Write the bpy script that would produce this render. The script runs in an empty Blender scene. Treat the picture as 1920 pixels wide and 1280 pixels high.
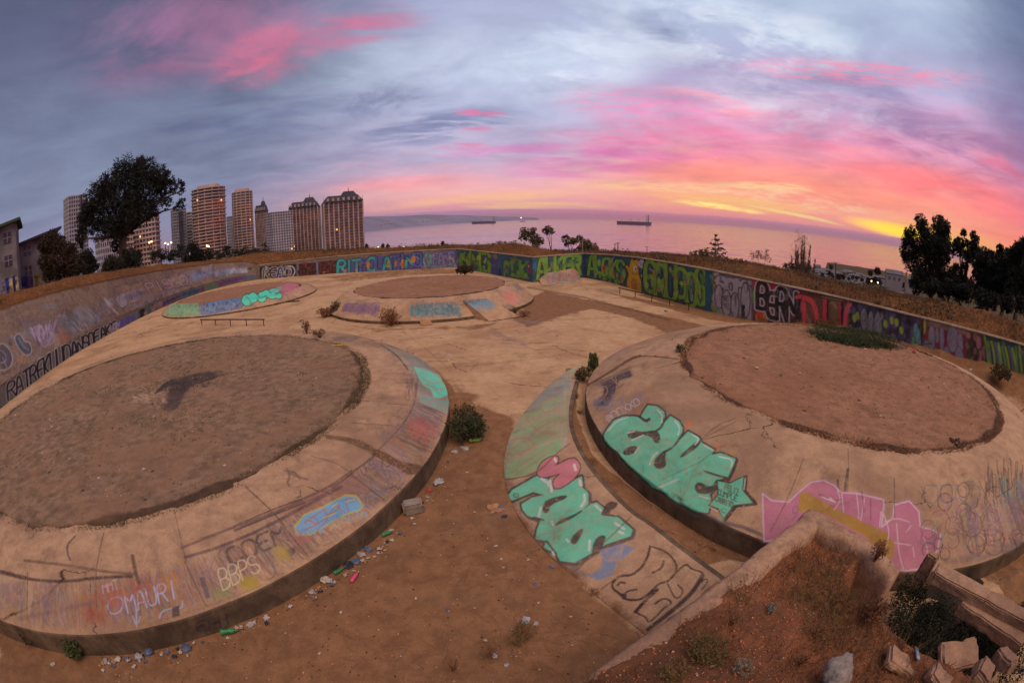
import bpy, bmesh, math, random
import numpy as np
from mathutils import Vector, Matrix, noise
from mathutils.bvhtree import BVHTree
R = math.radians
random.seed(7); rng = np.random.default_rng(11)
scene = bpy.context.scene
COL = scene.collection

# ------------------------------------------------------------------ camera (fisheye lens)
EYE = 5.0
F_PX, PITCH, ROLL = 872.0, R(15.2), R(-1.08)
cp, sp, cr, sr = math.cos(PITCH), math.sin(PITCH), math.cos(ROLL), math.sin(ROLL)
cam_data = bpy.data.cameras.new('camera'); cam = bpy.data.objects.new('camera', cam_data); COL.objects.link(cam)
cam_data.type = 'PANO'
cam_data.sensor_fit = 'HORIZONTAL'; cam_data.sensor_width = 36.0; cam_data.sensor_height = 36.0*682/1024
cc = cam_data
cc.panorama_type = 'FISHEYE_EQUISOLID'; cc.fisheye_lens = F_PX/1920*36.0; cc.fisheye_fov = R(230)
cam_data.clip_start = 0.05; cam_data.clip_end = 90000
M = Matrix(((cr, -sr, 0), (sr*sp, cr*sp, -cp), (sr*cp, cr*cp, sp)))
cam.matrix_world = Matrix.Translation((0, 0, EYE)) @ M.to_4x4()
scene.camera = cam
scene.view_settings.view_transform = 'Standard'; scene.view_settings.look = 'None'
scene.view_settings.exposure = 0.05; scene.view_settings.gamma = 1.0
scene.render.engine = 'CYCLES'
scene.cycles.max_bounces = 5; scene.cycles.diffuse_bounces = 2; scene.cycles.volume_bounces = 0
scene.cycles.transparent_max_bounces = 8

# pixel of the 1920x1280 photograph -> direction, and back
def rays(P):
    P = np.asarray(P, float).reshape(-1, 2); x = P[:, 0]-960; y = 640-P[:, 1]
    r = np.hypot(x, y)+1e-9; th = 2*np.arcsin(np.clip(r/F_PX/2, -1, 1))
    a, b, c = x/r*np.sin(th), y/r*np.sin(th), np.cos(th)
    rr, uu = a*cr-b*sr, a*sr+b*cr
    return np.stack([rr, c*cp+uu*sp, -c*sp+uu*cp], 1)
def proj(W):
    W = np.asarray(W, float); d = W-np.array([0, 0, EYE]); d = d/(np.linalg.norm(d, axis=-1, keepdims=True)+1e-9)
    x, y, z = d[..., 0], d[..., 1], d[..., 2]
    rr = x; c = y*cp-z*sp; uu = y*sp+z*cp
    a = rr*cr+uu*sr; b = -rr*sr+uu*cr
    th = np.arccos(np.clip(c, -1, 1)); s = np.sin(th)+1e-9
    r = 2*F_PX*np.sin(th/2)
    return 960+r*a/s, 640-r*b/s
def at(px, py, z=0.0):
    d = rays([(px, py)])[0]; t = (z-EYE)/d[2]; return Vector((d[0]*t, d[1]*t, z))
def atr(px, py, r):
    d = rays([(px, py)])[0]; t = r/math.hypot(d[0], d[1]); return Vector((d[0]*t, d[1]*t, EYE+d[2]*t))

# ------------------------------------------------------------------ node helper
class NT:
    def __init__(s, tree): s.t = tree; s.L = tree.links
    def n(s, kind, **kw):
        nd = s.t.nodes.new(kind)
        for k, v in kw.items(): setattr(nd, k, v)
        return nd
    def put(s, sock, v):
        if v is None: return
        if hasattr(v, 'is_output') or isinstance(v, bpy.types.NodeSocket): s.L.new(v, sock)
        else:
            try: sock.default_value = v
            except Exception: sock.default_value = (*v, 1.0)
    def m(s, op, a, b=None, c=None, clamp=False):
        nd = s.n('ShaderNodeMath', operation=op); nd.use_clamp = clamp
        s.put(nd.inputs[0], a); s.put(nd.inputs[1], b); s.put(nd.inputs[2], c); return nd.outputs[0]
    def v(s, op, a, b=None):
        nd = s.n('ShaderNodeVectorMath', operation=op); s.put(nd.inputs[0], a); s.put(nd.inputs[1], b)
        return nd.outputs['Value'] if op in ('DOT_PRODUCT', 'LENGTH') else nd.outputs[0]
    def noise(s, vec, scale, detail=4, rough=.55, dist=0.0, dim='3D'):
        nd = s.n('ShaderNodeTexNoise', noise_dimensions=dim); s.put(nd.inputs['Vector'], vec)
        nd.inputs['Scale'].default_value = scale; nd.inputs['Detail'].default_value = detail
        nd.inputs['Roughness'].default_value = rough; nd.inputs['Distortion'].default_value = dist
        return nd.outputs[0]
    def ramp(s, f, stops, interp='LINEAR'):
        nd = s.n('ShaderNodeValToRGB'); nd.color_ramp.interpolation = interp; s.put(nd.inputs[0], f)
        e = nd.color_ramp.elements
        while len(e) < len(stops): e.new(.5)
        for el, (p, c) in zip(e, stops):
            el.position = p; el.color = (*c, 1) if len(c) == 3 else c
        return nd.outputs[0]
    def mr(s, f, a, b, c=0.0, d=1.0, smooth=True):
        nd = s.n('ShaderNodeMapRange', interpolation_type='SMOOTHSTEP' if smooth else 'LINEAR'); s.put(nd.inputs[0], f)
        for i, q in zip((1, 2, 3, 4), (a, b, c, d)): nd.inputs[i].default_value = q
        return nd.outputs[0]
    def mix(s, f, a, b, mode='MIX'):
        nd = s.n('ShaderNodeMix', data_type='RGBA', blend_type=mode); s.put(nd.inputs[0], f)
        s.put(nd.inputs[6], a); s.put(nd.inputs[7], b); return nd.outputs[2]
    def comb(s, x, y, z):
        nd = s.n('ShaderNodeCombineXYZ'); s.put(nd.inputs[0], x); s.put(nd.inputs[1], y); s.put(nd.inputs[2], z); return nd.outputs[0]
    def sep(s, v):
        nd = s.n('ShaderNodeSeparateXYZ'); s.put(nd.inputs[0], v); return nd.outputs
def lin(c):   # 0-255 sRGB -> linear
    return tuple(((q/255)/12.92 if q/255 <= .04045 else ((q/255+.055)/1.055)**2.4) for q in c)

# ------------------------------------------------------------------ sky
world = bpy.data.worlds.new('World'); scene.world = world; world.use_nodes = True
wt = NT(world.node_tree); world.node_tree.nodes.clear()
tc = wt.n('ShaderNodeTexCoord').outputs['Generated']
dx, dy, dz = wt.sep(wt.v('NORMALIZE', tc))
az = wt.m('MULTIPLY', wt.m('ARCTAN2', dx, dy), 57.29578)
el = wt.m('MULTIPLY', wt.m('ARCSINE', dz), 57.29578)
# clouds lie on a high layer: coordinates on that layer
den = wt.m('ADD', wt.m('MAXIMUM', dz, 0.0), .10)
lay = wt.comb(wt.m('DIVIDE', dx, den), wt.m('DIVIDE', dy, den), 0.0)
n_big = wt.noise(lay, .55, 6, .55, .6)
n_mid = wt.noise(wt.v('ADD', lay, (7.3, 2.1, 0)), 1.5, 7, .62, .8)
stre = wt.comb(wt.m('MULTIPLY', az, .045), wt.m('MULTIPLY', el, .33), 0.0)
n_st = wt.noise(stre, 1.6, 7, .6, .5)
n_fine = wt.noise(stre, 6.0, 6, .62, .3)
wob = wt.m('MULTIPLY', wt.m('SUBTRACT', n_st, .5), 7.0)
elw = wt.m('ADD', el, wt.m('MULTIPLY', wob, wt.mr(el, 0.0, 12.0, .12, 1.0)))
azw = wt.m('ADD', az, wt.m('MULTIPLY', wt.m('SUBTRACT', n_mid, .5), 14.0))
def band(stops): # elevation in degrees -> colour
    return wt.ramp(wt.m('DIVIDE', elw, 45.0, clamp=True), [(e/45, lin(c)) for e, c in stops])
left = band([(0, (150, 138, 165)), (3, (138, 140, 172)), (8, (124, 134, 162)), (16, (112, 122, 150)), (24, (96, 102, 132)), (34, (82, 88, 116)), (45, (80, 90, 120))])
mid = band([(0, (205, 150, 178)), (1.6, (232, 158, 172)), (3.2, (252, 184, 176)), (5.5, (226, 176, 196)), (8, (188, 174, 204)), (14, (180, 186, 216)), (20, (190, 202, 226)), (28, (170, 176, 210)), (45, (150, 160, 190))])
right = band([(0, (238, 156, 166)), (1.2, (250, 158, 150)), (3, (255, 166, 140)), (5, (255, 158, 136)), (8, (248, 150, 160)), (12, (220, 160, 194)), (18, (182, 172, 208)), (24, (176, 188, 218)), (32, (190, 206, 230)), (45, (150, 165, 200))])
fr = band([(0, (240, 150, 120)), (3, (250, 130, 110)), (6, (228, 118, 140)), (10, (170, 118, 160)), (16, (128, 118, 160)), (24, (112, 124, 158)), (45, (90, 105, 140))])
col = wt.mix(wt.mr(azw, -38, -6), left, mid)
col = wt.mix(wt.mr(azw, 2, 26), col, right)
col = wt.mix(wt.mr(azw, 52, 74), col, fr)
col = wt.mix(wt.mr(wt.m('ABSOLUTE', az), 95, 150), col, left)
def blob(c, caz, cel, saz, sel, rot=0.0, amt=1.0, src=None, lo=.35, hi=.62, warp=1.0):
    """a soft patch of cloud colour around a compass direction, torn by noise"""
    global col
    a = wt.m('SUBTRACT', wt.m('ADD', az, wt.m('MULTIPLY', wob, .8*warp)) if warp else az, caz)
    e = wt.m('SUBTRACT', wt.m('ADD', el, wt.m('MULTIPLY', wob, .35*warp)) if warp else el, cel)
    cs, sn = math.cos(R(rot)), math.sin(R(rot))
    u = wt.m('DIVIDE', wt.m('ADD', wt.m('MULTIPLY', a, cs), wt.m('MULTIPLY', e, sn)), saz)
    v = wt.m('DIVIDE', wt.m('SUBTRACT', wt.m('MULTIPLY', e, cs), wt.m('MULTIPLY', a, sn)), sel)
    d = wt.m('ADD', wt.m('MULTIPLY', u, u), wt.m('MULTIPLY', v, v))
    f = wt.mr(d, 1.0, 0.0)
    s = wt.mr(n_mid if src is None else src, lo, hi)
    f = wt.m('MULTIPLY', f, wt.m('MULTIPLY', s, amt), clamp=True)
    col = wt.mix(f, col, (*[q*(GL if len(c) > 3 else 1) for q in lin(c[:3])], 1))
GL = 1.5
SKYBLOBS = []
g0 = wt.m('ADD', wt.m('MULTIPLY', n_mid, .5), wt.m('MULTIPLY', wt.noise(wt.v('ADD', lay, (1.7, 4.4, 0)), 5.0, 6, .65, .4), .5))
def SK(px, py):
    d = rays([(px, py)])[0]; return math.degrees(math.atan2(d[0], d[1])), math.degrees(math.asin(d[2]))
def sb(c, px, py, w, h, rot=0, amt=1.0, src=None, lo=.35, hi=.6, warp=1.0):
    a, e = SK(px, py); sc = 15.2*math.cos(R(min(abs(e), 60)))
    a2, e2 = SK(px+20*math.cos(R(rot)), py-20*math.sin(R(rot))); rot = math.degrees(math.atan2(e2-e, a2-a))
    SKYBLOBS.append(((c, a, e, w/sc, h/15.2, rot, amt, src, lo, hi, warp), {}))
sb((176, 118, 154), 400, 70, 340, 120, 6, .7, n_mid, .34, .68)
sb((222, 118, 148), 500, 105, 120, 70, 12, .85, g0, .36, .66)
sb((222, 124, 158), 640, 60, 200, 50, 10, .65, n_st, .40, .70)
sb((228, 126, 160), 715, 30, 80, 36, 0, .7, n_mid, .36, .66)
sb((150, 112, 156), 230, 55, 180, 80, 0, .4, n_mid, .4, .7)
sb((92, 100, 142), 760, 170, 300, 60, 12, .55, n_mid, .40, .62)
sb((96, 106, 150), 830, 235, 190, 40, 8, .7, n_st, .40, .60)
sb((100, 108, 150), 480, 215, 260, 50, 6, .5, n_st, .4, .62)
sb((190, 200, 228), 930, 120, 190, 90, 10, .75, n_mid, .38, .62)
sb((206, 222, 240), 1420, 60, 300, 90, -6, .85, n_mid, .38, .62)
sb((214, 226, 242), 1150, 60, 180, 100, 0, .5, n_mid, .4, .62)
sb((226, 232, 246), 1380, 70, 260, 100, -6, .85, g0, .40, .60)
sb((216, 224, 242), 1080, 110, 200, 90, 4, .7, g0, .42, .60)
sb((222, 214, 234), 1500, 205, 260, 70, -8, .7, g0, .42, .60)
sb((200, 204, 228), 800, 110, 220, 70, 8, .6, g0, .42, .62)
sb((124, 136, 176), 1280, 50, 130, 42, -5, .85, n_mid, .36, .58)
sb((120, 120, 166), 1560, 170, 260, 60, -8, .55, n_mid, .42, .62)
sb((224, 206, 226), 1480, 225, 200, 50, -6, .7, n_mid, .38, .6)
sb((238, 150, 194), 1250, 205, 240, 50, -6, .8, n_fine, .36, .62)
sb((238, 126, 172), 1230, 265, 260, 50, -3, .8, n_mid, .36, .64)
sb((228, 120, 180), 1120, 300, 200, 40, 4, .7, n_st, .36, .56)
sb((252, 176, 190), 1330, 190, 120, 26, -14, .8, n_st, .36, .56)
sb((248, 150, 182), 1610, 135, 290, 30, -3, .8, n_fine, .36, .62)
sb((250, 120, 160), 1540, 250, 260, 40, -8, .6, n_mid, .38, .58)
sb((148, 110, 160), 1750, 270, 220, 70, -14, .6, n_mid, .38, .6)
sb((226, 112, 140), 1880, 310, 80, 18, -24, .6, n_st, .34, .52)
sb((232, 120, 166), 905, 211, 62, 9, -4, .8, n_fine, .34, .62, .5)
sb((222, 126, 170), 888, 243, 40, 9, 0, .7, n_fine, .34, .62, .5)
sb((226, 128, 172), 870, 276, 66, 10, 0, .7, n_fine, .34, .62, .5)
sb((214, 130, 186), 960, 280, 160, 14, 4, .7, n_st, .36, .56, .5)
sb((255, 196, 150), 900, 372, 240, 12, 4, .8, n_st, .36, .56, .5)
sb((255, 160, 160), 760, 345, 180, 22, 4, .6, n_st, .36, .56, .5)
sb((255, 206, 140), 1000, 385, 180, 10, 0, .8, n_st, .36, .56, .4)
sb((252, 146, 130), 1480, 345, 360, 36, -8, .65, n_st, .32, .54, .6)
sb((255, 128, 128), 1760, 350, 260, 40, -14, .8, n_st, .32, .54, .6)
sb((255, 204, 150), 1250, 350, 240, 13, -2, .7, n_fine, .36, .54, .5)
sb((255, 210, 150), 1440, 350, 120, 12, -4, .75, n_fine, .36, .54, .5)
sb((255, 226, 118, 1), 1350, 388, 100, 8, -8, .85, n_fine, .36, .56, .4)
sb((255, 226, 150), 1490, 402, 120, 4, -12, .9, n_st, .30, .46, .2)
sb((255, 214, 50, 1), 1735, 446, 190, 17, -15, 1.0, n_st, .10, .30, .15)
sb((255, 222, 180), 1480, 370, 300, 26, -8, .5, g0, .42, .62, .5)
sb((255, 206, 120), 1330, 378, 260, 20, -4, .65, n_st, .36, .58, .4)
sb((255, 190, 70), 1800, 452, 200, 26, -16, .5, n_st, .2, .45, .3)

for b in SKYBLOBS: blob(*b[0], **b[1])
# grain of the cloud layer: paler crests, greyer hollows
g1 = wt.noise(wt.v('ADD', lay, (3.1, 9.7, 0)), 1.7, 7, .56, .35)
sh = wt.m('ADD', wt.mr(g1, .34, .66, .88, 1.16, False), wt.mr(n_big, .35, .65, -.10, .10, False))
fade = wt.mr(el, 1.5, 9.0)
col = wt.mix(fade, col, wt.mix(1.0, col, wt.comb(sh, sh, wt.m('POWER', sh, .8)), 'MULTIPLY'))
# low bank of sea haze along the horizon
bk = wt.m('ADD', wt.m('ADD', el, wt.m('MULTIPLY', wt.m('SUBTRACT', n_fine, .5), .35)), wt.m('MULTIPLY', wt.mr(az, 2, 24), .25))
bankc = wt.mix(wt.mr(az, -20, 20), (*lin((176, 142, 178)), 1), (*lin((214, 132, 160)), 1))
bankc = wt.mix(wt.mr(az, 20, 42), bankc, (*lin((206, 138, 166)), 1))
col = wt.mix(wt.m('MULTIPLY', wt.mr(bk, 1.25, 1.0), wt.mr(az, -45, -25)), col, bankc)
out = wt.n('ShaderNodeOutputWorld'); bg = wt.n('ShaderNodeBackground')
wt.put(bg.inputs[0], col); bg.inputs[1].default_value = 1.0
wt.L.new(bg.outputs[0], out.inputs[0])
world.cycles.sampling_method = 'MANUAL'; world.cycles.sample_map_resolution = 512

# ------------------------------------------------------------------ broad fill lamp, added to lift floor and walls
fill_sun = bpy.data.lights.new('fill_sun', 'SUN'); so = bpy.data.objects.new('fill_sun', fill_sun); COL.objects.link(so)
fill_sun.energy = 2.5; fill_sun.color = (1.0, .77, .60); fill_sun.angle = R(60)
SAZ, SEL = 160, 60
so.rotation_euler = Vector((-math.sin(R(SAZ))*math.cos(R(SEL)), -math.cos(R(SAZ))*math.cos(R(SEL)), -math.sin(R(SEL)))).to_track_quat('-Z', 'Y').to_euler()

# ------------------------------------------------------------------ object helpers
def tag(o, label=None, cat=None, group=None, kind=None):
    if label: o['label'] = label
    if cat: o['category'] = cat
    if group: o['group'] = group
    if kind: o['kind'] = kind
    return o
def empty(name, loc=(0, 0, 0), label=None, cat=None, group=None, rz=0):
    o = bpy.data.objects.new(name, None); COL.objects.link(o); o.location = loc; o.rotation_euler = (0, 0, rz)
    o.empty_display_size = .2
    return tag(o, label, cat, group)
def link(name, me, mats, parent=None, smooth=False):
    """link a mesh given in world coordinates; a child keeps its world place"""
    if not isinstance(mats, (list, tuple)): mats = [mats]
    for m_ in mats: me.materials.append(m_)
    o = bpy.data.objects.new(name, me); COL.objects.link(o)
    if parent is not None:
        o.parent = parent; mw = Matrix.Translation(parent.location) @ parent.rotation_euler.to_matrix().to_4x4()
        p = parent.parent
        while p is not None:
            mw = (Matrix.Translation(p.location) @ p.rotation_euler.to_matrix().to_4x4()) @ mw; p = p.parent
        me.transform(mw.inverted())
    if smooth:
        me.polygons.foreach_set('use_smooth', [True]*len(me.polygons))
    return o
class MB:
    """collects primitives into one mesh"""
    def __init__(s): s.v = []; s.f = []; s.mi = []
    def add(s, vs, fs, mi=0):
        b = len(s.v); s.v += [tuple(q) for q in vs]; s.f += [tuple(b+i for i in f) for f in fs]; s.mi += [mi]*len(fs)
    def box(s, c, size, rz=0.0, mi=0, tilt=None):
        hx, hy, hz = size[0]/2, size[1]/2, size[2]/2
        Mx = Matrix.Rotation(rz, 3, 'Z')
        if tilt: Mx = Mx @ Matrix.Rotation(tilt[0], 3, 'X') @ Matrix.Rotation(tilt[1], 3, 'Y')
        vs = [Vector(c)+Mx @ Vector((x*hx, y*hy, z*hz)) for x, y, z in ((-1,-1,-1),(1,-1,-1),(1,1,-1),(-1,1,-1),(-1,-1,1),(1,-1,1),(1,1,1),(-1,1,1))]
        s.add(vs, ((3,2,1,0),(4,5,6,7),(0,1,5,4),(1,2,6,5),(2,3,7,6),(3,0,4,7)), mi)
    def bbox(s, c, size, rz=0.0, bev=.02, jit=0.0, tilt=None, mi=0, rough=0.0):
        """bevelled, slightly irregular block"""
        bm = bmesh.new(); bmesh.ops.create_cube(bm, size=1.0)
        for v in bm.verts: v.co = Vector((v.co.x*size[0], v.co.y*size[1], v.co.z*size[2]))
        bmesh.ops.bevel(bm, geom=list(bm.edges), offset=bev, segments=2, affect='EDGES')
        if rough:
            bmesh.ops.subdivide_edges(bm, edges=[e for e in bm.edges if e.calc_length() > .05], cuts=9, use_grid_fill=True)
            bmesh.ops.triangulate(bm, faces=[f for f in bm.faces if len(f.verts) > 4])
            sd = Vector((random.random()*50, random.random()*50, 0))
            for v in bm.verts:
                q = v.co+sd; ed = sum(1 for i in range(3) if abs(v.co[i]) > size[i]*.5-.05)
                v.co += noise.noise_vector(q*4)*rough*.9+noise.noise_vector(q*13)*rough*.5-v.co.normalized()*max(0, noise.noise(q*7)-.05)*rough*(3.0 if ed > 1 else .6)
        elif jit: 
            for v in bm.verts: v.co += Vector([random.uniform(-jit, jit) for _ in range(3)])
        Mx = Matrix.Rotation(rz, 3, 'Z')
        if tilt: Mx = Mx @ Matrix.Rotation(tilt[0], 3, 'X') @ Matrix.Rotation(tilt[1], 3, 'Y')
        bm.verts.index_update()
        s.add([Vector(c)+Mx @ v.co for v in bm.verts], [[v.index for v in f.verts] for f in bm.faces], mi); bm.free()
    def tube(s, pts, rad, n=6, mi=0, cap=True):
        pts = [Vector(p) for p in pts]; rad = [rad]*len(pts) if not hasattr(rad, '__len__') else rad
        rings = []
        for i, p in enumerate(pts):
            t = (pts[min(i+1, len(pts)-1)]-pts[max(i-1, 0)]).normalized() if len(pts) > 1 else Vector((0, 0, 1))
            a = t.cross(Vector((0, 0, 1)) if abs(t.z) < .9 else Vector((1, 0, 0))).normalized(); b = t.cross(a)
            rings.append([p+(a*math.cos(2*math.pi*k/n)+b*math.sin(2*math.pi*k/n))*rad[i] for k in range(n)])
        vs = [q for r_ in rings for q in r_]; fs = []
        for i in range(len(pts)-1):
            for k in range(n):
                fs.append((i*n+k, i*n+(k+1) % n, (i+1)*n+(k+1) % n, (i+1)*n+k))
        if cap and n > 2: fs += [tuple(range(n))[::-1], tuple((len(pts)-1)*n+k for k in range(n))]
        s.add(vs, fs, mi)
    def ball(s, c, rad, sub=2, jit=0.0, sc=(1, 1, 1), mi=0, rot=0.0):
        bm = bmesh.new(); bmesh.ops.create_icosphere(bm, subdivisions=sub, radius=1)
        Mx = Matrix.Rotation(rot, 3, 'Z'); bm.verts.index_update()
        vs = [Vector(c)+Mx @ Vector([v.co[i]*rad*sc[i]*(1+random.uniform(-jit, jit)) for i in range(3)]) for v in bm.verts]
        s.add(vs, [[v.index for v in f.verts] for f in bm.faces], mi); bm.free()
    def mesh(s, name='m'):
        me = bpy.data.meshes.new(name); me.from_pydata(s.v, [], s.f)
        if any(s.mi): me.polygons.foreach_set('material_index', s.mi)
        me.update(); return me
    def build(s, name, mats, parent=None, smooth=False): return link(name, s.mesh(name), mats, parent, smooth)
def fast_mesh(name, V, F):
    """V (n,3), F (m,k) arrays"""
    V = np.asarray(V, np.float32); F = np.asarray(F, np.int32); k = F.shape[1]
    me = bpy.data.meshes.new(name); me.vertices.add(len(V)); me.vertices.foreach_set('co', V.ravel())
    me.loops.add(F.size); me.loops.foreach_set('vertex_index', F.ravel())
    me.polygons.add(len(F)); me.polygons.foreach_set('loop_start', np.arange(0, F.size, k, dtype=np.int32))
    me.polygons.foreach_set('loop_total', np.full(len(F), k, np.int32)); me.update(calc_edges=True); return me
def grid_faces(n, m, closed=False):
    i = np.arange(n-1 if not closed else n)[:, None]; j = np.arange(m-1)[None]
    a = i*m+j; b = ((i+1) % n)*m+j
    return np.stack([a, b, b+1, a+1], -1).reshape(-1, 4)
def grid_obj(name, P, mat, parent=None, canvas=None, soil=None, flip=False, closed=False, thick=None):
    """P (n,m,3) world points of a surface; carries the paint drawn on canvas as a colour attribute"""
    n, m = P.shape[:2]; F = grid_faces(n, m, closed)
    if flip: F = F[:, ::-1]
    me = fast_mesh(name, P.reshape(-1, 3), F)
    px, py = proj(P.reshape(-1, 3))
    at_ = me.color_attributes.new('paint', 'FLOAT_COLOR', 'POINT')
    c = canvas.sample(px, py) if canvas is not None else np.zeros((n*m, 4), np.float32)
    at_.data.foreach_set('color', c.astype(np.float32).ravel())
    if soil is not None:
        a2 = me.attributes.new('soil', 'FLOAT', 'POINT')
        sv = soil(P.reshape(-1, 3), px, py) if callable(soil) else np.full(n*m, float(soil))
        a2.data.foreach_set('value', sv.astype(np.float32))
    return link(name, me, mat, parent, True)

# ------------------------------------------------------------------ spray paint: drawn with numpy in the outline coordinates traced from the walls
class Canvas:
    def __init__(s, x0, y0, x1, y1, ss=1.0):
        s.x0, s.y0, s.ss = x0, y0, ss; s.w, s.h = int((x1-x0)*ss)+1, int((y1-y0)*ss)+1
        s.rgb = np.zeros((s.h, s.w, 3), np.float32); s.a = np.zeros((s.h, s.w), np.float32)
    def _win(s, pts, pad):
        q = (np.asarray(pts, float)-(s.x0, s.y0))*s.ss; pad = pad*s.ss+2
        a = np.maximum(np.floor(q.min(0)-pad), 0).astype(int); b = np.minimum(np.ceil(q.max(0)+pad)+1, (s.w, s.h)).astype(int)
        return q, a, b
    def _comp(s, a, b, m, col, alpha):
        m = np.clip(m, 0, 1)*alpha
        if alpha < 0:   # erase
            s.a[a[1]:b[1], a[0]:b[0]] *= 1+m; return
        c = np.array(lin(col), np.float32); A = s.a[a[1]:b[1], a[0]:b[0]]; C = s.rgb[a[1]:b[1], a[0]:b[0]]
        na = m+A*(1-m); C[:] = (c*m[..., None]+C*(A*(1-m))[..., None])/np.maximum(na, 1e-6)[..., None]; A[:] = na
    def stroke(s, pts, w, col, alpha=1.0, soft=.6, closed=False):
        q, a, b = s._win(pts, w)
        if (b <= a).any(): return
        if closed: q = np.vstack([q, q[:1]])
        Y, X = np.mgrid[a[1]:b[1], a[0]:b[0]].astype(np.float32); D = np.full(X.shape, 1e9, np.float32)
        for p0, p1 in zip(q[:-1], q[1:]):
            d = p1-p0; L = max((d*d).sum(), 1e-6); t = np.clip(((X-p0[0])*d[0]+(Y-p0[1])*d[1])/L, 0, 1)
            D = np.minimum(D, np.hypot(X-p0[0]-t*d[0], Y-p0[1]-t*d[1]))
        s._comp(a, b, (w/2*s.ss-D)/(2*soft*s.ss)+.5, col, alpha)
    def poly(s, pts, col, alpha=1.0, soft=.6):
        q, a, b = s._win(pts, 2)
        if (b <= a).any(): return
        Y, X = np.mgrid[a[1]:b[1], a[0]:b[0]].astype(np.float32); ins = np.zeros(X.shape, bool); D = np.full(X.shape, 1e9, np.float32)
        for p0, p1 in zip(q, np.roll(q, -1, 0)):
            cnd = (p0[1] > Y) != (p1[1] > Y)
            ins ^= cnd & (X < (p1[0]-p0[0])*(Y-p0[1])/((p1[1]-p0[1]) or 1e-6)+p0[0])
            d = p1-p0; L = max((d*d).sum(), 1e-6); t = np.clip(((X-p0[0])*d[0]+(Y-p0[1])*d[1])/L, 0, 1)
            D = np.minimum(D, np.hypot(X-p0[0]-t*d[0], Y-p0[1]-t*d[1]))
        s._comp(a, b, np.where(ins, D, -D)/(2*soft*s.ss)+.5, col, alpha)
    def sample(s, px, py):
        u = (px-s.x0)*s.ss; v = (py-s.y0)*s.ss
        ok = (u >= 0) & (v >= 0) & (u < s.w-1) & (v < s.h-1)
        u = np.clip(u, 0, s.w-1.001); v = np.clip(v, 0, s.h-1.001); i = u.astype(int); j = v.astype(int); fu = (u-i)[:, None]; fv = (v-j)[:, None]
        T = np.concatenate([s.rgb*s.a[..., None], s.a[..., None]], 2)
        c = (T[j, i]*(1-fu)+T[j, i+1]*fu)*(1-fv)+(T[j+1, i]*(1-fu)+T[j+1, i+1]*fu)*fv
        c = c*ok[:, None]; c[:, :3] /= np.maximum(c[:, 3:], 1e-5); return c
def smooth(pts, k=2, closed=False):
    p = np.asarray(pts, float)
    for _ in range(k):
        a = p if not closed else p; b = np.roll(p, -1, 0)
        if closed: p = np.stack([a*.75+b*.25, a*.25+b*.75], 1).reshape(-1, 2)
        else: p = np.vstack([p[:1], np.stack([a[:-1]*.75+a[1:]*.25, a[:-1]*.25+a[1:]*.75], 1).reshape(-1, 2), p[-1:]])
    return p
FONT = {k: [[(int(q[0])/4, int(q[1])/6) for q in st.split()] for st in v.split('|')] for k, v in {
 'A': '00 15 26 35 40|12 32', 'B': '00 06 36 45 44 33 03|33 42 41 30 00', 'C': '45 36 16 05 01 10 30 41', 'D': '00 06 26 45 41 20 00',
 'E': '46 06 00 40|03 33', 'F': '46 06 00|03 33', 'G': '45 36 16 05 01 10 30 41 43 23', 'H': '06 00|46 40|03 43', 'I': '26 20', 'J': '46 41 30 10 01',
 'K': '06 00|46 03 40', 'L': '06 00 40', 'M': '00 06 23 46 40', 'N': '00 06 40 46', 'O': '26 16 05 01 10 30 41 45 36 26', 'P': '00 06 36 45 44 33 03',
 'Q': '26 16 05 01 10 30 41 45 36 26|22 40', 'R': '00 06 36 45 44 33 03|23 40', 'S': '45 36 16 05 04 13 33 42 41 30 10 01', 'T': '06 46|26 20',
 'U': '06 01 10 30 41 46', 'V': '06 20 46', 'W': '06 10 24 30 46', 'X': '06 40|00 46', 'Y': '06 23 46|23 20', 'Z': '06 46 00 40',
 '3': '05 16 36 45 44 33 13|33 42 41 30 10 01', '8': '23 14 15 26 35 34 23 12 11 20 31 32 23', '0': '26 16 05 01 10 30 41 45 36 26', '4': '30 36 02 42', '1': '15 26 20',
 '@': '33 24 13 12 21 32 34 41 44 35 15 04 02 10 30', ' ': ''}.items() for v in [v] if v} 
def word(cv, text, quad, w, fill, outline=None, ow=2.0, hl=None, alpha=1.0, gap=.18, jig=0.0, rough=1, shadow=None):
    """lettering in a four-cornered field (top left, top right, bottom right, bottom left)"""
    TL, TR, BR, BL = [np.array(q, float) for q in quad]; n = len(text); out_ = []
    for i, ch in enumerate(text):
        if ch not in FONT: continue
        ja = (rng.random(4)-.5)*jig
        for st in FONT[ch]:
            u = np.array([(i+gap/2+ja[0]*.3+q[0]*(1-gap))/n for q in st]); v = np.array([1-q[1]*(1+ja[2])+ja[3]+ja[1]*q[0] for q in st])
            p = (TL*(1-u)[:, None]+TR*u[:, None])*(1-v)[:, None]+(BL*(1-u)[:, None]+BR*u[:, None])*v[:, None]
            out_.append(smooth(p, rough) if len(p) > 2 else p)
    if shadow: 
        for p in out_: cv.stroke(p+np.array(shadow[:2]), w+ow*2, shadow[2], alpha)
    if outline:
        for p in out_: cv.stroke(p, w+ow*2, outline, alpha)
    for p in out_: cv.stroke(p, w, fill, alpha)
    if hl:
        for p in out_:
            if len(p) > 3: cv.stroke(p[:3]+np.array((-w*.18, -w*.2)), max(w*.14, .8), hl, .8)
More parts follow.
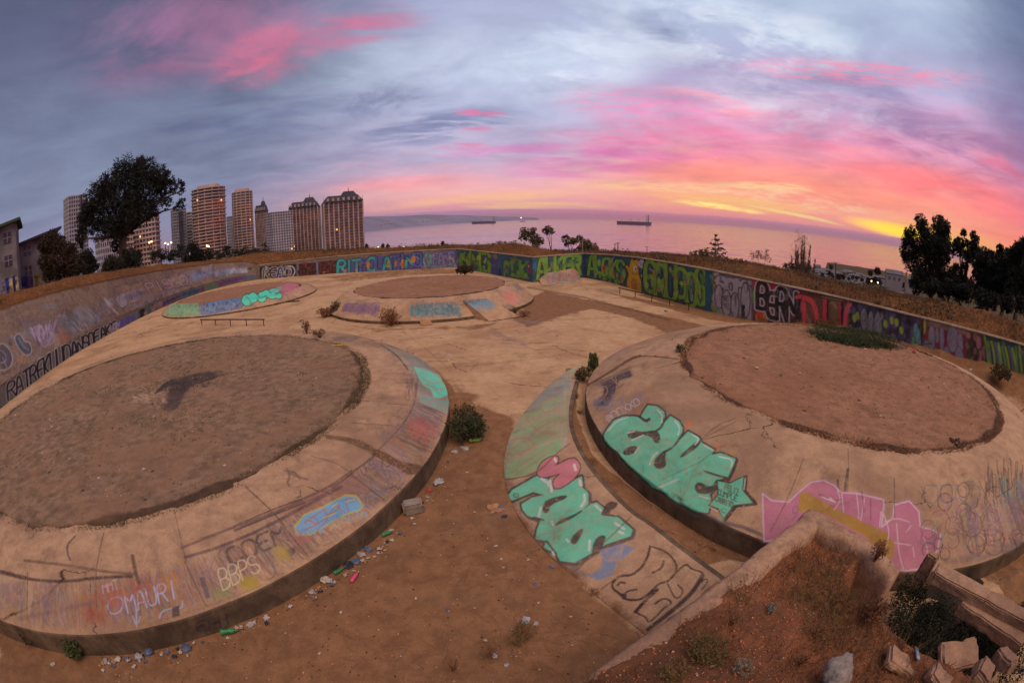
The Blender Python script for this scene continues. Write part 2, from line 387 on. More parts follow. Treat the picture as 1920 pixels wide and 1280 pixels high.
def scrib(cv, box, col, w=1.2, n=8, alpha=.7, size=.3):
    """loose illegible tag lines inside a four-cornered field"""
    TL, TR, BR, BL = [np.array(q, float) for q in box]
    for i in range(n):
        u0 = (i+.5)/n; pts = []
        for k in range(7):
            u = np.clip(u0+rng.normal()*size/n*1.6, 0, 1); v = np.clip(.5+rng.normal()*.33, 0, 1)
            pts.append((TL*(1-u)+TR*u)*(1-v)+(BL*(1-u)+BR*u)*v)
        cv.stroke(smooth(pts, 2), w, col, alpha)
# ------------------------------------------------------------------ materials
def principled(name):
    m = bpy.data.materials.new(name); m.use_nodes = True; m.node_tree.nodes.clear(); t = NT(m.node_tree)
    o = t.n('ShaderNodeOutputMaterial'); b = t.n('ShaderNodeBsdfPrincipled'); t.L.new(b.outputs[0], o.inputs[0])
    b.inputs['Specular IOR Level'].default_value = .25
    return m, t, b, o
def bump(t, b, h, dist, strength=1.0, base=None):
    nd = t.n('ShaderNodeBump'); nd.inputs['Strength'].default_value = strength; nd.inputs['Distance'].default_value = dist
    t.put(nd.inputs['Height'], h); 
    if base is not None: t.put(nd.inputs['Normal'], base)
    t.L.new(nd.outputs[0], b.inputs['Normal']); return nd.outputs[0]
def ground_mat(name, a, b_, c, spots=None, rough=.95, bd=.01, grain=60, soilcol=None, wear=.42, big=.35, paint=True, bs=1.0, joints=None, fiss=None):
    """a,b_ : two tones mottled; c: broad stains; attribute paint over it, worn away by noise"""
    m, t, b, o = principled(name); pos = t.n('ShaderNodeNewGeometry').outputs['Position']
    n1 = t.noise(pos, big, 5, .6, .6); n2 = t.noise(pos, 3.5, 6, .65, .3); n3 = t.noise(pos, grain, 3, .7)
    col = t.mix(t.mr(n2, .35, .68), (*lin(a), 1), (*lin(b_), 1))
    col = t.mix(t.m('MULTIPLY', t.mr(n1, .42, .68), .75), col, (*lin(c), 1))
    col = t.mix(t.mr(n3, .25, .75, .0, .45), col, (*lin([q*.58 for q in a]), 1))
    n4 = t.noise(pos, grain*3.5, 2, .6); col = t.mix(t.mr(n4, .62, .74, 0, .35), col, (*lin([min(255, q*1.22) for q in a]), 1))
    n5 = t.noise(t.v('ADD', pos, (31, 7, 3)), 1.1, 8, .72, .4); col = t.mix(t.mr(n5, .52, .70, 0, .5), col, (*lin([q*.66 for q in c]), 1))
    if fiss:
        ve = t.n('ShaderNodeTexVoronoi', feature='DISTANCE_TO_EDGE'); ve.inputs['Scale'].default_value = fiss; t.put(ve.inputs['Vector'], t.v('ADD', pos, t.v('MULTIPLY', t.comb(n2, n1, n2), (.8, .8, .0))))
        cf = t.m('MULTIPLY', t.mr(ve.outputs['Distance'], .006, .001), t.mr(n1, .50, .56)); col = t.mix(cf, col, (*lin([q*.42 for q in b_]), 1))
    h = t.m('ADD', t.m('MULTIPLY', n2, .5), t.m('MULTIPLY', n3, .5))
    if spots:
        vv = t.n('ShaderNodeTexVoronoi'); vv.inputs['Scale'].default_value = spots[1]; t.put(vv.inputs['Vector'], pos)
        vc = t.sep(vv.outputs['Color'])[0]
        f = t.m('MULTIPLY', t.mr(vv.outputs['Distance'], .16, .06), t.m('GREATER_THAN', vc, spots[2]))
        col = t.mix(f, col, (*lin(spots[0]), 1)); h = t.m('ADD', h, t.m('MULTIPLY', f, .6))
        f2 = t.m('MULTIPLY', t.mr(vv.outputs['Distance'], .2, .08), t.m('LESS_THAN', vc, spots[3]))
        col = t.mix(f2, col, (*lin((62, 44, 36)), 1))
    if soilcol:
        sa = t.n('ShaderNodeAttribute', attribute_name='soil').outputs['Fac']
        f = t.mr(t.m('ADD', sa, t.m('MULTIPLY', t.m('SUBTRACT', t.m('ADD', t.m('MULTIPLY', n1, .3), t.m('MULTIPLY', t.noise(pos, 1.7, 7, .68), .7)), .5), 1.1)), .38, .62)
        so_ = t.mix(t.mr(n2, .3, .7), (*lin(soilcol[0]), 1), (*lin(soilcol[1]), 1))
        so_ = t.mix(t.mr(n3, .35, .8, 0, .45), so_, (*lin(soilcol[2]), 1))
        col = t.mix(f, col, so_)
    if paint:
        pa = t.n('ShaderNodeAttribute', attribute_name='paint')
        wn = t.noise(pos, 9, 6, .72)
        f = t.m('MULTIPLY', pa.outputs['Alpha'], t.mr(wn, wear-.12, wear+.02, .35, 1.0))
        f = t.m('MULTIPLY', f, t.m('MULTIPLY', t.mr(n2, .2, .75, .72, 1.0), t.m('MULTIPLY', t.mr(n3, .80, .62, .55, 1.0), t.mr(n5, .72, .58, .45, 1.0))), clamp=True)
        pm = t.mr(n5, .3, .7, 1.12, .80); col = t.mix(f, col, t.mix(1.0, pa.outputs['Color'], t.comb(pm, pm, pm), 'MULTIPLY'))
    t.put(b.inputs['Base Color'], col); b.inputs['Roughness'].default_value = rough
    bump(t, b, h, bd, bs); return m
def plain(name, c, rough=.8, metal=0.0, var=.25, scale=8, emit=None, bd=.003, trans=None):
    m, t, b, o = principled(name)
    pos = t.n('ShaderNodeNewGeometry').outputs['Position']; n = t.noise(pos, scale, 4, .6)
    col = t.mix(t.mr(n, .3, .7), (*lin([q*(1-var) for q in c]), 1), (*lin([min(255, q*(1+var*.5)) for q in c]), 1))
    t.put(b.inputs['Base Color'], col); b.inputs['Roughness'].default_value = rough; b.inputs['Metallic'].default_value = metal
    if emit: t.put(b.inputs['Emission Color'], (*lin(emit[0]), 1)); b.inputs['Emission Strength'].default_value = emit[1]
    if bd: bump(t, b, n, bd)
    return m
def foliage_mat(name, a, b_, scale=1.2, rnd=.5):
    m, t, b, o = principled(name); pos = t.n('ShaderNodeNewGeometry').outputs['Position']
    n = t.noise(pos, scale, 3, .6); n2 = t.noise(pos, scale*14, 2, .6)
    f = t.m('ADD', t.m('MULTIPLY', n, 1-rnd), t.m('MULTIPLY', n2, rnd))
    t.put(b.inputs['Base Color'], t.mix(t.mr(f, .35, .65), (*lin(a), 1), (*lin(b_), 1))); b.inputs['Roughness'].default_value = .7
    return m
SOIL = ((148, 106, 76), (122, 86, 60), (88, 62, 46))
M_FLOOR = ground_mat('dusty_concrete_floor', (206, 166, 128), (186, 146, 112), (162, 120, 90), spots=((206, 176, 160), 2.6, .985, .03), soilcol=SOIL, bd=.025, grain=40, fiss=.28)
M_SLOPE = ground_mat('weathered_concrete', (200, 160, 128), (174, 136, 110), (146, 112, 92), soilcol=((128, 84, 60), (104, 72, 52), (70, 50, 40)), bd=.03, grain=45, fiss=.35, wear=.45)
M_KERB = ground_mat('stained_shaded_kerb', (126, 104, 86), (94, 76, 62), (66, 54, 46), bd=.01, grain=30, big=.8)  # kerb tones darkened for contact shade, besides the stains
M_DIRT = ground_mat('mound_dirt', (154, 122, 100), (106, 86, 70), (146, 108, 86), spots=((214, 190, 180), 3.0, .97, .10), soilcol=((92, 68, 56), (74, 56, 46), (54, 40, 34)), bd=.02, grain=44, big=.55)
M_DIRTB = ground_mat('mound_dirt_warm', (166, 120, 94), (134, 96, 74), (142, 98, 72), spots=((214, 190, 180), 2.4, .985, .08), soilcol=((92, 68, 56), (74, 56, 46), (54, 40, 34)), bd=.02, grain=22)
M_BANK = ground_mat('bank_concrete', (136, 112, 98), (112, 92, 82), (98, 82, 76), soilcol=((110, 76, 56), (92, 64, 48), (60, 44, 36)), bd=.01, grain=30, big=.5, wear=.46)
M_WALL = ground_mat('painted_wall', (150, 126, 110), (128, 104, 92), (112, 96, 90), bd=.008, grain=30, wear=.36)
M_CAP = ground_mat('wall_coping', (176, 150, 130), (150, 124, 106), (126, 104, 92), bd=.01, grain=30, paint=False)
M_COPE = ground_mat('rough_coping', (186, 146, 118), (156, 118, 96), (128, 96, 80), soilcol=SOIL, bd=.03, grain=18, paint=False, spots=((200, 180, 160), 9, .9, .1))
M_RED = ground_mat('red_soil', (154, 98, 68), (116, 76, 54), (86, 60, 46), spots=((206, 150, 110), 9, .90, .10), bd=.05, grain=26, paint=False, bs=1.0)
M_BERM = ground_mat('berm_earth', (132, 88, 58), (100, 68, 46), (82, 60, 44), soilcol=((96, 82, 66), (76, 68, 54), (58, 54, 44)), bd=.08, grain=5, paint=False)

for m_ in (M_BERM, M_FLOOR, M_SLOPE, M_DIRT, M_DIRTB, M_RED, M_BANK, M_KERB):
    [nd for nd in m_.node_tree.nodes if nd.type == 'BSDF_PRINCIPLED'][0].inputs['Specular IOR Level'].default_value = 0.0 if m_ is M_BERM else .12

def noise2(x, y, s=1.0, seed=0):
    """cheap smooth value noise with numpy"""
    r_ = np.random.default_rng(seed); T = r_.random((64, 64)); out_ = 0; amp = 1; tot = 0
    for k in range(4):
        u, v = x*s, y*s; i = np.floor(u).astype(int); j = np.floor(v).astype(int); fu, fv = u-i, v-j
        fu = fu*fu*(3-2*fu); fv = fv*fv*(3-2*fv); i %= 64; j %= 64; i2, j2 = (i+1) % 64, (j+1) % 64
        out_ = out_+amp*((T[i, j]*(1-fu)+T[i2, j]*fu)*(1-fv)+(T[i, j2]*(1-fu)+T[i2, j2]*fu)*fv); tot += amp; amp *= .5; s *= 2.03
    return out_/tot*2-1

# ------------------------------------------------------------------ layout (metres; the eye stands at x=0, y=0, z=5)
A_C, A_RO, A_RE, A_RI = (-11.05, 9.87), 9.46, 8.6, 7.35
B_C, B_RO, B_RE, B_RI = (9.85, 10.07), 8.03, 6.7, 5.5
C_C, C_RO, C_RE, C_RI = (-5.1, 28.5), 6.5, 5.4, 4.9
D_C, D_RO, D_RE, D_RI = (-22.8, 33.3), 7.1, 6.4, 5.9
# foot of the surrounding walls and banks, going round, with the height of their top
STRIP = [(-19.5, -6), (-20.6, 0), (-22.0, 5), (-22.9, 8.7), (-24.5, 12), (-26.4, 16), (-28, 20.5), (-29.3, 24.5), (-30.8, 29), (-32.4, 36), (-32.9, 42), (-31.4, 46.5), (-29.6, 48.3)]
W1 = [(-29.6, 48.3, 1.62), (-20, 48.2, 1.85), (-12, 48.1, 1.9), (-5.65, 48.3, 1.93)]
W2 = [(-5.65, 48.3, 1.93), (1.69, 35.7, 1.93)]
W3 = [(1.69, 35.7, 1.93), (6.1, 38.5, 1.98)]
W4 = [(6.1, 38.5, 1.98), (7.9, 35.0, 2.15), (8.9, 31.05, 2.3), (10.1, 26.8, 2.35), (11.3, 23.9, 2.32), (12.8, 21.7, 2.2), (14.4, 19.5, 2.1), (15.9, 17.1, 2.05), (17.6, 14.3, 2.0), (19.3, 11.8, 2.0), (21.6, 8.8, 2.0), (23.5, 5.5, 2.0), (25, 1.5, 2.0), (26, -4, 2)]
def dens(P, step):
    P = np.asarray(P, float); o = [P[0]]
    for a, b in zip(P[:-1], P[1:]):
        n = max(1, int(np.ceil(np.linalg.norm((b-a)[:2])/step)))
        for k in range(1, n+1): o.append(a+(b-a)*k/n)
    return np.array(o)
def adapt_theta(c, r, lo=0.004, px=1.6, closed=True):
    """angles round a circle, fine where it is near the eye"""
    th = [0.0]
    while th[-1] < 2*math.pi:
        x, y = c[0]+r*math.cos(th[-1]), c[1]+r*math.sin(th[-1]); d = math.sqrt(x*x+y*y+20)
        vis = 1 if (abs(math.degrees(math.atan2(x, y))) < 100 and y > -3) else 8
        th.append(th[-1]+px*vis*d/F_PX/r)
    th = np.array(th[:-1]); return th
exec_surfaces = True
# ------------------------------------------------------------------ floor
def floor_h(x, y):
    z = .018*noise2(x, y, .35, 3)+.006*noise2(x, y, 2.2, 4)
    dB = np.hypot(x-B_C[0], y-B_C[1])
    # earth heaped along the foot of the right-hand wall
    wx = np.interp(y, [-4, 1.5, 5.5, 8.8, 11.8, 14.3, 17.1, 19.5, 21.7, 24], [26, 25, 23.5, 21.6, 19.3, 17.6, 15.9, 14.4, 12.8, 11.3])
    z = z+.75*np.clip(1-(wx-x)/2.6, 0, 1)**1.5*np.clip((21-y)/3, 0, 1)*(1+.3*noise2(x, y, .8, 9))*(wx > x-3)
    z = z+.10*np.exp(-((x-12.6)**2+(y-18.6)**2)/6)
    # trench filled with earth between the outer strip and the right mound
    z = z+.16*np.clip(1-np.abs(dB-(B_RO+.45))/.55, 0, 1)*(x < 9)*(1+.5*noise2(x, y, 1.5, 5))
    # raised walkway along the right wall
    s = (x-W3[0][0])*.83-(W3[0][1]-y)*0
    z = z+.035*noise2(x, y, .9, 6)*soil_w(x, y)
    # earth washed against the near side of the left mound
    dA = np.hypot(x-A_C[0], y-A_C[1]); z = z-.10*np.clip(1-(dA-A_RO)/1.2, 0, 1)*(y < 12)*(x > -14)
    return z
def poly_mask(pts, x, y, soft):
    P = np.asarray(pts, float); ins = np.zeros(x.shape, bool); D = np.full(x.shape, 1e9)
    for p0, p1 in zip(P, np.roll(P, -1, 0)):
        c = (p0[1] > y) != (p1[1] > y); ins ^= c & (x < (p1[0]-p0[0])*(y-p0[1])/((p1[1]-p0[1]) or 1e-9)+p0[0])
        d = p1-p0; t = np.clip(((x-p0[0])*d[0]+(y-p0[1])*d[1])/((d*d).sum()+1e-9), 0, 1); D = np.minimum(D, np.hypot(x-p0[0]-t*d[0], y-p0[1]-t*d[1]))
    return np.clip(np.where(ins, D, -D)/(2*soft)+.5, 0, 1)
def pw(P, z=0.0): return [tuple(at(a, b, z)[:2]) for a, b in P]
SOILP = [  # patches where earth lies on the concrete, traced round their edges
 (pw([(848, 745), (900, 760), (945, 775), (965, 790), (950, 900), (1010, 1010), (1080, 1085), (1215, 1195), (1300, 1279), (0, 1279), (0, 1150), (200, 1190), (420, 1150), (640, 1020), (800, 890), (835, 800)]), .35, 1.0),
 (pw([(1060, 690), (1085, 690), (1080, 780), (1110, 860), (1240, 960), (1420, 1010), (1440, 1060), (1300, 1070), (1160, 960), (1070, 830)]), .12, 1.0),
 (pw([(1020, 545), (1110, 562), (1240, 590), (1300, 604), (1330, 612), (1290, 622), (1250, 626), (1180, 596), (1110, 580), (1050, 595), (990, 615), (960, 600), (985, 560)]), .5, .8),
 (pw([(1050, 530), (1337, 588), (1430, 600), (1430, 615), (1330, 600), (1180, 562), (1090, 536)]), .4, .75),
 (pw([(838, 695), (862, 720), (905, 745), (890, 768), (846, 750)]), .5, .8),
 (pw([(590, 520), (760, 500), (880, 503), (870, 514), (760, 518), (640, 532)]), 1.2, .55),
 (pw([(600, 600), (720, 614), (850, 610), (960, 600), (900, 622), (800, 618), (700, 624)]), .4, .55),
 (pw([(1010, 1010), (1200, 1190), (1400, 1279), (700, 1279)]), .3, 1.0),
]
_soilc = [(np.array(p), s, a) for p, s, a in SOILP]
def soil_w(x, y):
    m = np.zeros(np.shape(x))
    for p, s, a in _soilc: m = np.maximum(m, poly_mask(p, x, y, s)*a)
    wx = np.interp(y, [-4, 1.5, 5.5, 8.8, 11.8, 14.3, 17.1, 19.5, 21.7, 24, 30, 38], [26, 25, 23.5, 21.6, 19.3, 17.6, 15.9, 14.4, 12.8, 11.3, 9.2, 6.1])
    m = np.maximum(m, np.clip(1.15-(wx-x)/1.6, 0, .95)*(y < 30)*(x > 8))
    m = np.maximum(m, np.clip(1.1-(wx-x)/3.4, 0, .95)*(y < 19)*(x > 8))
    m = np.maximum(m, .62*(y < 6.5)*(x > 8))
    dB = np.hypot(x-B_C[0], y-B_C[1]); m = np.maximum(m, np.clip(1.2-(dB-B_RO)/.9, 0, 1)*(x > 9)*(y < 8))
    dA = np.hypot(x-A_C[0], y-A_C[1]); m = np.maximum(m, np.clip(1.2-(dA-A_RO)/.5, 0, .9)*(y < 16)*(x > -14))
    return m
CG = Canvas(0, 480, 1920, 1280, 1.0)
def Z(ox, oy, sc, *pts):   # points read off an enlarged view
    return [(ox+a/sc, oy+b/sc) for a, b in pts]
JC = (120, 88, 68)
def crack(cv, pts, w=1.3, col=JC, a=.8, jit=1.0):
    p = smooth(pts, 2); p = p+rng.normal(size=p.shape)*jit*.4; cv.stroke(p, w, col, a)
for pts in ([(757, 623), (800, 655), (838, 689)], [(838, 689), (870, 725)], [(925, 622), (990, 650), (1032, 672)], [(838, 689), (940, 680), (1060, 664)], [(985, 602), (1110, 598), (1200, 590)],
            [(905, 603), (960, 640)], [(200, 640), (320, 612), (420, 600)], [(330, 630), (520, 600), (600, 575)], [(290, 612), (380, 602)], [(1115, 555), (1200, 560), (1290, 585)], [(1060, 540), (1130, 530), (1230, 545)], [(700, 640), (860, 625), (930, 618)]):
    crack(CG, pts, 1.1)
for pts in ([(990, 539), (1040, 548), (1090, 556), (1150, 572), (1200, 584), (1255, 600)],): crack(CG, pts, 2.6, (70, 48, 38), .85)
for k in range(8):
    crack(CG, [(918+k*9, 620+k*3), (930+k*9+rng.normal()*4, 632+k*2), (946+k*7, 648+rng.normal()*3)], 1.2, (120, 96, 118), .55)
for k in range(5): crack(CG, [(905+k*4, 621+k*7), (985+k*3, 628+k*6)], 1.1, (124, 100, 116), .5)
word(CG, 'MIAV', [(826, 658), (850, 664), (852, 670), (828, 664)], 1.0, (205, 185, 175), alpha=.7)
for pts in ([(960, 592), (1000, 605), (1030, 618), (1052, 628)], [(940, 603), (990, 600), (1015, 606)], [(975, 611), (1020, 596)]): crack(CG, pts, 1.2, (128, 120, 132), .6)
CG.poly([(1122, 541), (1160, 543), (1165, 550), (1140, 552), (1120, 546)], (110, 92, 84), .6, 2)
CG.poly([(1140, 636), (1190, 646), (1170, 652), (1145, 644)], (150, 92, 60), .5, 3)
for k in range(60):
    x, y = rng.uniform(520, 1250), rng.uniform(780, 1270)
    if x > 960+(y-1000)*.9+60: continue
    CG.stroke([(x, y), (x+rng.normal()*40, y+rng.normal()*16)], rng.uniform(12, 46), ((98, 68, 50), (168, 124, 92), (112, 92, 74))[k % 3], .20, 7)
for k in range(26):
    x, y = rng.uniform(700, 1230), rng.uniform(600, 730); CG.stroke([(x, y), (x+rng.normal()*50, y+rng.normal()*6)], rng.uniform(6, 20), ((206, 168, 136), (140, 100, 74))[k % 2], .20, 5)
# wind-blown tracks in the earth
for k in range(60):
    x, y = rng.uniform(560, 1160), rng.uniform(1000, 1270)
    if x > 960+(y-1000): continue
    L = rng.uniform(20, 70); crack(CG, [(x, y), (x+L*.5, y+rng.normal()*5), (x+L, y-L*.12+rng.normal()*5)], rng.uniform(2, 6), (112, 72, 48) if k % 2 else (150, 104, 72), .25, 2)

azs = np.radians(np.linspace(-104, 104, 1150)); rs = [1.2]
while rs[-1] < 62: 
    r_ = rs[-1]; rs.append(r_+max(.012, 2.0*(r_*r_+25)/5/F_PX))
rs = np.array(rs)
_bp = np.array(STRIP+[q[:2] for q in W1[1:]+W2[1:]+W3[1:]+W4[1:]]); _ba = np.arctan2(_bp[:, 0], _bp[:, 1]); _bp2 = dens(_bp, .5); _ba = np.arctan2(_bp2[:, 0], _bp2[:, 1]); _br = np.hypot(_bp2[:, 0], _bp2[:, 1]); _o = np.argsort(_ba)
RR = np.minimum(rs[None], (np.interp(azs, _ba[_o], _br[_o])+.1)[:, None])
X = np.sin(azs)[:, None]*RR; Y = np.cos(azs)[:, None]*RR
sw = soil_w(X, Y)
FP = np.stack([X, Y, floor_h(X, Y)], -1)
floor = grid_obj('floor', FP, M_FLOOR, None, CG, lambda P, px, py: sw.ravel(), flip=False)
tag(floor, kind='structure')
print('floor verts', FP.shape)

# ------------------------------------------------------------------ round mounds
def mound(name, label, c, ro, re, ri, zk, ze, zi, canvas, dirt_mat, rimsoil=None, bulge=.10, group=None, kb=-.25, rad=None):
    root = empty(name, (c[0], c[1], 0), label, 'concrete mound', group)
    th = adapt_theta(c, ro)
    def ring(prof, mat, nm, soil=None, noise=.012):
        prof = np.array(prof); P = np.zeros((len(th), len(prof), 3))
        rr = prof[:, 0][None]*np.ones((len(th), 1)); zz = prof[:, 1][None]*np.ones((len(th), 1))
        rr = rr+(noise*noise2(np.cos(th)*ro, np.sin(th)*ro, 1.1, 5))[:, None]
        P[..., 0] = c[0]+rr*np.cos(th)[:, None]; P[..., 1] = c[1]+rr*np.sin(th)[:, None]
        P[..., 2] = zz+noise*.8*noise2(P[..., 0], P[..., 1], 1.7, 8)
        cx_, sx2 = np.cos(th)*ro, np.sin(th)*ro; chip = .10*np.clip(noise2(cx_, sx2, 1.6, 61)+.5*noise2(cx_, sx2, 6.5, 62)-.28, 0, .5)+.008*noise2(cx_, sx2, 9, 63)
        w_ = np.clip(1-np.hypot(rr-ro, zz-zk)/.07, 0, 1)*chip[:, None]; P[..., 0] -= w_*np.cos(th)[:, None]; P[..., 1] -= w_*np.sin(th)[:, None]; P[..., 2] -= w_*.8
        return grid_obj(nm, P, mat, root, canvas, soil, closed=True)
    near = max(.010, (math.hypot(*c)-ro)/F_PX*1.8)
    def sub(r0, z0, r1, z1, b=0, n=None):
        L = math.hypot(r1-r0, z1-z0); n = n or max(3, int(L/max(near, .012))); t = np.linspace(0, 1, n)
        return [(r0+(r1-r0)*q, z0+(z1-z0)*q+b*4*q*(1-q)) for q in t]
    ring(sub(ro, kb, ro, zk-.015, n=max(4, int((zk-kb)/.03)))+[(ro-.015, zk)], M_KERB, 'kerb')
    ring(sub(ro-.015, zk, re, ze, bulge*.5), M_SLOPE, 'sloped_face', rimsoil)
    ring(sub(re, ze, ri-.25, zi, bulge*.6), M_SLOPE, 'rim', rimsoil)
    # dirt disc, slightly dished, its edge ragged
    n = 70 if ri > 5.4 else 40; rads = np.linspace(0, ri+.12, n); P = np.zeros((len(th)//2, n, 3)); t2 = th[::2][:len(th)//2]
    ed = ri+.22*noise2(np.cos(t2)*ri, np.sin(t2)*ri, .8, 21)+.12*noise2(np.cos(t2)*ri, np.sin(t2)*ri, 3.1, 22)
    u = (rads/rads[-1])[None]*ed[:, None]
    P[..., 0] = c[0]+u*np.cos(t2)[:, None]; P[..., 1] = c[1]+u*np.sin(t2)[:, None]
    k = (rads/rads[-1])[None]
    P[..., 2] = zi+.02-.10*(1-k**2)+.035*noise2(P[..., 0], P[..., 1], .9, 31)+.02*noise2(P[..., 0], P[..., 1], 3.3, 32)+.05*np.exp(-((k-.93)/.05)**2)*(noise2(P[..., 0], P[..., 1], 2.0, 33)+.4)-.10*np.clip((k-.97)/.03, 0, 1)
    sk = lambda W, px, py: np.clip((.80+.45*noise2(W[:, 0], W[:, 1], .9, 44))*np.exp(-((np.hypot(W[:, 0]-c[0], W[:, 1]-c[1])/ri-.985)/(.045+.03*noise2(W[:, 0], W[:, 1], .3, 45)))**2)+.25*noise2(W[:, 0], W[:, 1], .35, 41)*(1 if dirt_mat is M_DIRT else .4), 0, 1)
    grid_obj('dirt_top', P, dirt_mat, root, canvas, sk, closed=True)
    return root
CA = Canvas(0, 600, 880, 1280, 1.0); CB = Canvas(1040, 560, 1920, 1120, 1.0)
CC = Canvas(560, 490, 1040, 640, 2.0); CD = Canvas(270, 500, 620, 620, 2.0)
TEAL, DK, WH, PK = (104, 190, 160), (66, 54, 56), (214, 210, 206), (198, 118, 132)
# ---- right mound
z3 = lambda *p: Z(900, 640, 3.459, *p); z5 = lambda *p: Z(1380, 860, 3.048, *p)
def joint(cv, pts, w=1.3, col=(96, 68, 54), a=.85, jit=.6): crack(cv, pts, w, col, a, jit)
for p in ([(1590, 840), (1592, 900), (1580, 960), (1560, 1015)], [(1380, 790), (1300, 830), (1200, 900)], [(1835, 900), (1880, 1000)], [(1180, 668), (1215, 668), (1255, 668)]): joint(CB, p)
for k in range(46):   # grey run-off stains down the slope
    x, y = rng.uniform(1180, 1840), 0; y = np.interp(x, [1180, 1400, 1600, 1840], [740, 860, 900, 900])+rng.uniform(-20, 30)
    crack(CB, [(x, y), (x-8, y+rng.uniform(20, 60))], rng.uniform(5, 16), (128, 102, 90), .13, 2)
CB.stroke(smooth(z5((640, 60), (630, 120), (620, 190)), 2), 5, (70, 60, 60), .8); CB.stroke(smooth(z5((580, 120), (585, 170), (600, 190)), 2), 4, (70, 60, 60), .8)
# dark letter at the top of the slope
s_ = z3((705, 330), (735, 290), (800, 300), (790, 350), (745, 385), (728, 418), (815, 425), (870, 370), (895, 300), (905, 255), (1000, 225), (975, 160), (880, 210), (740, 265))
CB.poly(s_, (120, 96, 92), .7, 2); CB.poly(z3((735, 415), (800, 350), (805, 300), (780, 275), (890, 220), (970, 185), (985, 225), (900, 250), (880, 330), (825, 415)), (64, 62, 76), .95)
for p in (z3((700, 320), (800, 285), (830, 300), (820, 350), (740, 420)), z3((880, 235), (890, 300), (860, 380), (825, 430)), z3((960, 160), (1000, 215)), z3((850, 225), (870, 260), (900, 280))): CB.stroke(smooth(p, 2), 1.3, (176, 134, 110), .9)
scrib(CB, z3((730, 360), (1100, 280), (1060, 400), (760, 500)), (104, 120, 150), 1.8, 12, .6); scrib(CB, z3((830, 330), (1150, 280), (1100, 400), (900, 430)), (180, 120, 84), 1.4, 6, .5)
word(CB, '@OOXXO', z3((805, 480), (1020, 365), (1045, 400), (835, 530)), 1.5, (196, 178, 180), alpha=.9)
for p in (z3((1040, 470), (1110, 400)), z3((1320, 590), (1360, 530)), z3((1525, 700), (1550, 670)), z3((1080, 430), (1100, 410))): CB.stroke(p, 8, (206, 120, 72), .8, 2)
CB.stroke(z3((1610, 735), (1640, 715)), 6, (180, 150, 60), .8, 2)
# big turquoise word
outer = z3((805, 600), (830, 560), (870, 510), (930, 485), (1000, 485), (1040, 492), (1062, 450), (1090, 412), (1150, 420), (1195, 455), (1200, 500), (1188, 535), (1235, 482), (1290, 515), (1315, 560), (1310, 610), (1288, 645), (1350, 582), (1420, 620), (1438, 655), (1520, 700), (1500, 735), (1560, 722), (1658, 760), (1645, 800), (1605, 885), (1560, 890), (1530, 950), (1490, 990), (1500, 1030), (1480, 1110), (1400, 1105), (1300, 1050), (1230, 1010), (1190, 975), (1120, 945), (1050, 880), (1000, 830), (960, 800), (890, 710), (840, 680), (805, 640))
CB.stroke(outer, 16, (120, 126, 110), .30, 5, closed=True); CB.poly(outer+[], DK, .95); CB.stroke(outer, 7, DK, .95, closed=True)
CB.stroke(z3((1660, 770), (1640, 830), (1610, 890)), 9, DK, .95); CB.stroke(z3((1130, 950), (1230, 960), (1280, 900)), 8, DK, .9)
CB.poly(outer, TEAL, 1.0)
def cnt(*p, c=DK): 
    q = smooth(z3(*p), 2, True); CB.poly(q, c, .95); return q
cnt((955, 595), (985, 572), (1060, 588), (1140, 568), (1172, 610), (1165, 655), (1135, 662), (1112, 618), (1060, 602), (1005, 632), (960, 625))
CB.stroke(smooth(z3((1040, 490), (1075, 520), (1098, 505)), 1), 5, DK, .95)
cnt((920, 722), (950, 685), (1005, 672), (1032, 692), (1008, 722), (945, 742))
cnt((1212, 690), (1150, 740), (1118, 790), (1150, 832), (1212, 812), (1200, 750))
cnt((1425, 630), (1350, 690), (1285, 752), (1320, 748), (1395, 700), (1436, 655))
for p in (((1195, 500), (1180, 555), (1140, 580)), ((1312, 600), (1260, 680), (1200, 715)), ((1030, 485), (1075, 515), (1098, 500)), ((1605, 885), (1540, 868), (1455, 840))): CB.stroke(smooth(z3(*p), 2), 4.2, DK, .95)
cnt((1388, 935), (1420, 903), (1500, 950), (1530, 890), (1562, 898), (1532, 962), (1470, 992), (1402, 982))
CB.stroke(z3((1520, 705), (1430, 780), (1180, 895)), 1.2, (60, 84, 76), .8); CB.stroke(z3((1280, 895), (1150, 950)), 4, (190, 190, 184), .8)
for p in (((828, 580), (890, 512), (960, 492)), ((1148, 440), (1182, 475), (1180, 525)), ((1262, 512), (1298, 555), (1285, 605)), ((1372, 600), (1425, 632), (1395, 668)), ((1455, 672), (1515, 708)), ((1550, 745), (1642, 765), (1628, 812)), ((1100, 800), (1110, 760), (1150, 715)), ((960, 592), (1000, 582)), ((1028, 686), (1005, 722)), ((1420, 1000), (1490, 1018)), ((985, 640), (1060, 606))):
    CB.stroke(smooth(z3(*p), 2), 2.2, WH, .85)
for k in range(70):   # flaked spots
    u = rng.uniform(900, 1600); v = 560+(u-900)*.62+rng.normal()*90; q = z3((u, v))[0]
    CB.stroke([q, (q[0]+rng.normal()*2, q[1]+rng.normal()*2)], rng.uniform(.8, 2.4), (140, 120, 84), .8)
CB.stroke(z3((1430, 780), (1380, 860), (1330, 980), (1290, 1040)), 2, (150, 120, 80), .6)
star = [(1540, 900), (1618, 918), (1712, 872), (1704, 962), (1776, 1048), (1648, 1062), (1576, 1152), (1545, 1082), (1484, 1062), (1545, 985)]
CB.poly([(a+7, b+2) for a, b in z3(*star)], DK, .95); CB.stroke([(a+4, b+1) for a, b in z3(*star)], 6, DK, .95, closed=True)
CB.poly(z3(*star), TEAL); CB.stroke(z3(*star), 2, (70, 60, 60), .95, closed=True)
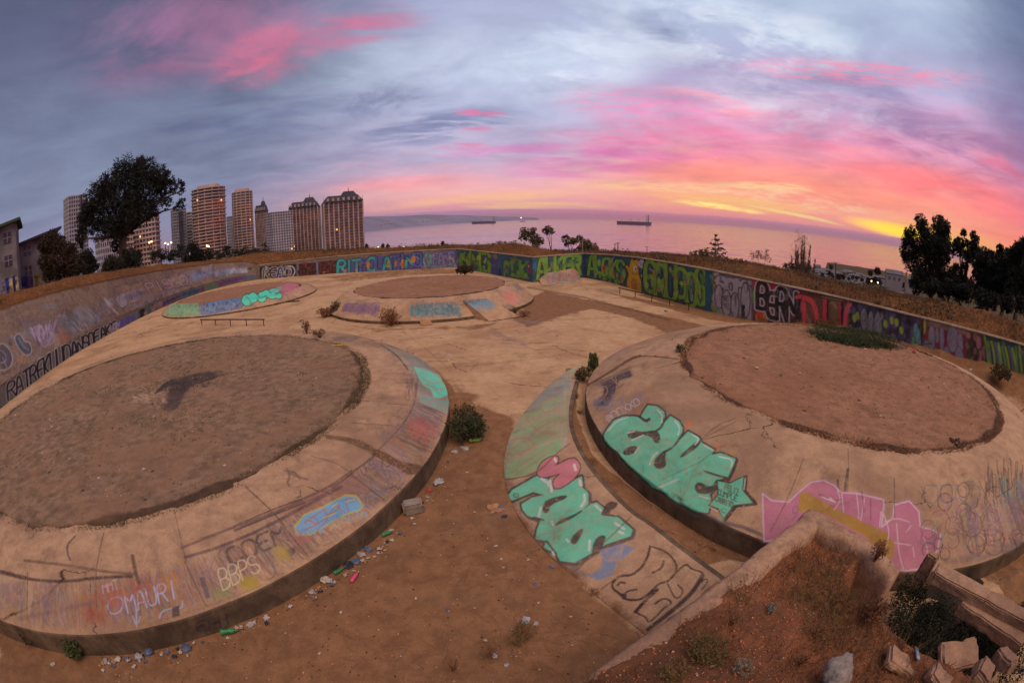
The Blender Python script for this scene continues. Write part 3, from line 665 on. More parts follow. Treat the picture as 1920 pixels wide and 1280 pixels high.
CB.stroke(z3((1720, 890), (1712, 960)), 1.6, WH, .9); CB.stroke(z3((1490, 1072), (1540, 1100)), 2, WH, .7)
TXc = (44, 62, 58)
word(CB, 'FELIZ', z3((1590, 920), (1680, 960), (1676, 1000), (1586, 955)), 1.5, TXc, rough=1)
word(CB, 'CUMPLE', z3((1540, 955), (1672, 1000), (1668, 1036), (1536, 990)), 1.5, TXc, rough=1)
word(CB, 'CABRITO', z3((1528, 1000), (1642, 1042), (1638, 1078), (1524, 1030)), 1.5, TXc, rough=1)
CB.stroke(smooth(z3((1565, 1085), (1572, 1108), (1592, 1108)), 1), 1.4, TXc); CB.stroke(z3((1580, 1080), (1581, 1083)), 1.8, TXc); CB.stroke(z3((1596, 1088), (1597, 1090)), 1.8, TXc)
CB.stroke(z3((1400, 1110), (1500, 1140), (1560, 1170), (1700, 1200), (1850, 1262)), 7, (92, 82, 88), .9, 1.5)
CB.stroke(smooth(z3((1765, 1180), (1772, 1165), (1788, 1160)), 1), 1.2, (80, 66, 60), .8)
for k in range(40):   # sprayed shading and drips inside the letters
    u = rng.uniform(880, 1600); v = 600+(u-900)*.6+rng.normal()*80; q = z3((u, v))[0]; j_, i_ = int(q[1]-CB.y0), int(q[0]-CB.x0)
    if CB.a[j_, i_] > .9 and CB.rgb[j_, i_, 1] > CB.rgb[j_, i_, 0]*1.5: CB.stroke([q, (q[0]+rng.normal()*5, q[1]+rng.normal()*4)], rng.uniform(5, 11), (84, 172, 146) if k % 2 else (128, 204, 176), .35, 3)
for k in range(14): q = z3((rng.uniform(900, 1500), 0))[0]; x = q[0]; y = np.interp(x, [1140, 1200, 1300, 1400], [805, 870, 930, 970]); CB.stroke([(x, y-3), (x+.5, y+rng.uniform(4, 14))], 1.2, (90, 150, 130), .7)
# pink piece
pk = z5((152, 198), (205, 238), (300, 246), (370, 180), (430, 132), (500, 122), (560, 150), (602, 192), (690, 196), (842, 232), (845, 262), (832, 390), (898, 335), (904, 262), (990, 240), (1045, 300), (1052, 385), (1120, 405), (1170, 430), (1152, 520), (1082, 622), (960, 640), (840, 620), (800, 560), (500, 400), (160, 472))
CB.stroke(pk, 12, (190, 140, 150), .3, 4, closed=True); CB.poly(pk, (186, 112, 142), .92); CB.stroke(pk, 2.4, (206, 176, 196), .95, closed=True)
CB.poly(z5((368, 195), (400, 186), (540, 268), (740, 366), (862, 420), (905, 480), (902, 560), (842, 584), (750, 450), (480, 300), (350, 302)), (168, 128, 52), .95)
for p in (((580, 180), (600, 240), (560, 290)), ((690, 200), (700, 290), (700, 340)), ((735, 225), (712, 350)), ((838, 300), (880, 410), (860, 500)), ((850, 360), (920, 335), (990, 360)), ((905, 478), (1000, 492)), ((918, 370), (930, 540), (960, 640)), ((1060, 420), (1100, 520), (1080, 620)), ((1010, 500), (1020, 560)), ((975, 415), (1000, 380)), ((605, 200), (615, 300)), ((830, 300), (820, 390))):
    CB.stroke(smooth(z5(*p), 2), 1.8, (212, 186, 200), .85)
for p in (((770, 235), (770, 350)), ((720, 180), (730, 300)), ((470, 200), (560, 240), (600, 230)), ((905, 110), (905, 330)), ((385, 0), (300, 220), (195, 415))): CB.stroke(smooth(z5(*p), 1), 1.5, (78, 50, 66), .8)
for k in range(5): CB.stroke(z5((490+k*20, 215+k*8), (560-k*6, 245-k*6)), 2, (214, 200, 200), .8)
CB.stroke(smooth(z5((345, 265), (318, 290), (340, 322), (358, 280), (345, 265)), 2), 1.3, (84, 80, 140), .8); CB.stroke(smooth(z5((345, 320), (320, 350)), 1), 1.3, (84, 80, 140), .8)
# tangle of tags at the right end
for col_, nn, w_ in (((96, 120, 124), 12, 1.8), ((120, 60, 62), 16, 1.6), ((70, 46, 66), 22, 1.8), ((168, 120, 134), 10, 2.2), ((150, 70, 60), 8, 1.4)):
    for k in range(nn):
        x = rng.uniform(1080, 1640); y = np.interp(x, [1080, 1300, 1640], [420, 380, 330])+rng.normal()*95; r = rng.uniform(22, 62); th = np.linspace(0, rng.uniform(3.5, 6.6), 12)+rng.uniform(0, 6)
        CB.stroke(z5(*[(x+r*math.cos(q)*1.0, y+r*1.25*math.sin(q)) for q in th]), w_, col_, .75)
for k in range(4): CB.stroke(smooth(z5((1080+k*90, 150), (1070+k*90, 240), (1150+k*80, 260), (1160+k*80, 150), (1085+k*90, 150)), 2), 2, (84, 104, 116), .6)
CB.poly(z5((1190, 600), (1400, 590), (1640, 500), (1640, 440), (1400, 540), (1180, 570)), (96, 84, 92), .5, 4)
scrib(CB, [(1840, 870), (1919, 850), (1919, 940), (1850, 960)], (60, 56, 66), 1.8, 12, .7); scrib(CB, [(1870, 890), (1919, 880), (1919, 960), (1880, 960)], (110, 150, 140), 2, 8, .6)
for k in range(10): CB.stroke([(1100+k*3, 690-k*3+2), (1180+k*4, 655-k*5)], 1.6, (96, 90, 120), .35)
# thin cracks on the cap and curb edge
joint(CB, z3((1000, 95), (1120, 95), (1280, 115)), 2.2, (84, 56, 44)); joint(CB, z3((700, 280), (860, 190), (960, 120), (1040, 92)), 4.5, (84, 56, 44), .9)
joint(CB, z3((1460, 610), (1540, 540), (1650, 500)), 1.6)
# ---- left mound
z2 = lambda *p: Z(440, 620, 3.368, *p); z1 = lambda *p: Z(0, 850, 2.977, *p)
def on_ring(c, r, z, th): 
    a, b = proj(np.array([[c[0]+r*math.cos(th), c[1]+r*math.sin(th), z]])); return (float(a[0]), float(b[0]))
def ring_tag(cv, c, ro, re, zk, ze, th, L, col, w, al, n=7, text=None):
    q = [on_ring(c, re, ze, th-L), on_ring(c, re, ze, th+L), on_ring(c, ro, zk, th+L), on_ring(c, ro, zk, th-L)]
    if text: word(cv, text, q, w, col, alpha=al, jig=.2, rough=2)
    else: scrib(cv, q, col, w, n, al)
FAD = [(120, 96, 100), (150, 96, 82), (104, 96, 120), (116, 124, 122), (170, 150, 140), (96, 78, 76), (130, 110, 140), (160, 120, 70)]
TX = ['SKRO', 'NESO', 'LOKA', 'RIMA', 'ZEK', 'TOMA', 'UNO', 'KRU', 'SEPA', 'VALE', 'MERO', 'DAX']
for k in range(210): ring_tag(CA, A_C, A_RO-.05, A_RE+.02, .38, .75, rng.uniform(-1.9, .75), rng.uniform(.02, .06), FAD[k % 8], rng.uniform(.9, 2.2), rng.uniform(.35, .7), 5)
for k in range(60): ring_tag(CA, A_C, A_RO-.12, A_RE+.1, .40, .72, rng.uniform(-1.9, .7), rng.uniform(.035, .08), FAD[(k*3) % 8], rng.uniform(1.2, 2.6), rng.uniform(.3, .6), text=TX[k % 12])
for k in range(30): 
    th = rng.uniform(-1.9, .7); p0 = on_ring(A_C, rng.uniform(A_RE, A_RO-.2), .6, th); CA.stroke([p0, (p0[0]+rng.normal()*12, p0[1]+rng.normal()*6)], rng.uniform(8, 26), FAD[k % 8], .22, 5)
for k in range(46): ring_tag(CB, B_C, B_RO-.1, B_RE+.1, .5, 1.0, rng.uniform(4.4, 5.4), rng.uniform(.02, .05), FAD[k % 8], rng.uniform(1, 2), rng.uniform(.3, .6), 5)
for k in range(60):   # run-off streaks and stains on the left rim
    th = rng.uniform(-2.0, 1.2); a_, b_ = on_ring(A_C, rng.uniform(A_RI+.1, A_RE), .82, th), on_ring(A_C, A_RO-rng.uniform(0, .7), .45, th); CA.stroke(smooth([a_, ((a_[0]+b_[0])/2+2, (a_[1]+b_[1])/2), b_], 1), rng.uniform(3, 14), (112, 88, 74) if k % 3 else (96, 84, 80), .16, 2.5)
CA.poly(z2((930, 90), (1110, 130), (1240, 210), (1330, 320), (1378, 420), (1330, 522), (1170, 460), (1150, 330), (1085, 220)), (136, 150, 140), .55, 2)
CA.poly(z2((1130, 225), (1200, 236), (1300, 285), (1308, 318), (1342, 350), (1348, 402), (1290, 430), (1256, 418), (1240, 372), (1188, 340), (1160, 290)), (92, 206, 182), .98)
CA.poly(z2((1165, 400), (1230, 410), (1300, 440), (1370, 430), (1335, 515), (1260, 490), (1180, 450)), (116, 160, 152), .8, 1.5)
for p in (((1160, 280), (1230, 330), (1300, 330)), ((1180, 390), (1250, 420), (1340, 440)), ((1200, 440), (1290, 450), (1330, 500)), ((1150, 230), (1250, 260), (1300, 300)), ((1000, 110), (1120, 190)), ((1200, 340), (1260, 350), (1290, 400)), ((1240, 380), (1330, 360))): CA.stroke(smooth(z2(*p), 2), 1.4, (190, 106, 84), .8)
for p in (((1000, 310), (1060, 340), (1100, 280), (1040, 260), (1000, 310)),): CA.stroke(smooth(z2(*p), 2), 1.2, (150, 104, 88), .7)
joint(CA, z2((925, 88), (1020, 150), (1062, 200), (1092, 242)), 3, (78, 62, 58)); joint(CA, z2((1150, 330), (1140, 460), (1070, 580), (1020, 640), (880, 780)), 3, (92, 76, 74), .8)
joint(CA, z2((1170, 460), (1325, 525)), 1.6); joint(CA, z2((1050, 690), (1245, 765)), 1.6); joint(CA, z2((745, 580), (880, 590), (1000, 600)), 1.2)
word(CA, 'OTRES', z2((1120, 240), (1130, 450), (1080, 440), (1070, 250)), 1.4, (112, 92, 96), alpha=.8); scrib(CA, z2((1085, 280), (1160, 280), (1150, 440), (1080, 420)), (108, 88, 96), 1.4, 8, .7)
scrib(CA, z2((1130, 520), (1290, 560), (1250, 700), (1070, 660)), (176, 84, 72), 1.5, 11, .7); word(CA, 'ARNO', z2((1180, 540), (1290, 640), (1200, 720), (1080, 640)), 1.8, (184, 92, 80), alpha=.7)
word(CA, 'RUDE', z2((880, 640), (1060, 480), (1090, 520), (930, 720)), 1.6, (120, 98, 98), alpha=.8); scrib(CA, z2((900, 640), (1060, 540), (1080, 640), (950, 750)), (112, 96, 102), 1.3, 9, .7)
word(CA, 'NEO', z2((980, 650), (1100, 740), (1050, 800), (960, 700)), 1.6, (170, 92, 80), alpha=.6)
word(CA, 'E', z2((1050, 760), (1100, 770), (1100, 820), (1050, 812)), 1.8, (124, 110, 104), alpha=.9)
word(CA, 'TORE', z2((755, 880), (875, 805), (895, 855), (780, 940)), 1.8, (92, 84, 104), alpha=.9)
for p in (((870, 935), (920, 990), (960, 1000), (1050, 960), (1040, 900), (930, 870), (960, 930), (975, 990)), ((860, 940), (850, 980), (960, 1035), (1070, 960)), ((930, 870), (1000, 900), (950, 960)), ((1010, 980), (1040, 1000), (1060, 960))): CA.stroke(smooth(z2(*p), 2), 2.2, (110, 100, 106), .85)
joint(CA, z2((740, 910), (860, 1000), (945, 1070)), 2.2, (72, 60, 58)); joint(CA, z2((740, 900), (560, 1040), (240, 1160), (0, 1260)), 4.5, (84, 70, 76), .9); joint(CA, z2((740, 880), (560, 1010), (230, 1130), (0, 1230)), 2.6, (80, 62, 60), .9); joint(CA, z2((880, 790), (740, 895)), 4, (84, 70, 76))
joint(CA, z2((480, 790), (640, 830), (740, 900)), 1.4); joint(CA, z2((70, 990), (240, 1140), (330, 1240)), 1.3)
dirtc = z2((560, 655), (680, 665), (800, 690), (880, 740), (960, 770), (1040, 820), (1190, 850), (1185, 900), (1100, 910), (1020, 860), (900, 800), (800, 740), (700, 700), (580, 680))
CA.poly(dirtc, (96, 70, 54), .95, 1.5)
for k in range(40): 
    q = z2((rng.uniform(800, 1020), 0))[0]; x = rng.uniform(760, 1120); y = np.interp(x, [760, 1120], [700, 880])+rng.normal()*14; q = z2((x, y))[0]; CA.stroke([q, (q[0]+rng.normal()*4, q[1]+rng.normal()*4)], 2, (66, 48, 38) if k % 2 else (150, 106, 76), .8)
for p in (((330, 870), (350, 920), (330, 960), (345, 975)), ((350, 900), (400, 920), (460, 938)), ((315, 880), (380, 890), (410, 930))): CA.stroke(smooth(z2(*p), 2), 4, (118, 96, 84), .85)
bl = z2((378, 1235), (440, 1160), (560, 1110), (620, 1075), (700, 1036), (765, 1040), (812, 1100), (790, 1132), (700, 1160), (600, 1215), (480, 1285), (390, 1290))
CA.poly(z2((640, 960), (760, 900), (860, 1000), (820, 1050), (600, 1060), (330, 1200), (300, 1150)), (150, 92, 78), .45, 5)
CA.poly(bl, (98, 168, 212), .95); CA.stroke(bl, 3, (180, 172, 66), .9, closed=True)
for p in (((440, 1210), (500, 1160), (540, 1230), (460, 1190)), ((520, 1260), (600, 1180), (560, 1130)), ((600, 1160), (680, 1100), (620, 1090), (700, 1150)), ((720, 1140), (690, 1050), (770, 1060)), ((480, 1180), (580, 1120)), ((440, 1260), (560, 1200), (640, 1100))): CA.stroke(smooth(z2(*p), 2), 2, (176, 84, 70), .85)
for p in (((620, 1110), (650, 1090)), ((700, 1080), (760, 1060)), ((560, 1180), (640, 1150))): CA.stroke(z2(*p), 2.2, (196, 186, 80), .9)
scrib(CA, z2((500, 1240), (830, 1120), (850, 1170), (520, 1290)), (116, 170, 200), 1.8, 12, .7); scrib(CA, z2((560, 1220), (800, 1130), (820, 1190), (600, 1290)), (196, 150, 80), 1.6, 10, .7)
scrib(CA, z2((790, 1030), (930, 1060), (900, 1110), (800, 1100)), (110, 88, 88), 1.6, 8, .6)
word(CA, 'COEM', z1((1250, 540), (1580, 395), (1615, 480), (1285, 625)), 5, (84, 76, 80), alpha=.9); CA.stroke(smooth(z1((1570, 400), (1640, 520), (1700, 560)), 1), 5, (128, 92, 88), .6)
scrib(CA, z1((1600, 400), (1720, 440), (1740, 520), (1660, 500)), (184, 108, 104), 2, 7, .7); CA.poly(z1((1590, 540), (1640, 520), (1650, 548), (1630, 570)), (84, 70, 80), .8)
CA.poly(z1((1520, 520), (1600, 520), (1620, 590), (1540, 600)), (176, 150, 60), .7, 5); CA.poly(z1((1340, 690), (1430, 680), (1450, 740), (1380, 770), (1330, 740)), (168, 146, 54), .85, 5)
CA.poly(z1((1180, 760), (1280, 720), (1300, 800), (1200, 810)), (120, 140, 84), .45, 6); CA.poly(z1((1110, 690), (1140, 686), (1175, 800), (1150, 808)), (92, 82, 96), .9)
word(CA, 'BBPS', z1((1205, 650), (1425, 562), (1462, 650), (1240, 765)), 2.6, (200, 184, 150), alpha=.95)
CA.stroke(z1((1030, 600), (1145, 840), (1160, 850)), 2.4, (86, 70, 64), .8); joint(CA, z1((975, 330), (1020, 520), (1040, 600)), 1.4); joint(CA, z1((580, 440), (530, 650), (540, 860)), 1.8); joint(CA, z1((1370, 180), (1530, 330), (1620, 450), (1720, 570)), 1.8, (80, 66, 62)); joint(CA, z1((155, 660), (150, 870)), 1.6)
CA.stroke(z1((1090, 640), (1130, 830)), 1.2, (96, 76, 70), .7)
word(CA, 'MAURI', z1((685, 790), (985, 700), (1000, 800), (710, 890)), 3, (168, 176, 208), alpha=.95); CA.stroke(smooth(z1((600, 850), (620, 800), (690, 800), (680, 880), (620, 900), (600, 850)), 2), 2.6, (168, 170, 196), .85)
for p in (((760, 860), (762, 965)), ((740, 905), (762, 965), (785, 910)), ((890, 915), (900, 880), (960, 860), (1020, 862), (1018, 820))): CA.stroke(smooth(z1(*p), 2), 2.6, (168, 176, 206), .85)
for k in range(3): scrib(CA, z1((450+k*140, 740-k*20), (650+k*130, 660-k*20), (680+k*120, 880-k*30), (470+k*130, 940-k*20)), (168, 80, 66), 1.8, 8, .6)
CA.poly(z1((460, 880), (540, 850), (600, 900), (580, 940), (480, 940)), (164, 80, 70), .5, 4); CA.poly(z1((900, 680), (970, 650), (990, 720), (920, 780)), (180, 120, 60), .45, 6)
CA.poly(z1((960, 860), (1000, 845), (1005, 905), (962, 915)), (60, 54, 72), .9); word(CA, 'MMT', z1((565, 730), (655, 700), (665, 750), (575, 780)), 2, (190, 170, 176), alpha=.8)
for k, (c_, x_) in enumerate((((120, 96, 124), 0), ((130, 100, 128), 60), ((138, 108, 124), 230))): CA.poly(z1((x_, 720), (x_+70, 715), (x_+75, 850), (x_, 860)), c_, .3, 6)
for p in (((0, 662), (150, 700), (350, 716), (560, 690), (735, 684)), ((0, 655), (140, 690))): CA.stroke(smooth(z1(*p), 2), 6, (66, 54, 60), .9, 1.2)
CA.stroke(smooth(z1((140, 596), (380, 622), (560, 655), (740, 672)), 2), 5, (104, 80, 70), .85, 1.5); CA.stroke(smooth(z1((740, 570), (752, 650), (775, 720)), 1), 7, (84, 64, 58), .9, 1.5); CA.stroke(smooth(z1((1015, 525), (1250, 430), (1530, 330), (1730, 240), (1905, 150)), 2), 5.5, (110, 84, 82), .85, 1.2); CA.stroke(smooth(z1((1035, 578), (1200, 530), (1400, 450), (1560, 370), (1905, 185)), 2), 6, (84, 72, 80), .85, 1.2)
CA.stroke(smooth(z1((420, 460), (372, 510), (378, 560), (392, 592)), 2), 3.5, (80, 66, 70), .9)
CA.stroke(smooth(z1((100, 920), (300, 880), (520, 830)), 2), 9, (110, 84, 92), .45, 3)
word(CA, 'EHI', z1((1085, 940), (1300, 895), (1310, 945), (1095, 1000)), 2.6, (66, 52, 84), alpha=.9)
CA.stroke(z1((860, 940), (1100, 870), (1400, 760), (1700, 640), (1905, 520)), 2, (120, 96, 80), .5)
# black drain stain on the dirt
CA.poly(smooth([(302, 768), (310, 745), (322, 722), (300, 735), (285, 742), (312, 712), (345, 706), (372, 698), (404, 697), (412, 706), (385, 716), (360, 722), (346, 738), (336, 764), (320, 772)], 1, True), (52, 48, 54), .97, 1.2)
for k in range(90):
    x, y = rng.uniform(285, 415), 0; y = np.interp(x, [285, 320, 345, 415], [755, 745, 715, 702])+rng.normal()*9; CA.stroke([(x, y), (x+rng.normal()*5, y+rng.normal()*2)], rng.uniform(1, 4), (60, 54, 56), .75, 1)
for k in range(50):
    x, y = rng.uniform(20, 690), rng.uniform(640, 980); CA.stroke([(x, y), (x+rng.normal()*40, y+rng.normal()*8)], rng.uniform(8, 30), ((92, 80, 60), (160, 120, 96), (96, 74, 66))[k % 3], .22, 6)
for k in range(30):
    x, y = 250+rng.random()*60, 735+rng.random()*20; CA.stroke([(x, y), (x+rng.normal()*8, y+rng.normal()*3)], 2.5, (190, 158, 130), .5)
CA.poly([(620, 632), (665, 628), (676, 632), (660, 642), (625, 640)], (116, 96, 88), .9)
# ---- middle far mound
z6 = lambda *p: Z(600, 480, 6.4, *p)
CC.poly(z6((330, 560), (700, 560), (700, 700), (260, 660)), (118, 108, 132), .5, 2); CC.poly(z6((1080, 590), (1180, 555), (1640, 560), (1700, 720), (1080, 720)), (104, 126, 142), .55, 2)
for c_ in ((96, 84, 134), (84, 80, 120), (150, 90, 96)): scrib(CC, z6((300, 560), (720, 560), (700, 740), (240, 680)), c_, 1.1, 22, .75)
for c_ in ((70, 110, 130), (64, 86, 120), (86, 150, 170), (92, 120, 96)): scrib(CC, z6((1080, 570), (1660, 560), (1720, 740), (1080, 740)), c_, 1.2, 24, .8)
word(CC, 'SENSO', z6((310, 570), (690, 560), (680, 660), (300, 660)), 1.5, (84, 76, 130), alpha=.8)
word(CC, 'MAKERS', z6((1100, 580), (1640, 560), (1660, 690), (1090, 700)), 2, (60, 96, 120), alpha=.7)
z7 = lambda *p: Z(840, 450, 6.857, *p)
CC.poly(z7((640, 650), (800, 590), (900, 690), (940, 760), (880, 830), (760, 830)), (176, 130, 118), .6, 2)
for k in range(9):
    x, y = rng.uniform(700, 880), rng.uniform(610, 780); CC.stroke(smooth(z7((x, y), (x+40, y+20), (x+10, y+60), (x+60, y+70)), 2), 1.6, (214, 116, 108), .85)
CC.poly(z7((820, 560), (900, 560), (990, 630), (900, 660)), (112, 108, 104), .7, 2); CC.poly(z7((690, 830), (820, 830), (800, 880), (730, 880)), (112, 108, 104), .7, 2)
for p in (z6((200, 745), (420, 790), (900, 805)), z6((620, 500), (700, 540))): joint(CC, p, .8)
# ---- far left mound
z8 = lambda *p: Z(280, 320, 4.266, *p)
CD.poly(z8((110, 1150), (190, 1062), (400, 1058), (410, 1150), (240, 1172)), (110, 158, 122), .85); 
for c_ in ((84, 120, 96), (120, 176, 140)): scrib(CD, z8((160, 1080), (400, 1062), (400, 1150), (140, 1160)), c_, 1.4, 14, .8)
CD.poly(smooth(z8((400, 1145), (398, 1100), (440, 1055), (560, 1040), (700, 1010), (740, 1030), (770, 1092), (600, 1130), (440, 1158)), 1, True), (86, 118, 158), .95)
for c_ in ((58, 76, 116), (60, 80, 120), (112, 146, 176)): scrib(CD, z8((430, 1060), (740, 1020), (750, 1095), (430, 1145)), c_, 1.5, 12, .85)
for x, y, a, b_ in ((785, 1035, 45, 45), (830, 1015, 36, 40), (900, 1010, 36, 40), (935, 985, 30, 30), (1000, 960, 40, 18), (985, 1000, 34, 24), (1035, 1000, 26, 22)):
    q = z8(*[(x+a*math.cos(t_), y+b_*math.sin(t_)-.0*t_) for t_ in np.linspace(0, 6.28, 18)[:-1]]); CD.stroke(q, 3.0, (40, 60, 60), .95, closed=True); 
for x, y, a, b_ in ((785, 1035, 45, 45), (830, 1015, 36, 40), (900, 1010, 36, 40), (935, 985, 30, 30), (1000, 960, 40, 18), (985, 1000, 34, 24), (1035, 1000, 26, 22)):
    q = z8(*[(x+a*math.cos(t_), y+b_*math.sin(t_)) for t_ in np.linspace(0, 6.28, 18)[:-1]]); CD.poly(q, (70, 214, 186), 1.0)
for p in (((770, 1000), (810, 1040), (812, 1080)), ((870, 980), (880, 1020), (930, 1000)), ((935, 1000), (940, 1030)), ((1010, 990), (1030, 985))): CD.stroke(smooth(z8(*p), 2), 1.4, (44, 84, 80), .9)
CD.poly(z8((1020, 930), (1120, 890), (1220, 930), (1160, 970), (1080, 1010)), (168, 116, 132), .7, 2); scrib(CD, z8((1060, 920), (1160, 890), (1220, 950), (1090, 1010)), (196, 104, 124), 1.4, 10, .8)
CD.poly(z8((960, 960), (1050, 920), (1060, 950), (980, 980)), (120, 156, 150), .6, 1)
for p in (z8((1060, 960), (1110, 1010)), z8((400, 1060), (392, 1130))): joint(CD, p, .8)

gA = mound('skate_mound', 'large left mound of concrete with a brownish dirt top and dark drain stain', A_C, A_RO, A_RE, A_RI, .35, .77, .83, CA, M_DIRT, None, .05)
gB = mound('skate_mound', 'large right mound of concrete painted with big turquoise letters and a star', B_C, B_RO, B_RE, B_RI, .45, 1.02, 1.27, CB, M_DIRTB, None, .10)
gC = mound('skate_mound', 'middle far mound with faded blue graffiti, a shrub on top and a ramp', C_C, C_RO, C_RE, C_RI, .16, .95, 1.0, CC, M_DIRTB, None, .03)
gD = mound('skate_mound', 'low far left mound with bright turquoise bubble letters on its slope', D_C, D_RO, D_RE, D_RI, .12, .50, .55, CD, M_DIRTB, None, .02)

# ------------------------------------------------------------------ curved strip in front of the right mound
LOW = pw([(1083, 686), (1045, 705), (1005, 745), (965, 795), (945, 850), (944, 900), (962, 950), (1000, 1012), (1080, 1085), (1216, 1192), (1262, 1236)], .02)
HIGH = [tuple(at(a, b, .32)[:2]) for a, b in [(1086, 688), (1078, 712), (1066, 760), (1066, 800), (1080, 840), (1112, 890), (1180, 962), (1215, 982), (1268, 1025), (1345, 1080), (1392, 1118)]]
CS = Canvas(920, 660, 1440, 1220, 1.0)
z4 = lambda *p: Z(900, 900, 3.369, *p)
CS.poly(z3((620, 170), (500, 205), (400, 262), (250, 400), (172, 540), (142, 740), (162, 892), (370, 850), (565, 668), (565, 400), (600, 230)), (158, 162, 136), .68, 3)
scrib(CS, z3((250, 300), (600, 200), (560, 660), (180, 860)), (126, 160, 130), 3, 26, .5); scrib(CS, z3((250, 300), (600, 200), (560, 660), (180, 860)), (180, 130, 108), 1.3, 22, .5); scrib(CS, z3((330, 260), (600, 190), (580, 400), (250, 480)), (128, 140, 160), 1.8, 14, .5)
for p, c_ in ((((250, 480), (400, 420), (540, 345), (530, 380), (440, 450), (260, 520)), (140, 164, 120)), (((200, 580), (350, 520), (540, 470), (520, 510), (380, 570), (190, 640)), (136, 160, 118)), (((160, 880), (170, 800), (300, 740), (500, 625), (545, 660), (480, 740), (340, 830), (240, 890)), (120, 170, 122)), (((180, 700), (330, 620), (480, 560), (500, 600), (330, 700), (190, 760)), (130, 152, 112)), (((400, 300), (540, 260), (540, 330), (380, 400), (300, 420)), (140, 150, 140))):
    CS.poly(smooth(z3(*p), 2, True), c_, .75, 1.5)
CS.stroke(z3((618, 165), (520, 200), (418, 258)), 6, (110, 190, 168), .85); CS.stroke(z3((520, 215), (430, 262)), 3, (196, 120, 92), .7)
for p in (((250, 440), (330, 420), (320, 470), (400, 430), (420, 470), (520, 420)), ((300, 480), (310, 520), (400, 600), (500, 590)), ((170, 650), (260, 620), (340, 640), (350, 680), (260, 730), (180, 740)), ((340, 590), (480, 500), (500, 540), (380, 600)), ((200, 850), (300, 780), (420, 700), (480, 650)), ((220, 870), (330, 800), (440, 720)), ((350, 330), (440, 300), (520, 300)), ((300, 360), (420, 340)), ((160, 700), (230, 690)), ((420, 380), (530, 330))): CS.stroke(smooth(z3(*p), 2), 1.7, (178, 104, 84), .7)
for p in (((380, 330), (450, 350), (540, 290)), ((420, 430), (500, 400)), ((470, 320), (560, 280))): CS.stroke(smooth(z3(*p), 1), 3, (126, 136, 160), .6, 1.5)
CS.stroke(z3((218, 590), (250, 575)), 2, (70, 70, 110), .8); CS.stroke(z3((265, 470), (315, 452)), 1.6, (70, 70, 90), .8)
# turquoise and pink word
H1 = z3((182, 1000), (210, 960), (372, 868), (440, 890), (480, 960), (660, 872), (668, 935), (440, 1000), (345, 975), (206, 1032))
bd = z4((262, 150), (330, 108), (500, 70), (640, 40), (684, 80), (684, 150), (640, 195), (700, 150), (735, 138), (802, 190), (770, 222), (872, 232), (965, 312), (950, 352), (800, 402), (700, 462), (600, 520), (505, 508), (482, 462), (400, 424), (420, 382), (350, 372), (360, 310), (384, 250), (300, 222), (268, 182))
for q in (H1, bd): CS.stroke(q, 18, (124, 130, 112), .3, 5, closed=True)
for q in (H1, bd): CS.stroke(q, 8, DK, .95, closed=True)
CS.stroke([(a+3, b+3) for a, b in bd], 8, (92, 78, 80), .9, closed=True)
S1 = smooth(z3((370, 842), (402, 778), (480, 738), (512, 752), (500, 790), (478, 812), (600, 748), (642, 780), (652, 832), (600, 902), (490, 965), (468, 905), (532, 850), (470, 868), (412, 882), (372, 865)), 1, True)
CS.poly(H1, TEAL); CS.poly(bd, TEAL); CS.stroke(S1, 4.5, DK, .95, closed=True); CS.poly(S1, PK)
for p in (((395, 165), (418, 120), (552, 86), (545, 118), (450, 150), (432, 208), (396, 204)), ((565, 385), (600, 330), (655, 295), (640, 350), (600, 412)), ((480, 262), (560, 228), (620, 205), (540, 250), (490, 282)), ((720, 380), (760, 345), (800, 350), (780, 400), (760, 460), (700, 470)), ((810, 125), (890, 150), (780, 222), (760, 215)), ): CS.poly(smooth(z4(*p), 1, True), DK, .95)
for p in (((640, 195), (560, 245), (480, 280)), ((420, 382), (480, 462)), ((340, 235), (400, 250))): CS.stroke(z4(*p), 4, DK, .9)
for p in (((485, 760), (492, 775)), ((612, 800), (620, 830)), ((400, 890), (430, 910)), ((455, 900), (465, 970)), ((645, 895), (650, 925))): CS.stroke(z3(*p), 5, WH, .85)
for p in (((660, 90), (662, 130), (640, 165)), ((385, 170), (372, 225)), ((730, 160), (765, 190)), ((548, 372), (560, 388)), ((692, 380), (690, 440)), ((455, 262), (460, 280)), ((460, 455), (466, 470)), ((855, 270), (910, 305)), ((880, 325), (905, 335)), ((430, 14), (432, 30)), ((636, 8), (640, 34))): CS.stroke(z4(*p), 4.5, WH, .8)
word(CS, 'E3', z4((210, 80), (245, 85), (245, 110), (210, 105)), 1.2, (50, 70, 64))
CS.poly(z4((750, 440), (900, 402), (975, 424), (930, 472), (862, 522), (830, 602), (740, 632), (680, 602), (770, 552), (772, 480)), (108, 132, 168), .9, 1.5)
for k in range(9): CS.stroke(smooth(z4((760+k*14, 470+rng.normal()*20), (800+k*12, 520), (830+k*8, 470), (900, 430+rng.normal()*14)), 2), 1.1, (186, 150, 120), .7)
CS.stroke(z4((590, 560), (650, 585), (700, 600)), 5, (110, 120, 140), .5, 2)
BK = (46, 40, 48)
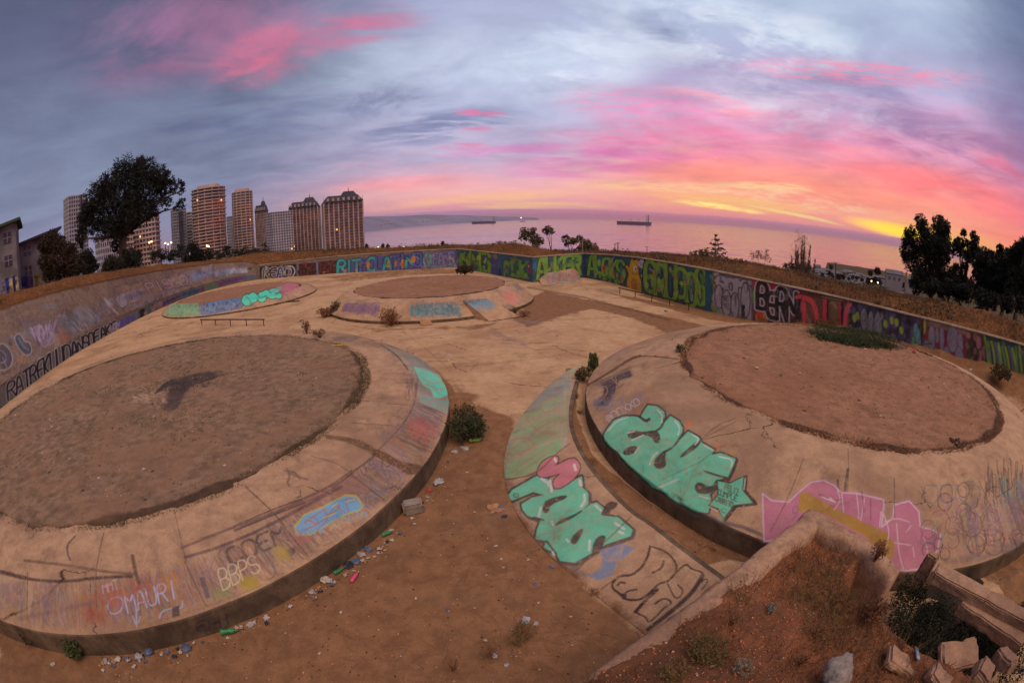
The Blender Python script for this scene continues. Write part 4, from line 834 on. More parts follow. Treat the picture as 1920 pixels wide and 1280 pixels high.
for p, w_ in ((((1075, 415), (1060, 480), (1030, 540), (985, 580), (950, 600), (880, 602), (838, 640), (834, 682), (880, 712), (915, 752), (1000, 757), (1050, 730), (1092, 690)), 4.5), (((1080, 415), (1180, 450), (1240, 520), (1242, 580), (1185, 640), (1120, 652), (1060, 742), (970, 830), (1052, 862), (1060, 902), (1112, 862), (1165, 800), (1222, 770), (1160, 738), (1105, 780)), 3.4), (((1060, 940), (1180, 850), (1300, 750), (1360, 680), (1405, 602)), 8), (((1185, 640), (1250, 570), (1305, 522), (1332, 560), (1420, 582), (1400, 640)), 3.4), (((1250, 660), (1292, 700), (1238, 762), (1185, 652)), 3), (((1160, 510), (1150, 555), (1092, 582)), 4), (((870, 662), (886, 640), (915, 648)), 4), (((905, 748), (920, 700), (990, 688)), 3), (((1400, 690), (1440, 640), (1430, 615), (1400, 640)), 2), (((1120, 690), (1060, 742), (980, 830)), 6)):
    CS.stroke(smooth(z4(*p), 2), w_, BK, .95)
CS.poly(smooth(z4((885, 710), (930, 715), (925, 745), (905, 750)), 1, True), BK, .9)
for p in (z4((955, 228), (880, 300), (800, 380), (620, 560), (575, 580)), z4((870, 610), (760, 690)), z3((165, 895), (370, 860), (500, 720), (580, 665)), z4((1500, 640), (1400, 720))): joint(CS, p, 2.0, (92, 64, 50), .9)

def curve(P, n, k=3):
    P = smooth(P, k); s = np.r_[0, np.cumsum(np.hypot(*np.diff(P, axis=0).T))]; t = np.linspace(0, s[-1], n)
    return np.stack([np.interp(t, s, P[:, i]) for i in range(P.shape[1])], 1)
n, m = 700, 130; lo, hi = curve(LOW, n), curve(HIGH, n); q = np.linspace(0, 1, m)[None, :, None]
P = np.zeros((n, m, 3)); P[..., :2] = lo[:, None]*(1-q)+hi[:, None]*q
zprof = (.30*np.linspace(0, 1, m)+.06*np.sin(np.linspace(0, np.pi, m)))[None]*np.clip(np.linspace(0, 8, n), .1, 1)[:, None]
P[..., 2] = .02+zprof+.01*noise2(P[..., 0], P[..., 1], 1.3, 3)
stripr = empty('curved_ramp', (*lo[n//2], 0), 'long curved ramp strip with turquoise and pink letters beside the right mound', 'skate ramp')
grid_obj('sloped_face', P, M_SLOPE, stripr, CS, lambda W, px, py: np.clip(.75-2.2*np.abs(np.tile(np.linspace(0, 1, m), n)-0), 0, 1)*.75*(W[:, 1] < 9.5))
back = np.stack([P[:, -1], P[:, -1]+np.array([.10, 0, 0]), P[:, -1]+np.array([.12, 0, -.5])], 1)
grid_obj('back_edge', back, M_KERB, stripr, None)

# ------------------------------------------------------------------ walls round the yard
def wall(name, label, poly, canvas, t=.22, step=.05, nz=60, zb=-.3):
    c = dens(poly, step); d = np.gradient(c[:, :2], axis=0); d /= np.linalg.norm(d, axis=1)[:, None]; nrm = np.stack([d[:, 1], -d[:, 0]], 1)
    nrm *= np.sign(-(c[:, :2]*nrm).sum(1).mean())   # towards the yard
    root = empty(name, (c[len(c)//2, 0], c[len(c)//2, 1], 0), label, 'wall')
    q = np.linspace(0, 1, nz)[None]; P = np.zeros((len(c), nz, 3)); P[..., 0] = c[:, :1]; P[..., 1] = c[:, 1:2]; P[..., 2] = zb+(c[:, 2:3]-zb)*q
    grid_obj('painted_face', P, M_WALL, root, canvas)
    o1 = c[:, :2]+nrm*.03; o2 = c[:, :2]-nrm*t; zt = c[:, 2:3]
    K = np.stack([np.c_[o1, zt+.003], np.c_[o1, zt+.07], np.c_[(o1+o2)/2, zt+.085], np.c_[o2, zt+.07], np.c_[o2, zt-1.2]], 1)
    K[:, 1:3, 2] += .012*noise2(c[:, 0], c[:, 1], 1.2, 2)[:, None]
    grid_obj('coping', K, M_CAP, root, None)
    return root
CW = Canvas(470, 450, 1920, 780, 2.0); CL = Canvas(0, 480, 500, 800, 2.0)
# edges of each wall face, traced
TOPL = [(487, 499), (600, 490), (700, 481), (780, 473.5), (857, 467.5), (930, 474), (999, 483.5), (1050, 478.5), (1094, 476), (1150, 479), (1200, 484.5), (1270, 496), (1337, 509), (1415, 525), (1500, 542), (1592, 563), (1700, 590), (1800, 615), (1930, 650)]
BOTL = [(487, 524), (600, 520), (700, 513), (780, 506), (857, 501), (930, 516), (999, 530), (1050, 524), (1094, 519), (1150, 536), (1200, 555), (1270, 574), (1337, 591), (1415, 605), (1500, 625), (1592, 648), (1700, 680), (1800, 700), (1930, 752)]
tx, ty = map(np.array, zip(*TOPL)); bx, by = map(np.array, zip(*BOTL))
def wp(x, v): t_ = np.interp(x, tx, ty)+1.5; return (x, t_+(np.interp(x, bx, by)-t_)*v)
def wq(x0, x1, a=0.0, b=1.0): return [wp(x0, a), wp(x1, a), wp(x1, b), wp(x0, b)]
def wband(x0, x1, c, a=-.02, b=1.15, al=1.0, soft=.5):
    xs = np.linspace(x0, x1, max(2, int((x1-x0)/12)+1)); CW.poly([wp(x, a) for x in xs]+[wp(x, b) for x in xs[::-1]], c, al, soft)
def wblob(x, v, rx, rv, c, al=.9, soft=.6, wob=.25):
    h = np.interp(x, bx, by)-np.interp(x, tx, ty); th = np.linspace(0, 6.28, 15)[:-1]
    q = [(wp(x+rx*math.cos(t_)*(1+rng.normal()*wob*.3), v+rv*math.sin(t_)*(1+rng.normal()*wob*.3))) for t_ in th]; CW.poly(smooth(q, 2, True), c, al, soft); return smooth(q, 2, True)
def wline(pts, w, c, al=.9, k=2): CW.stroke(smooth([wp(*p) for p in pts], k), w, c, al)
def splat(x0, x1, cols, n, s=(2, 6), al=.8, v=(0, 1)):
    for k in range(n): wblob(rng.uniform(x0, x1), rng.uniform(*v), rng.uniform(*s), rng.uniform(.05, .16), cols[k % len(cols)], al)
def piece(text, x0, x1, a, b, w, fill, outline=(24, 24, 28), ow=1.3, jig=.14, hl=None, fills=None, gap=.12):
    n_ = len(text)
    for pas in (0, 1):
        for i, ch in enumerate(text):
            u0, u1 = x0+(x1-x0)*i/n_, x0+(x1-x0)*(i+1)/n_; rs_ = np.random.default_rng(i+int(x0)); j = rs_.uniform(-1, 1, 2)*jig*.35
            f = fills[i % len(fills)] if fills else fill
            if pas == 0: word(CW, ch, wq(u0, u1, a+j[0], b+j[1]), w+ow*2, outline, gap=gap, rough=2)
            else: word(CW, ch, wq(u0, u1, a+j[0], b+j[1]), w, f, gap=gap, rough=2, hl=hl)
K0 = (26, 24, 30)
# far wall, left part
wband(487, 556, (34, 28, 36)); wband(556, 640, (104, 112, 136)); wband(632, 790, (84, 92, 152)); wband(790, 857, (104, 104, 146))
piece('READ', 493, 545, .14, .86, 3.4, (40, 36, 40), (206, 196, 204), 1.0, fills=[(60, 96, 60), (40, 30, 36), (44, 56, 120), (30, 30, 34)])
wline([(540, .1), (549, .12), (554, .5), (549, .88), (541, .95)], 2.2, (206, 200, 208)); wline([(536, .2), (545, .3), (547, .6), (540, .85)], 1.2, (206, 200, 208)); splat(495, 540, [(120, 160, 80), (196, 190, 196), (60, 80, 150), (150, 60, 60)], 16, (1, 2.2))
wband(560, 592, (58, 28, 32), .0, .92); wband(597, 632, (58, 28, 34), -.02, .95); splat(560, 634, [(110, 44, 40), (40, 22, 28), (140, 58, 46), (60, 26, 34), (32, 22, 30)], 60, (1.5, 5), v=(0, .95))
piece('GIR', 562, 592, .1, .85, 2.2, (98, 36, 36), (34, 20, 26), 1); piece('ARM', 598, 630, .05, .85, 2.2, (112, 44, 42), (34, 20, 26), 1); wline([(594, 0), (596, .8)], 3, (120, 130, 160))
piece('RITMOLATINO', 633, 790, .04, .84, 4.8, (52, 160, 168), (30, 32, 60), 1.5, fills=[(58, 170, 172), (58, 160, 170), (58, 164, 176), (84, 100, 172), (58, 168, 170), (86, 98, 170), (58, 166, 168), (80, 98, 172), (84, 96, 170), (58, 164, 170), (84, 98, 174)], gap=.02)
for x, v, rx, rv in ((690, .42, 4.2, .22), (728, .5, 2.6, .25), (742, .5, 2.2, .22), (755, .55, 4.0, .30), (775, .36, 4.6, .22), (648, .7, 2.4, .12), (668, .75, 2, .12)): wblob(x, v, rx, rv, (210, 132, 52))
for k in range(16): x = 645+k*9; wline([(x, .86+rng.normal()*.03), (x+5, .92+rng.normal()*.04), (x+9, .86)], 1.6, (66, 72, 130)); 
for k in range(14): x = rng.uniform(640, 850); wline([(x, .97), (x+8, .99)], 2, (176, 150, 160), .8)
wblob(802, .45, 9, .42, (104, 170, 142)); wblob(802, .5, 4, .28, (112, 104, 150)); wline([(795, .1), (798, .6), (803, .95)], 1.4, (60, 64, 110))
piece('FANS', 812, 852, .08, .75, 3.2, (132, 122, 168), (62, 58, 104), 1.0); wline([(806, .84), (825, .88), (840, .82), (852, .86)], 2, (90, 160, 150)); splat(790, 856, [(96, 92, 140), (150, 140, 176)], 14, (1, 3))
# second and third wall
wband(857, 999, (44, 92, 116)); wband(999, 1094, (50, 92, 118)); wband(857, 862, (60, 120, 140))
piece('NMG', 864, 918, .04, .92, 6.6, (116, 160, 60), (36, 56, 40), 1.6, hl=(176, 200, 90), gap=0.0); splat(862, 918, [(132, 172, 66), (84, 140, 60), (170, 186, 84)], 26, (1.5, 3.5), .7)
for x in (873, 884, 893, 903, 913): wline([(x, .08), (x-1, .5), (x+1, .95)], 1.5, (28, 44, 36))
wband(921, 936, (66, 84, 140), .1, 1.05, .9); wblob(929, .15, 4, .12, (150, 120, 76)); splat(935, 946, [(44, 40, 80), (70, 96, 130), (40, 60, 90)], 12, (1, 3), v=(.3, .9))
piece('MOK', 946, 990, .16, .86, 5, (96, 150, 66), (34, 56, 50), 1.4, gap=.04); splat(944, 992, [(70, 130, 80), (120, 160, 70), (50, 96, 80)], 26, (1.5, 4), .7, (.1, .9)); wblob(991, .36, 3.4, .20, (142, 38, 66)); wblob(993, .55, 2.2, .12, (142, 38, 66)); wblob(991, .34, .9, .05, (220, 180, 190)); wline([(958, .1), (964, .3)], 2, (170, 100, 70))
wblob(1003, .6, 5, .45, (60, 120, 160), .9); wblob(1001, .7, 3, .3, (40, 78, 110))
piece('ALKER', 1008, 1090, .05, .82, 6, (122, 172, 62), (38, 58, 46), 1.6, jig=.3, hl=(176, 204, 96), gap=.0); splat(1010, 1088, [(132, 176, 66), (96, 150, 66), (176, 132, 80), (60, 110, 100)], 34, (1.5, 4), .65, (.1, .8)); wline([(1012, .9), (1040, .96), (1070, .92)], 3, (46, 96, 120))
for k in range(5): wline([(1014+k*15, .2+.1*(k % 2)), (1020+k*15, .5), (1016+k*15, .78)], 1.3, (30, 44, 40))
# long right wall
wband(1094, 1337, (40, 88, 108)); wband(1090, 1102, (40, 70, 110), al=.8)
piece('ALEKS', 1103, 1170, .06, .78, 5.2, (110, 168, 62), (30, 50, 48), 1.6, jig=.35, gap=.02, hl=(176, 206, 100)); splat(1104, 1172, [(122, 170, 66), (66, 130, 100), (178, 96, 66), (150, 180, 80)], 26, (1.5, 4), .7, (.15, .9))
wblob(1133, .42, 4, .1, (170, 60, 72)); wline([(1120, .95), (1135, .72), (1146, .9), (1160, .6), (1165, .95), (1174, .6)], 1.8, (30, 44, 40))
# the round orange creature between the words
body = [wp(1176, 1.0), wp(1175, .7), wp(1179, .5), wp(1176, .36), wp(1172, .26), wp(1175, .22), wp(1180, .28), wp(1182, .08), wp(1185, .0), wp(1188, .06), wp(1192, .04), wp(1195, .0), wp(1197, .1), wp(1197, .4), wp(1202, .6), wp(1203, 1.0)]
CW.stroke(body, 3, K0, .95, closed=True); CW.poly(body, (206, 158, 40)); wblob(1189, .78, 6.2, .24, (176, 108, 40)); wblob(1191, .27, 3.2, .085, (226, 214, 206)); wblob(1191.6, .29, 1.2, .035, K0); wline([(1185, .42), (1190, .45), (1194, .41)], 1.2, K0); wline([(1203, .45), (1207, .35)], 3, (206, 158, 40))
wblob(1203, .12, 6, .12, (196, 192, 204)); wline([(1199, .1), (1206, .1)], 1, K0); wline([(1200, .15), (1205, .15)], 1, K0)
piece('GRUGOS', 1210, 1324, .05, .84, 7.6, (120, 164, 58), (24, 34, 34), 2.0, jig=.3, hl=(172, 200, 96), gap=-.02); splat(1212, 1322, [(132, 172, 64), (96, 146, 60), (166, 190, 84)], 34, (2, 4.5), .6, (.12, .78)); 
for x, v in ((1225, .3), (1247, .45), (1266, .3), (1286, .35), (1306, .55), (1235, .7)): wblob(x, v, 2.2, .08, (176, 116, 70)); 
for k in range(8): wline([(1214+k*14, .18), (1219+k*14, .5), (1215+k*14, .8)], 1.6, (28, 40, 36), .8)
wband(1322, 1337, (26, 92, 112)); 
wband(1337, 1412, (112, 104, 106)); splat(1336, 1346, [(170, 150, 160), (180, 140, 60), (96, 140, 70), (120, 60, 60)], 14, (2, 5)); wband(1345, 1409, (150, 140, 152), .02, 1.0)
piece('SOM', 1345, 1396, .06, .40, 9, (158, 150, 160), (30, 26, 34), 1.8, gap=-.05, jig=.15); 
for x, v, rx, rv in ((1348, .55, 8, .28), (1362, .66, 9, .32), (1378, .68, 8, .32), (1398, .5, 9, .42)): q = wblob(x, v, rx, rv, (156, 148, 160), 1, wob=.1); CW.stroke(q, 1.8, K0, .95, closed=True)
wblob(1379, .55, 1.6, .14, (70, 70, 90)); wband(1390, 1397, (30, 30, 40), .62, .96); wblob(1402, .22, 2.4, .07, (120, 80, 96)); wline([(1393, .12), (1400, .10), (1408, .16)], 2, (60, 60, 90)); wline([(1410, 0), (1410, 1)], 1.6, (60, 40, 90))
word(CW, 'MAS', wq(1353, 1366, .48, .62), 1.2, K0); word(CW, 'PAZ', wq(1353, 1368, .66, .78), 1.2, K0)
wband(1412, 1592, (92, 40, 44)); wblob(1415, .1, 4, .12, (180, 40, 50)); wblob(1414, .38, 4, .16, (90, 160, 60)); wband(1418, 1458, (150, 40, 46), 0, .2, .9, 2); wband(1458, 1492, (60, 50, 90), 0, .4, .9, 2)
for x, v, rx, rv in ((1428, .84, 12, .16), (1458, .88, 9, .10)): wblob(x, v, rx, rv, (206, 100, 56)); splat(x-rx, x+rx, [(226, 140, 60), (180, 60, 46), (120, 40, 36)], 14, (1, 3), .8, (v-.1, v+.12))
wblob(1445, .92, 3, .1, (60, 40, 60)); wblob(1470, .95, 7, .18, (28, 26, 34)); wband(1420, 1440, (176, 120, 120), .9, 1.0, .7)
piece('BERN', 1420, 1493, .10, .72, 8.5, (26, 22, 30), (190, 184, 196), 1.8, jig=.32, gap=.0, hl=(120, 80, 90))
wband(1492, 1596, (104, 76, 58), .08, 1.1); wband(1490, 1502, (30, 26, 36), .1, .7); wband(1592, 1600, (40, 30, 60), .0, 1.1)
P1 = (212, 74, 96)
for q in ([(1494, .18), (1508, .12), (1508, .95)],): wline(q, 9, K0, .9, 1); wline(q, 7, P1, 1, 1)
wline([(1494, .95), (1508, .92)], 7, P1, 1, 0); wline([(1508, .16), (1524, .18), (1533, .5), (1531, .95)], 12, K0, .9); wline([(1508, .16), (1524, .18), (1533, .5), (1531, .95)], 9.5, (216, 78, 84), 1)
wband(1541, 1553, K0, .08, 1.1); wband(1542, 1550, (206, 66, 84), .08, 1.1); wband(1558, 1570, (120, 96, 56), .06, 1.1); wband(1571, 1577, (170, 56, 70), .06, 1.1); wband(1577, 1582, K0, .06, 1.1); wline([(1598, .06), (1588, .12), (1584, .4), (1584, 1.0)], 7, P1, 1); wline([(1540, .04), (1580, .02)], 2, (110, 140, 110))
splat(1494, 1592, [(196, 60, 80), (226, 100, 96)], 12, (1, 3), .5)
wband(1597, 1730, (40, 42, 66)); splat(1596, 1728, [(30, 30, 50), (64, 60, 100), (52, 76, 110), (80, 84, 120), (90, 76, 110)], 80, (2, 7), .8)
for x, v in ((1602, .35), (1608, .28), (1606, .85), (1672, .18), (1681, .2), (1690, .34), (1688, .75), (1693, .65), (1660, .3)): wblob(x, v, 4, .09, (150, 172, 56))
for x, v, rx, rv in ((1620, .32, 7, .26), (1633, .42, 7, .34), (1646, .42, 8, .36), (1621, .78, 6, .24), (1634, .86, 7, .2)): q = wblob(x, v, rx, rv, (126, 128, 140), 1, wob=.1); CW.stroke(q, 1.6, (28, 28, 40), .95, closed=True); q2 = q*.5+q.mean(0)*.5; CW.stroke(q2, 1, (40, 40, 56), .9, closed=True)
for x, v, rx, rv in ((1717, .3, 5, .2), (1712, .6, 4, .2), (1722, .55, 5, .35), (1718, .88, 6, .16)): q = wblob(x, v, rx, rv, (96, 150, 156) if x > 1714 else (96, 160, 96)); CW.stroke(q, 1.2, (40, 60, 90), .8, closed=True)
wband(1730, 1812, (112, 38, 62), .1, 1.02); wband(1726, 1742, (96, 76, 40), -.02, .25, .9, 1); splat(1728, 1745, [(170, 150, 60), (40, 30, 30)], 10, (1, 2), .9, (0, .25))
for x, v, rx, rv in ((1738, .62, 8, .2), (1747, .38, 7, .32), (1757, .26, 4, .18), (1755, .78, 9, .24), (1766, .30, 5, .28), (1786, .26, 11, .30), (1775, .72, 8, .28), (1786, .85, 5, .2), (1800, .32, 6, .24), (1798, .70, 9, .30)): q = wblob(x, v, rx, rv, (128, 128, 148), 1, wob=.12); CW.stroke(q, 1.5, (120, 36, 70), .95, closed=True); CW.stroke(q*.55+q.mean(0)*.45, 1, (92, 92, 116), .8, closed=True)
wband(1812, 1846, (72, 56, 52), 0, 1.05); wband(1820, 1833, (36, 34, 40), .05, 1.0); splat(1812, 1848, [(150, 90, 90), (176, 110, 120), (56, 44, 50), (120, 90, 60)], 24, (2, 5)); wblob(1848, .66, 3.5, .1, (180, 90, 110)); wblob(1838, .55, 3, .1, (180, 90, 110))
wband(1846, 1940, (36, 66, 70)); splat(1848, 1935, [(40, 84, 90), (36, 60, 110), (30, 90, 60)], 30, (3, 9), .7)
for k in range(13):
    x = 1852+k*6.5; wline([(x-6, .08+rng.normal()*.04), (x+rng.normal()*2, .4), (x+2, .85+rng.normal()*.1)], rng.uniform(3, 5), ((130, 160, 46), (96, 140, 60), (150, 160, 50), (90, 104, 120))[k % 4], .9)
for k in range(240):   # fine marks, tags and highlights over everything
    x = rng.uniform(490, 1925); v = rng.uniform(.05, .9); c_ = ((24, 24, 32), (200, 190, 190), (30, 40, 60), (150, 70, 80), (90, 110, 150), (60, 90, 70))[k % 6]; wline([(x, v), (x+rng.normal()*3, v+rng.normal()*.12), (x+rng.normal()*4, v+rng.normal()*.14)], rng.uniform(.7, 1.4), c_, .6)
for k in range(30): x = rng.uniform(490, 1925); wblob(x, rng.uniform(0, .95), rng.uniform(1.5, 5), rng.uniform(.04, .1), (130, 112, 104), .55, 1)
# grime at the foot of the walls and chips
for k in range(160):
    x = rng.uniform(487, 1930); v = rng.uniform(.86, 1.02); wblob(x, v, rng.uniform(1.5, 6), .05, (110, 84, 68), .5, 1.2)
# ---- left bank
zb1 = lambda *p: Z(0, 560, 5.819, *p); zb2 = lambda *p: Z(200, 470, 6.4, *p); zb3 = lambda *p: Z(0, 280, 2.977, *p)
def lt(cv, pts, w, c, al=.85, k=2): cv.stroke(smooth(pts, k), w, c, al)
# panel joints of the slope
for x0, y0, x1, y1 in ((30, 575, 48, 612), (172, 535, 205, 590), (128, 548, 140, 575)): crack(CL, [(x0, y0), ((x0+x1)/2+2, (y0+y1)/2), (x1, y1)], 1.4, (96, 66, 54))
crack(CL, [(0, 735), (60, 692), (130, 640), (200, 600), (262, 578)], 2.2, (100, 78, 62), .6)
# black bubble letters on the upright strip
strip_up = lambda x: np.interp(x, [0, 50, 100, 150, 200, 250, 330, 400, 470], [727, 690, 654, 630, 608, 585, 551, 530, 514]); strip_lo = lambda x: np.interp(x, [0, 60, 130, 200, 270, 330, 400, 470], [764, 724, 682, 632, 596, 562, 541, 521])
def lsq(x0, x1, a, b): return [(x0, strip_up(x0)+(strip_lo(x0)-strip_up(x0))*a), (x1, strip_up(x1)+(strip_lo(x1)-strip_up(x1))*a), (x1, strip_up(x1)+(strip_lo(x1)-strip_up(x1))*b), (x0, strip_up(x0)+(strip_lo(x0)-strip_up(x0))*b)]
xs = np.linspace(0, 262, 24)
CL.poly([(x, strip_up(x)+1) for x in xs]+[(x, strip_lo(x)) for x in xs[::-1]], (104, 112, 108), .75, .8)
i = 0
for x0, x1 in ((15, 30), (31, 44), (46, 58), (58, 70), (72, 83), (84, 94), (96, 108), (108, 120), (121, 134), (136, 146), (147, 157), (158, 167), (168, 177), (178, 188), (190, 199), (200, 210), (211, 220)):
    ch = 'RATREKUUDANSOFAKE'[i]; i += 1; q = lsq(x0, x1, .12, .9); TLq, TRq, BRq, BLq = q; lean = -3
    q = [(TLq[0]+lean, TLq[1]), (TRq[0]+lean, TRq[1]), BRq, BLq]; word(CL, ch, q, 6.2, (176, 178, 172), gap=.05, rough=2)
i = 0
for x0, x1 in ((15, 30), (31, 44), (46, 58), (58, 70), (72, 83), (84, 94), (96, 108), (108, 120), (121, 134), (136, 146), (147, 157), (158, 167), (168, 177), (178, 188), (190, 199), (200, 210), (211, 220)):
    ch = 'RATREKUUDANSOFAKE'[i]; i += 1; q = lsq(x0, x1, .12, .9); TLq, TRq, BRq, BLq = q; lean = -3
    q = [(TLq[0]+lean, TLq[1]), (TRq[0]+lean, TRq[1]), BRq, BLq]; word(CL, ch, q, 4.0, (34, 28, 42), gap=.05, rough=2)
scrib(CL, lsq(222, 252, .1, .9), (84, 76, 150), 2.0, 14, .9); scrib(CL, lsq(205, 225, .1, .9), (176, 160, 176), 1.4, 8, .7)
CL.poly(lsq(258, 288, .0, .9), (60, 96, 96), .8); CL.poly(lsq(262, 271, .05, 1.0), (24, 22, 28), .95); lt(CL, [(262, 585), (268, 578), (274, 590), (279, 600)], 3, (24, 22, 28)); CL.poly(lsq(270, 276, .45, 1.0), (150, 130, 120), .8)
CL.poly(lsq(302, 342, .15, .9), (84, 84, 130), .55, 1.5); scrib(CL, lsq(302, 338, .2, .8), (50, 44, 90), 1.6, 12, .85)
CL.poly(lsq(340, 378, .0, 1.0), (54, 110, 130), .85); scrib(CL, lsq(342, 376, .1, .9), (36, 60, 90), 1.4, 12, .9); CL.poly(lsq(376, 384, .2, 1.0), (110, 50, 90), .8)
scrib(CL, lsq(384, 408, .1, .9), (60, 120, 96), 2, 12, .9); CL.poly(lsq(410, 456, .1, .9), (112, 66, 130), .75, 1); scrib(CL, lsq(410, 456, .1, .9), (80, 50, 110), 1.4, 14, .9); scrib(CL, lsq(455, 484, .1, .9), (70, 96, 140), 2, 10, .9)
for c_ in ((150, 130, 150), (160, 120, 96)): scrib(CL, lsq(284, 305, 0, 1), c_, 1.6, 6, .7)
# PISCO and neighbours on the slope
word(CL, 'PISCO', zb2((440, 400), (960, 285), (985, 400), (520, 500)), 5.4, (84, 60, 84), rough=1, gap=.10); word(CL, 'PISCO', zb2((440, 400), (960, 285), (985, 400), (520, 500)), 2.6, (150, 124, 122), rough=1, gap=.10)
lt(CL, zb2((860, 275), (930, 270), (985, 330), (990, 400), (930, 420)), 2, (70, 46, 76))
for p in (((80, 440), (240, 400), (440, 350)), ((80, 440), (100, 560), (160, 690), (230, 690), (240, 650), (320, 630), (400, 600)), ((240, 400), (260, 420), (430, 370))): lt(CL, zb2(*p), 1.6, (84, 62, 88), .8)
CL.poly(smooth(zb2((100, 560), (220, 500), (440, 440), (440, 500), (380, 600), (300, 620), (240, 640), (200, 690), (150, 660)), 1, True), (150, 140, 150), .75, 1)
scrib(CL, zb2((220, 520), (440, 450), (420, 560), (240, 620)), (84, 80, 120), 1.3, 14, .8); scrib(CL, zb2((110, 430), (430, 360), (430, 430), (120, 520)), (140, 120, 96), 1.4, 9, .6)
for c_, b_ in (((104, 124, 166), ((1000, 270), (1160, 230), (1170, 330), (1010, 370))), ((120, 132, 170), ((1120, 230), (1260, 210), (1260, 300), (1130, 330))), ((130, 128, 156), ((1300, 230), (1470, 215), (1470, 300), (1300, 310))), ((150, 160, 186), ((1480, 210), (1690, 200), (1690, 260), (1480, 280)))): scrib(CL, zb2(*b_), c_, 2.0, 14, .7); CL.poly(zb2(*b_), c_, .25, 3)
for k in range(70):
    x = rng.uniform(5, 470); y0_ = float(strip_up(x)); hgt = np.interp(x, [0, 200, 470], [110, 60, 18]); y = y0_-rng.uniform(4, hgt); w0 = rng.uniform(8, 22)*(.5+hgt/110); scrib(CL, [(x-w0, y-w0*.5+w0*.25), (x+w0, y-w0*.5-w0*.25), (x+w0, y+w0*.5-w0*.25), (x-w0, y+w0*.5+w0*.25)], ((132, 120, 136), (98, 84, 104), (150, 138, 140), (104, 112, 124), (150, 104, 84), (76, 68, 84))[k % 6], rng.uniform(.8, 2.0), 6, .5)
# big faded pieces further left
CL.poly(smooth(zb1((0, 485), (60, 500), (120, 580), (135, 660), (100, 760), (0, 770)), 1, True), (64, 64, 80), .9); lt(CL, zb1((0, 485), (60, 500), (125, 580), (145, 660), (105, 770), (0, 780)), 1.6, (160, 150, 150)); lt(CL, zb1((0, 560), (60, 590), (70, 680), (10, 700)), 1.4, (140, 132, 140)); lt(CL, zb1((30, 640), (80, 760)), 1.4, (140, 132, 140))
q = smooth(zb1((150, 420), (200, 375), (230, 400), (270, 470), (320, 470), (350, 540), (340, 600), (290, 620), (240, 590), (190, 520)), 1, True); CL.poly(q, (62, 72, 88), .9); CL.stroke(q, 1.6, (166, 152, 156), .9, closed=True); lt(CL, zb1((200, 420), (250, 520), (310, 560)), 2, (110, 124, 134))
CL.poly(zb1((85, 480), (110, 465), (145, 515), (110, 515)), (44, 66, 64), .9)
q = smooth(zb1((320, 330), (430, 280), (500, 300), (600, 330), (640, 440), (560, 500), (470, 545), (420, 470)), 1, True); CL.poly(q, (150, 132, 150), .7, 1.5); scrib(CL, zb1((300, 330), (600, 220), (660, 420), (430, 540)), (84, 66, 110), 1.6, 18, .8); scrib(CL, zb1((300, 300), (620, 220), (560, 480), (400, 480)), (168, 150, 168), 1.8, 12, .6)
CL.poly(zb1((560, 360), (640, 380), (660, 500), (600, 540)), (160, 130, 110), .6, 2); CL.poly(zb1((665, 400), (740, 400), (740, 460), (690, 470)), (176, 96, 60), .7, 3); CL.poly(zb1((180, 630), (300, 630), (290, 700), (200, 700)), (160, 100, 60), .4, 4)
for c_ in ((96, 84, 112), (92, 112, 124), (150, 136, 150), (70, 84, 84)): scrib(CL, zb1((600, 200), (1060, 60), (1100, 260), (820, 400)), c_, 1.8, 16, .65)
q = zb1((600, 200), (700, 300), (760, 380), (860, 360), (840, 260)); CL.stroke(q, 1.5, (84, 64, 90), .7, closed=True)
CL.poly(smooth(zb1((720, 240), (760, 240), (800, 290), (770, 310), (730, 280)), 1, True), (80, 100, 104), .7); CL.poly(smooth(zb1((800, 90), (950, 80), (1040, 150), (1050, 260), (930, 240), (840, 190)), 1, True), (140, 128, 138), .45, 3)
for k in range(5): lt(CL, zb1((900+k*60, 70-k*8), (970+k*55, 140-k*5), (1060+k*50, 230-k*14)), 1.6, (92, 60, 80), .6)
CL.poly(zb1((1150, 20), (1220, 0), (1240, 60), (1180, 90)), (170, 166, 172), .4, 3); lt(CL, zb1((1210, 20), (1280, 90), (1340, 110), (1390, 80), (1400, 30)), 1.8, (84, 60, 80)); lt(CL, zb1((1140, 0), (1230, 110), (1290, 170)), 3, (176, 160, 160), .6)
for k in range(60):
    x = rng.uniform(0, 470); CL.stroke([(x, rng.uniform(strip_up(x)-60, strip_up(x)-4)), (x+rng.normal()*6+3, strip_up(x)-rng.uniform(0, 20))], rng.uniform(2, 7), (112, 86, 76) if k % 2 else (92, 76, 84), .14, 2)
scrib(CL, zb1((10, 790), (110, 760), (120, 800), (20, 830)), (60, 54, 66), 1.4, 6, .8)

CWa = CW
wall('graffiti_wall', 'far graffiti wall with turquoise and blue letters and orange centres', W1, CW)
wall('graffiti_wall', 'short far wall with lime green letters on teal behind the shrub', W2, CW)
wall('graffiti_wall', 'short angled wall section with green letters between two corners', W3, CW)
wall('graffiti_wall', 'long right wall with green, silver, black and pink graffiti', W4, CW)

# left bank: a low upright strip and a long slope above it
st = dens(smooth(np.array(STRIP), 2), .06); LR = empty('sloped_bank', (-28, 20, 0), 'long sloped concrete bank on the left covered in faded tags', 'embankment')
q = np.linspace(0, 1, 26)[None]
P = np.zeros((len(st), 26, 3)); rad = np.hypot(st[:, 0], st[:, 1]); u = st/rad[:, None]
hs = np.interp(st[:, 1], [0, 10, 40, 47, 48.3], [.95, .9, .8, .8, .5])
P[..., :2] = st[:, None]+u[:, None]*(q*.18)[..., None]; P[..., 2] = -.2+(hs[:, None]+.2)*q
grid_obj('lower_strip', P, M_BANK, LR, CL)
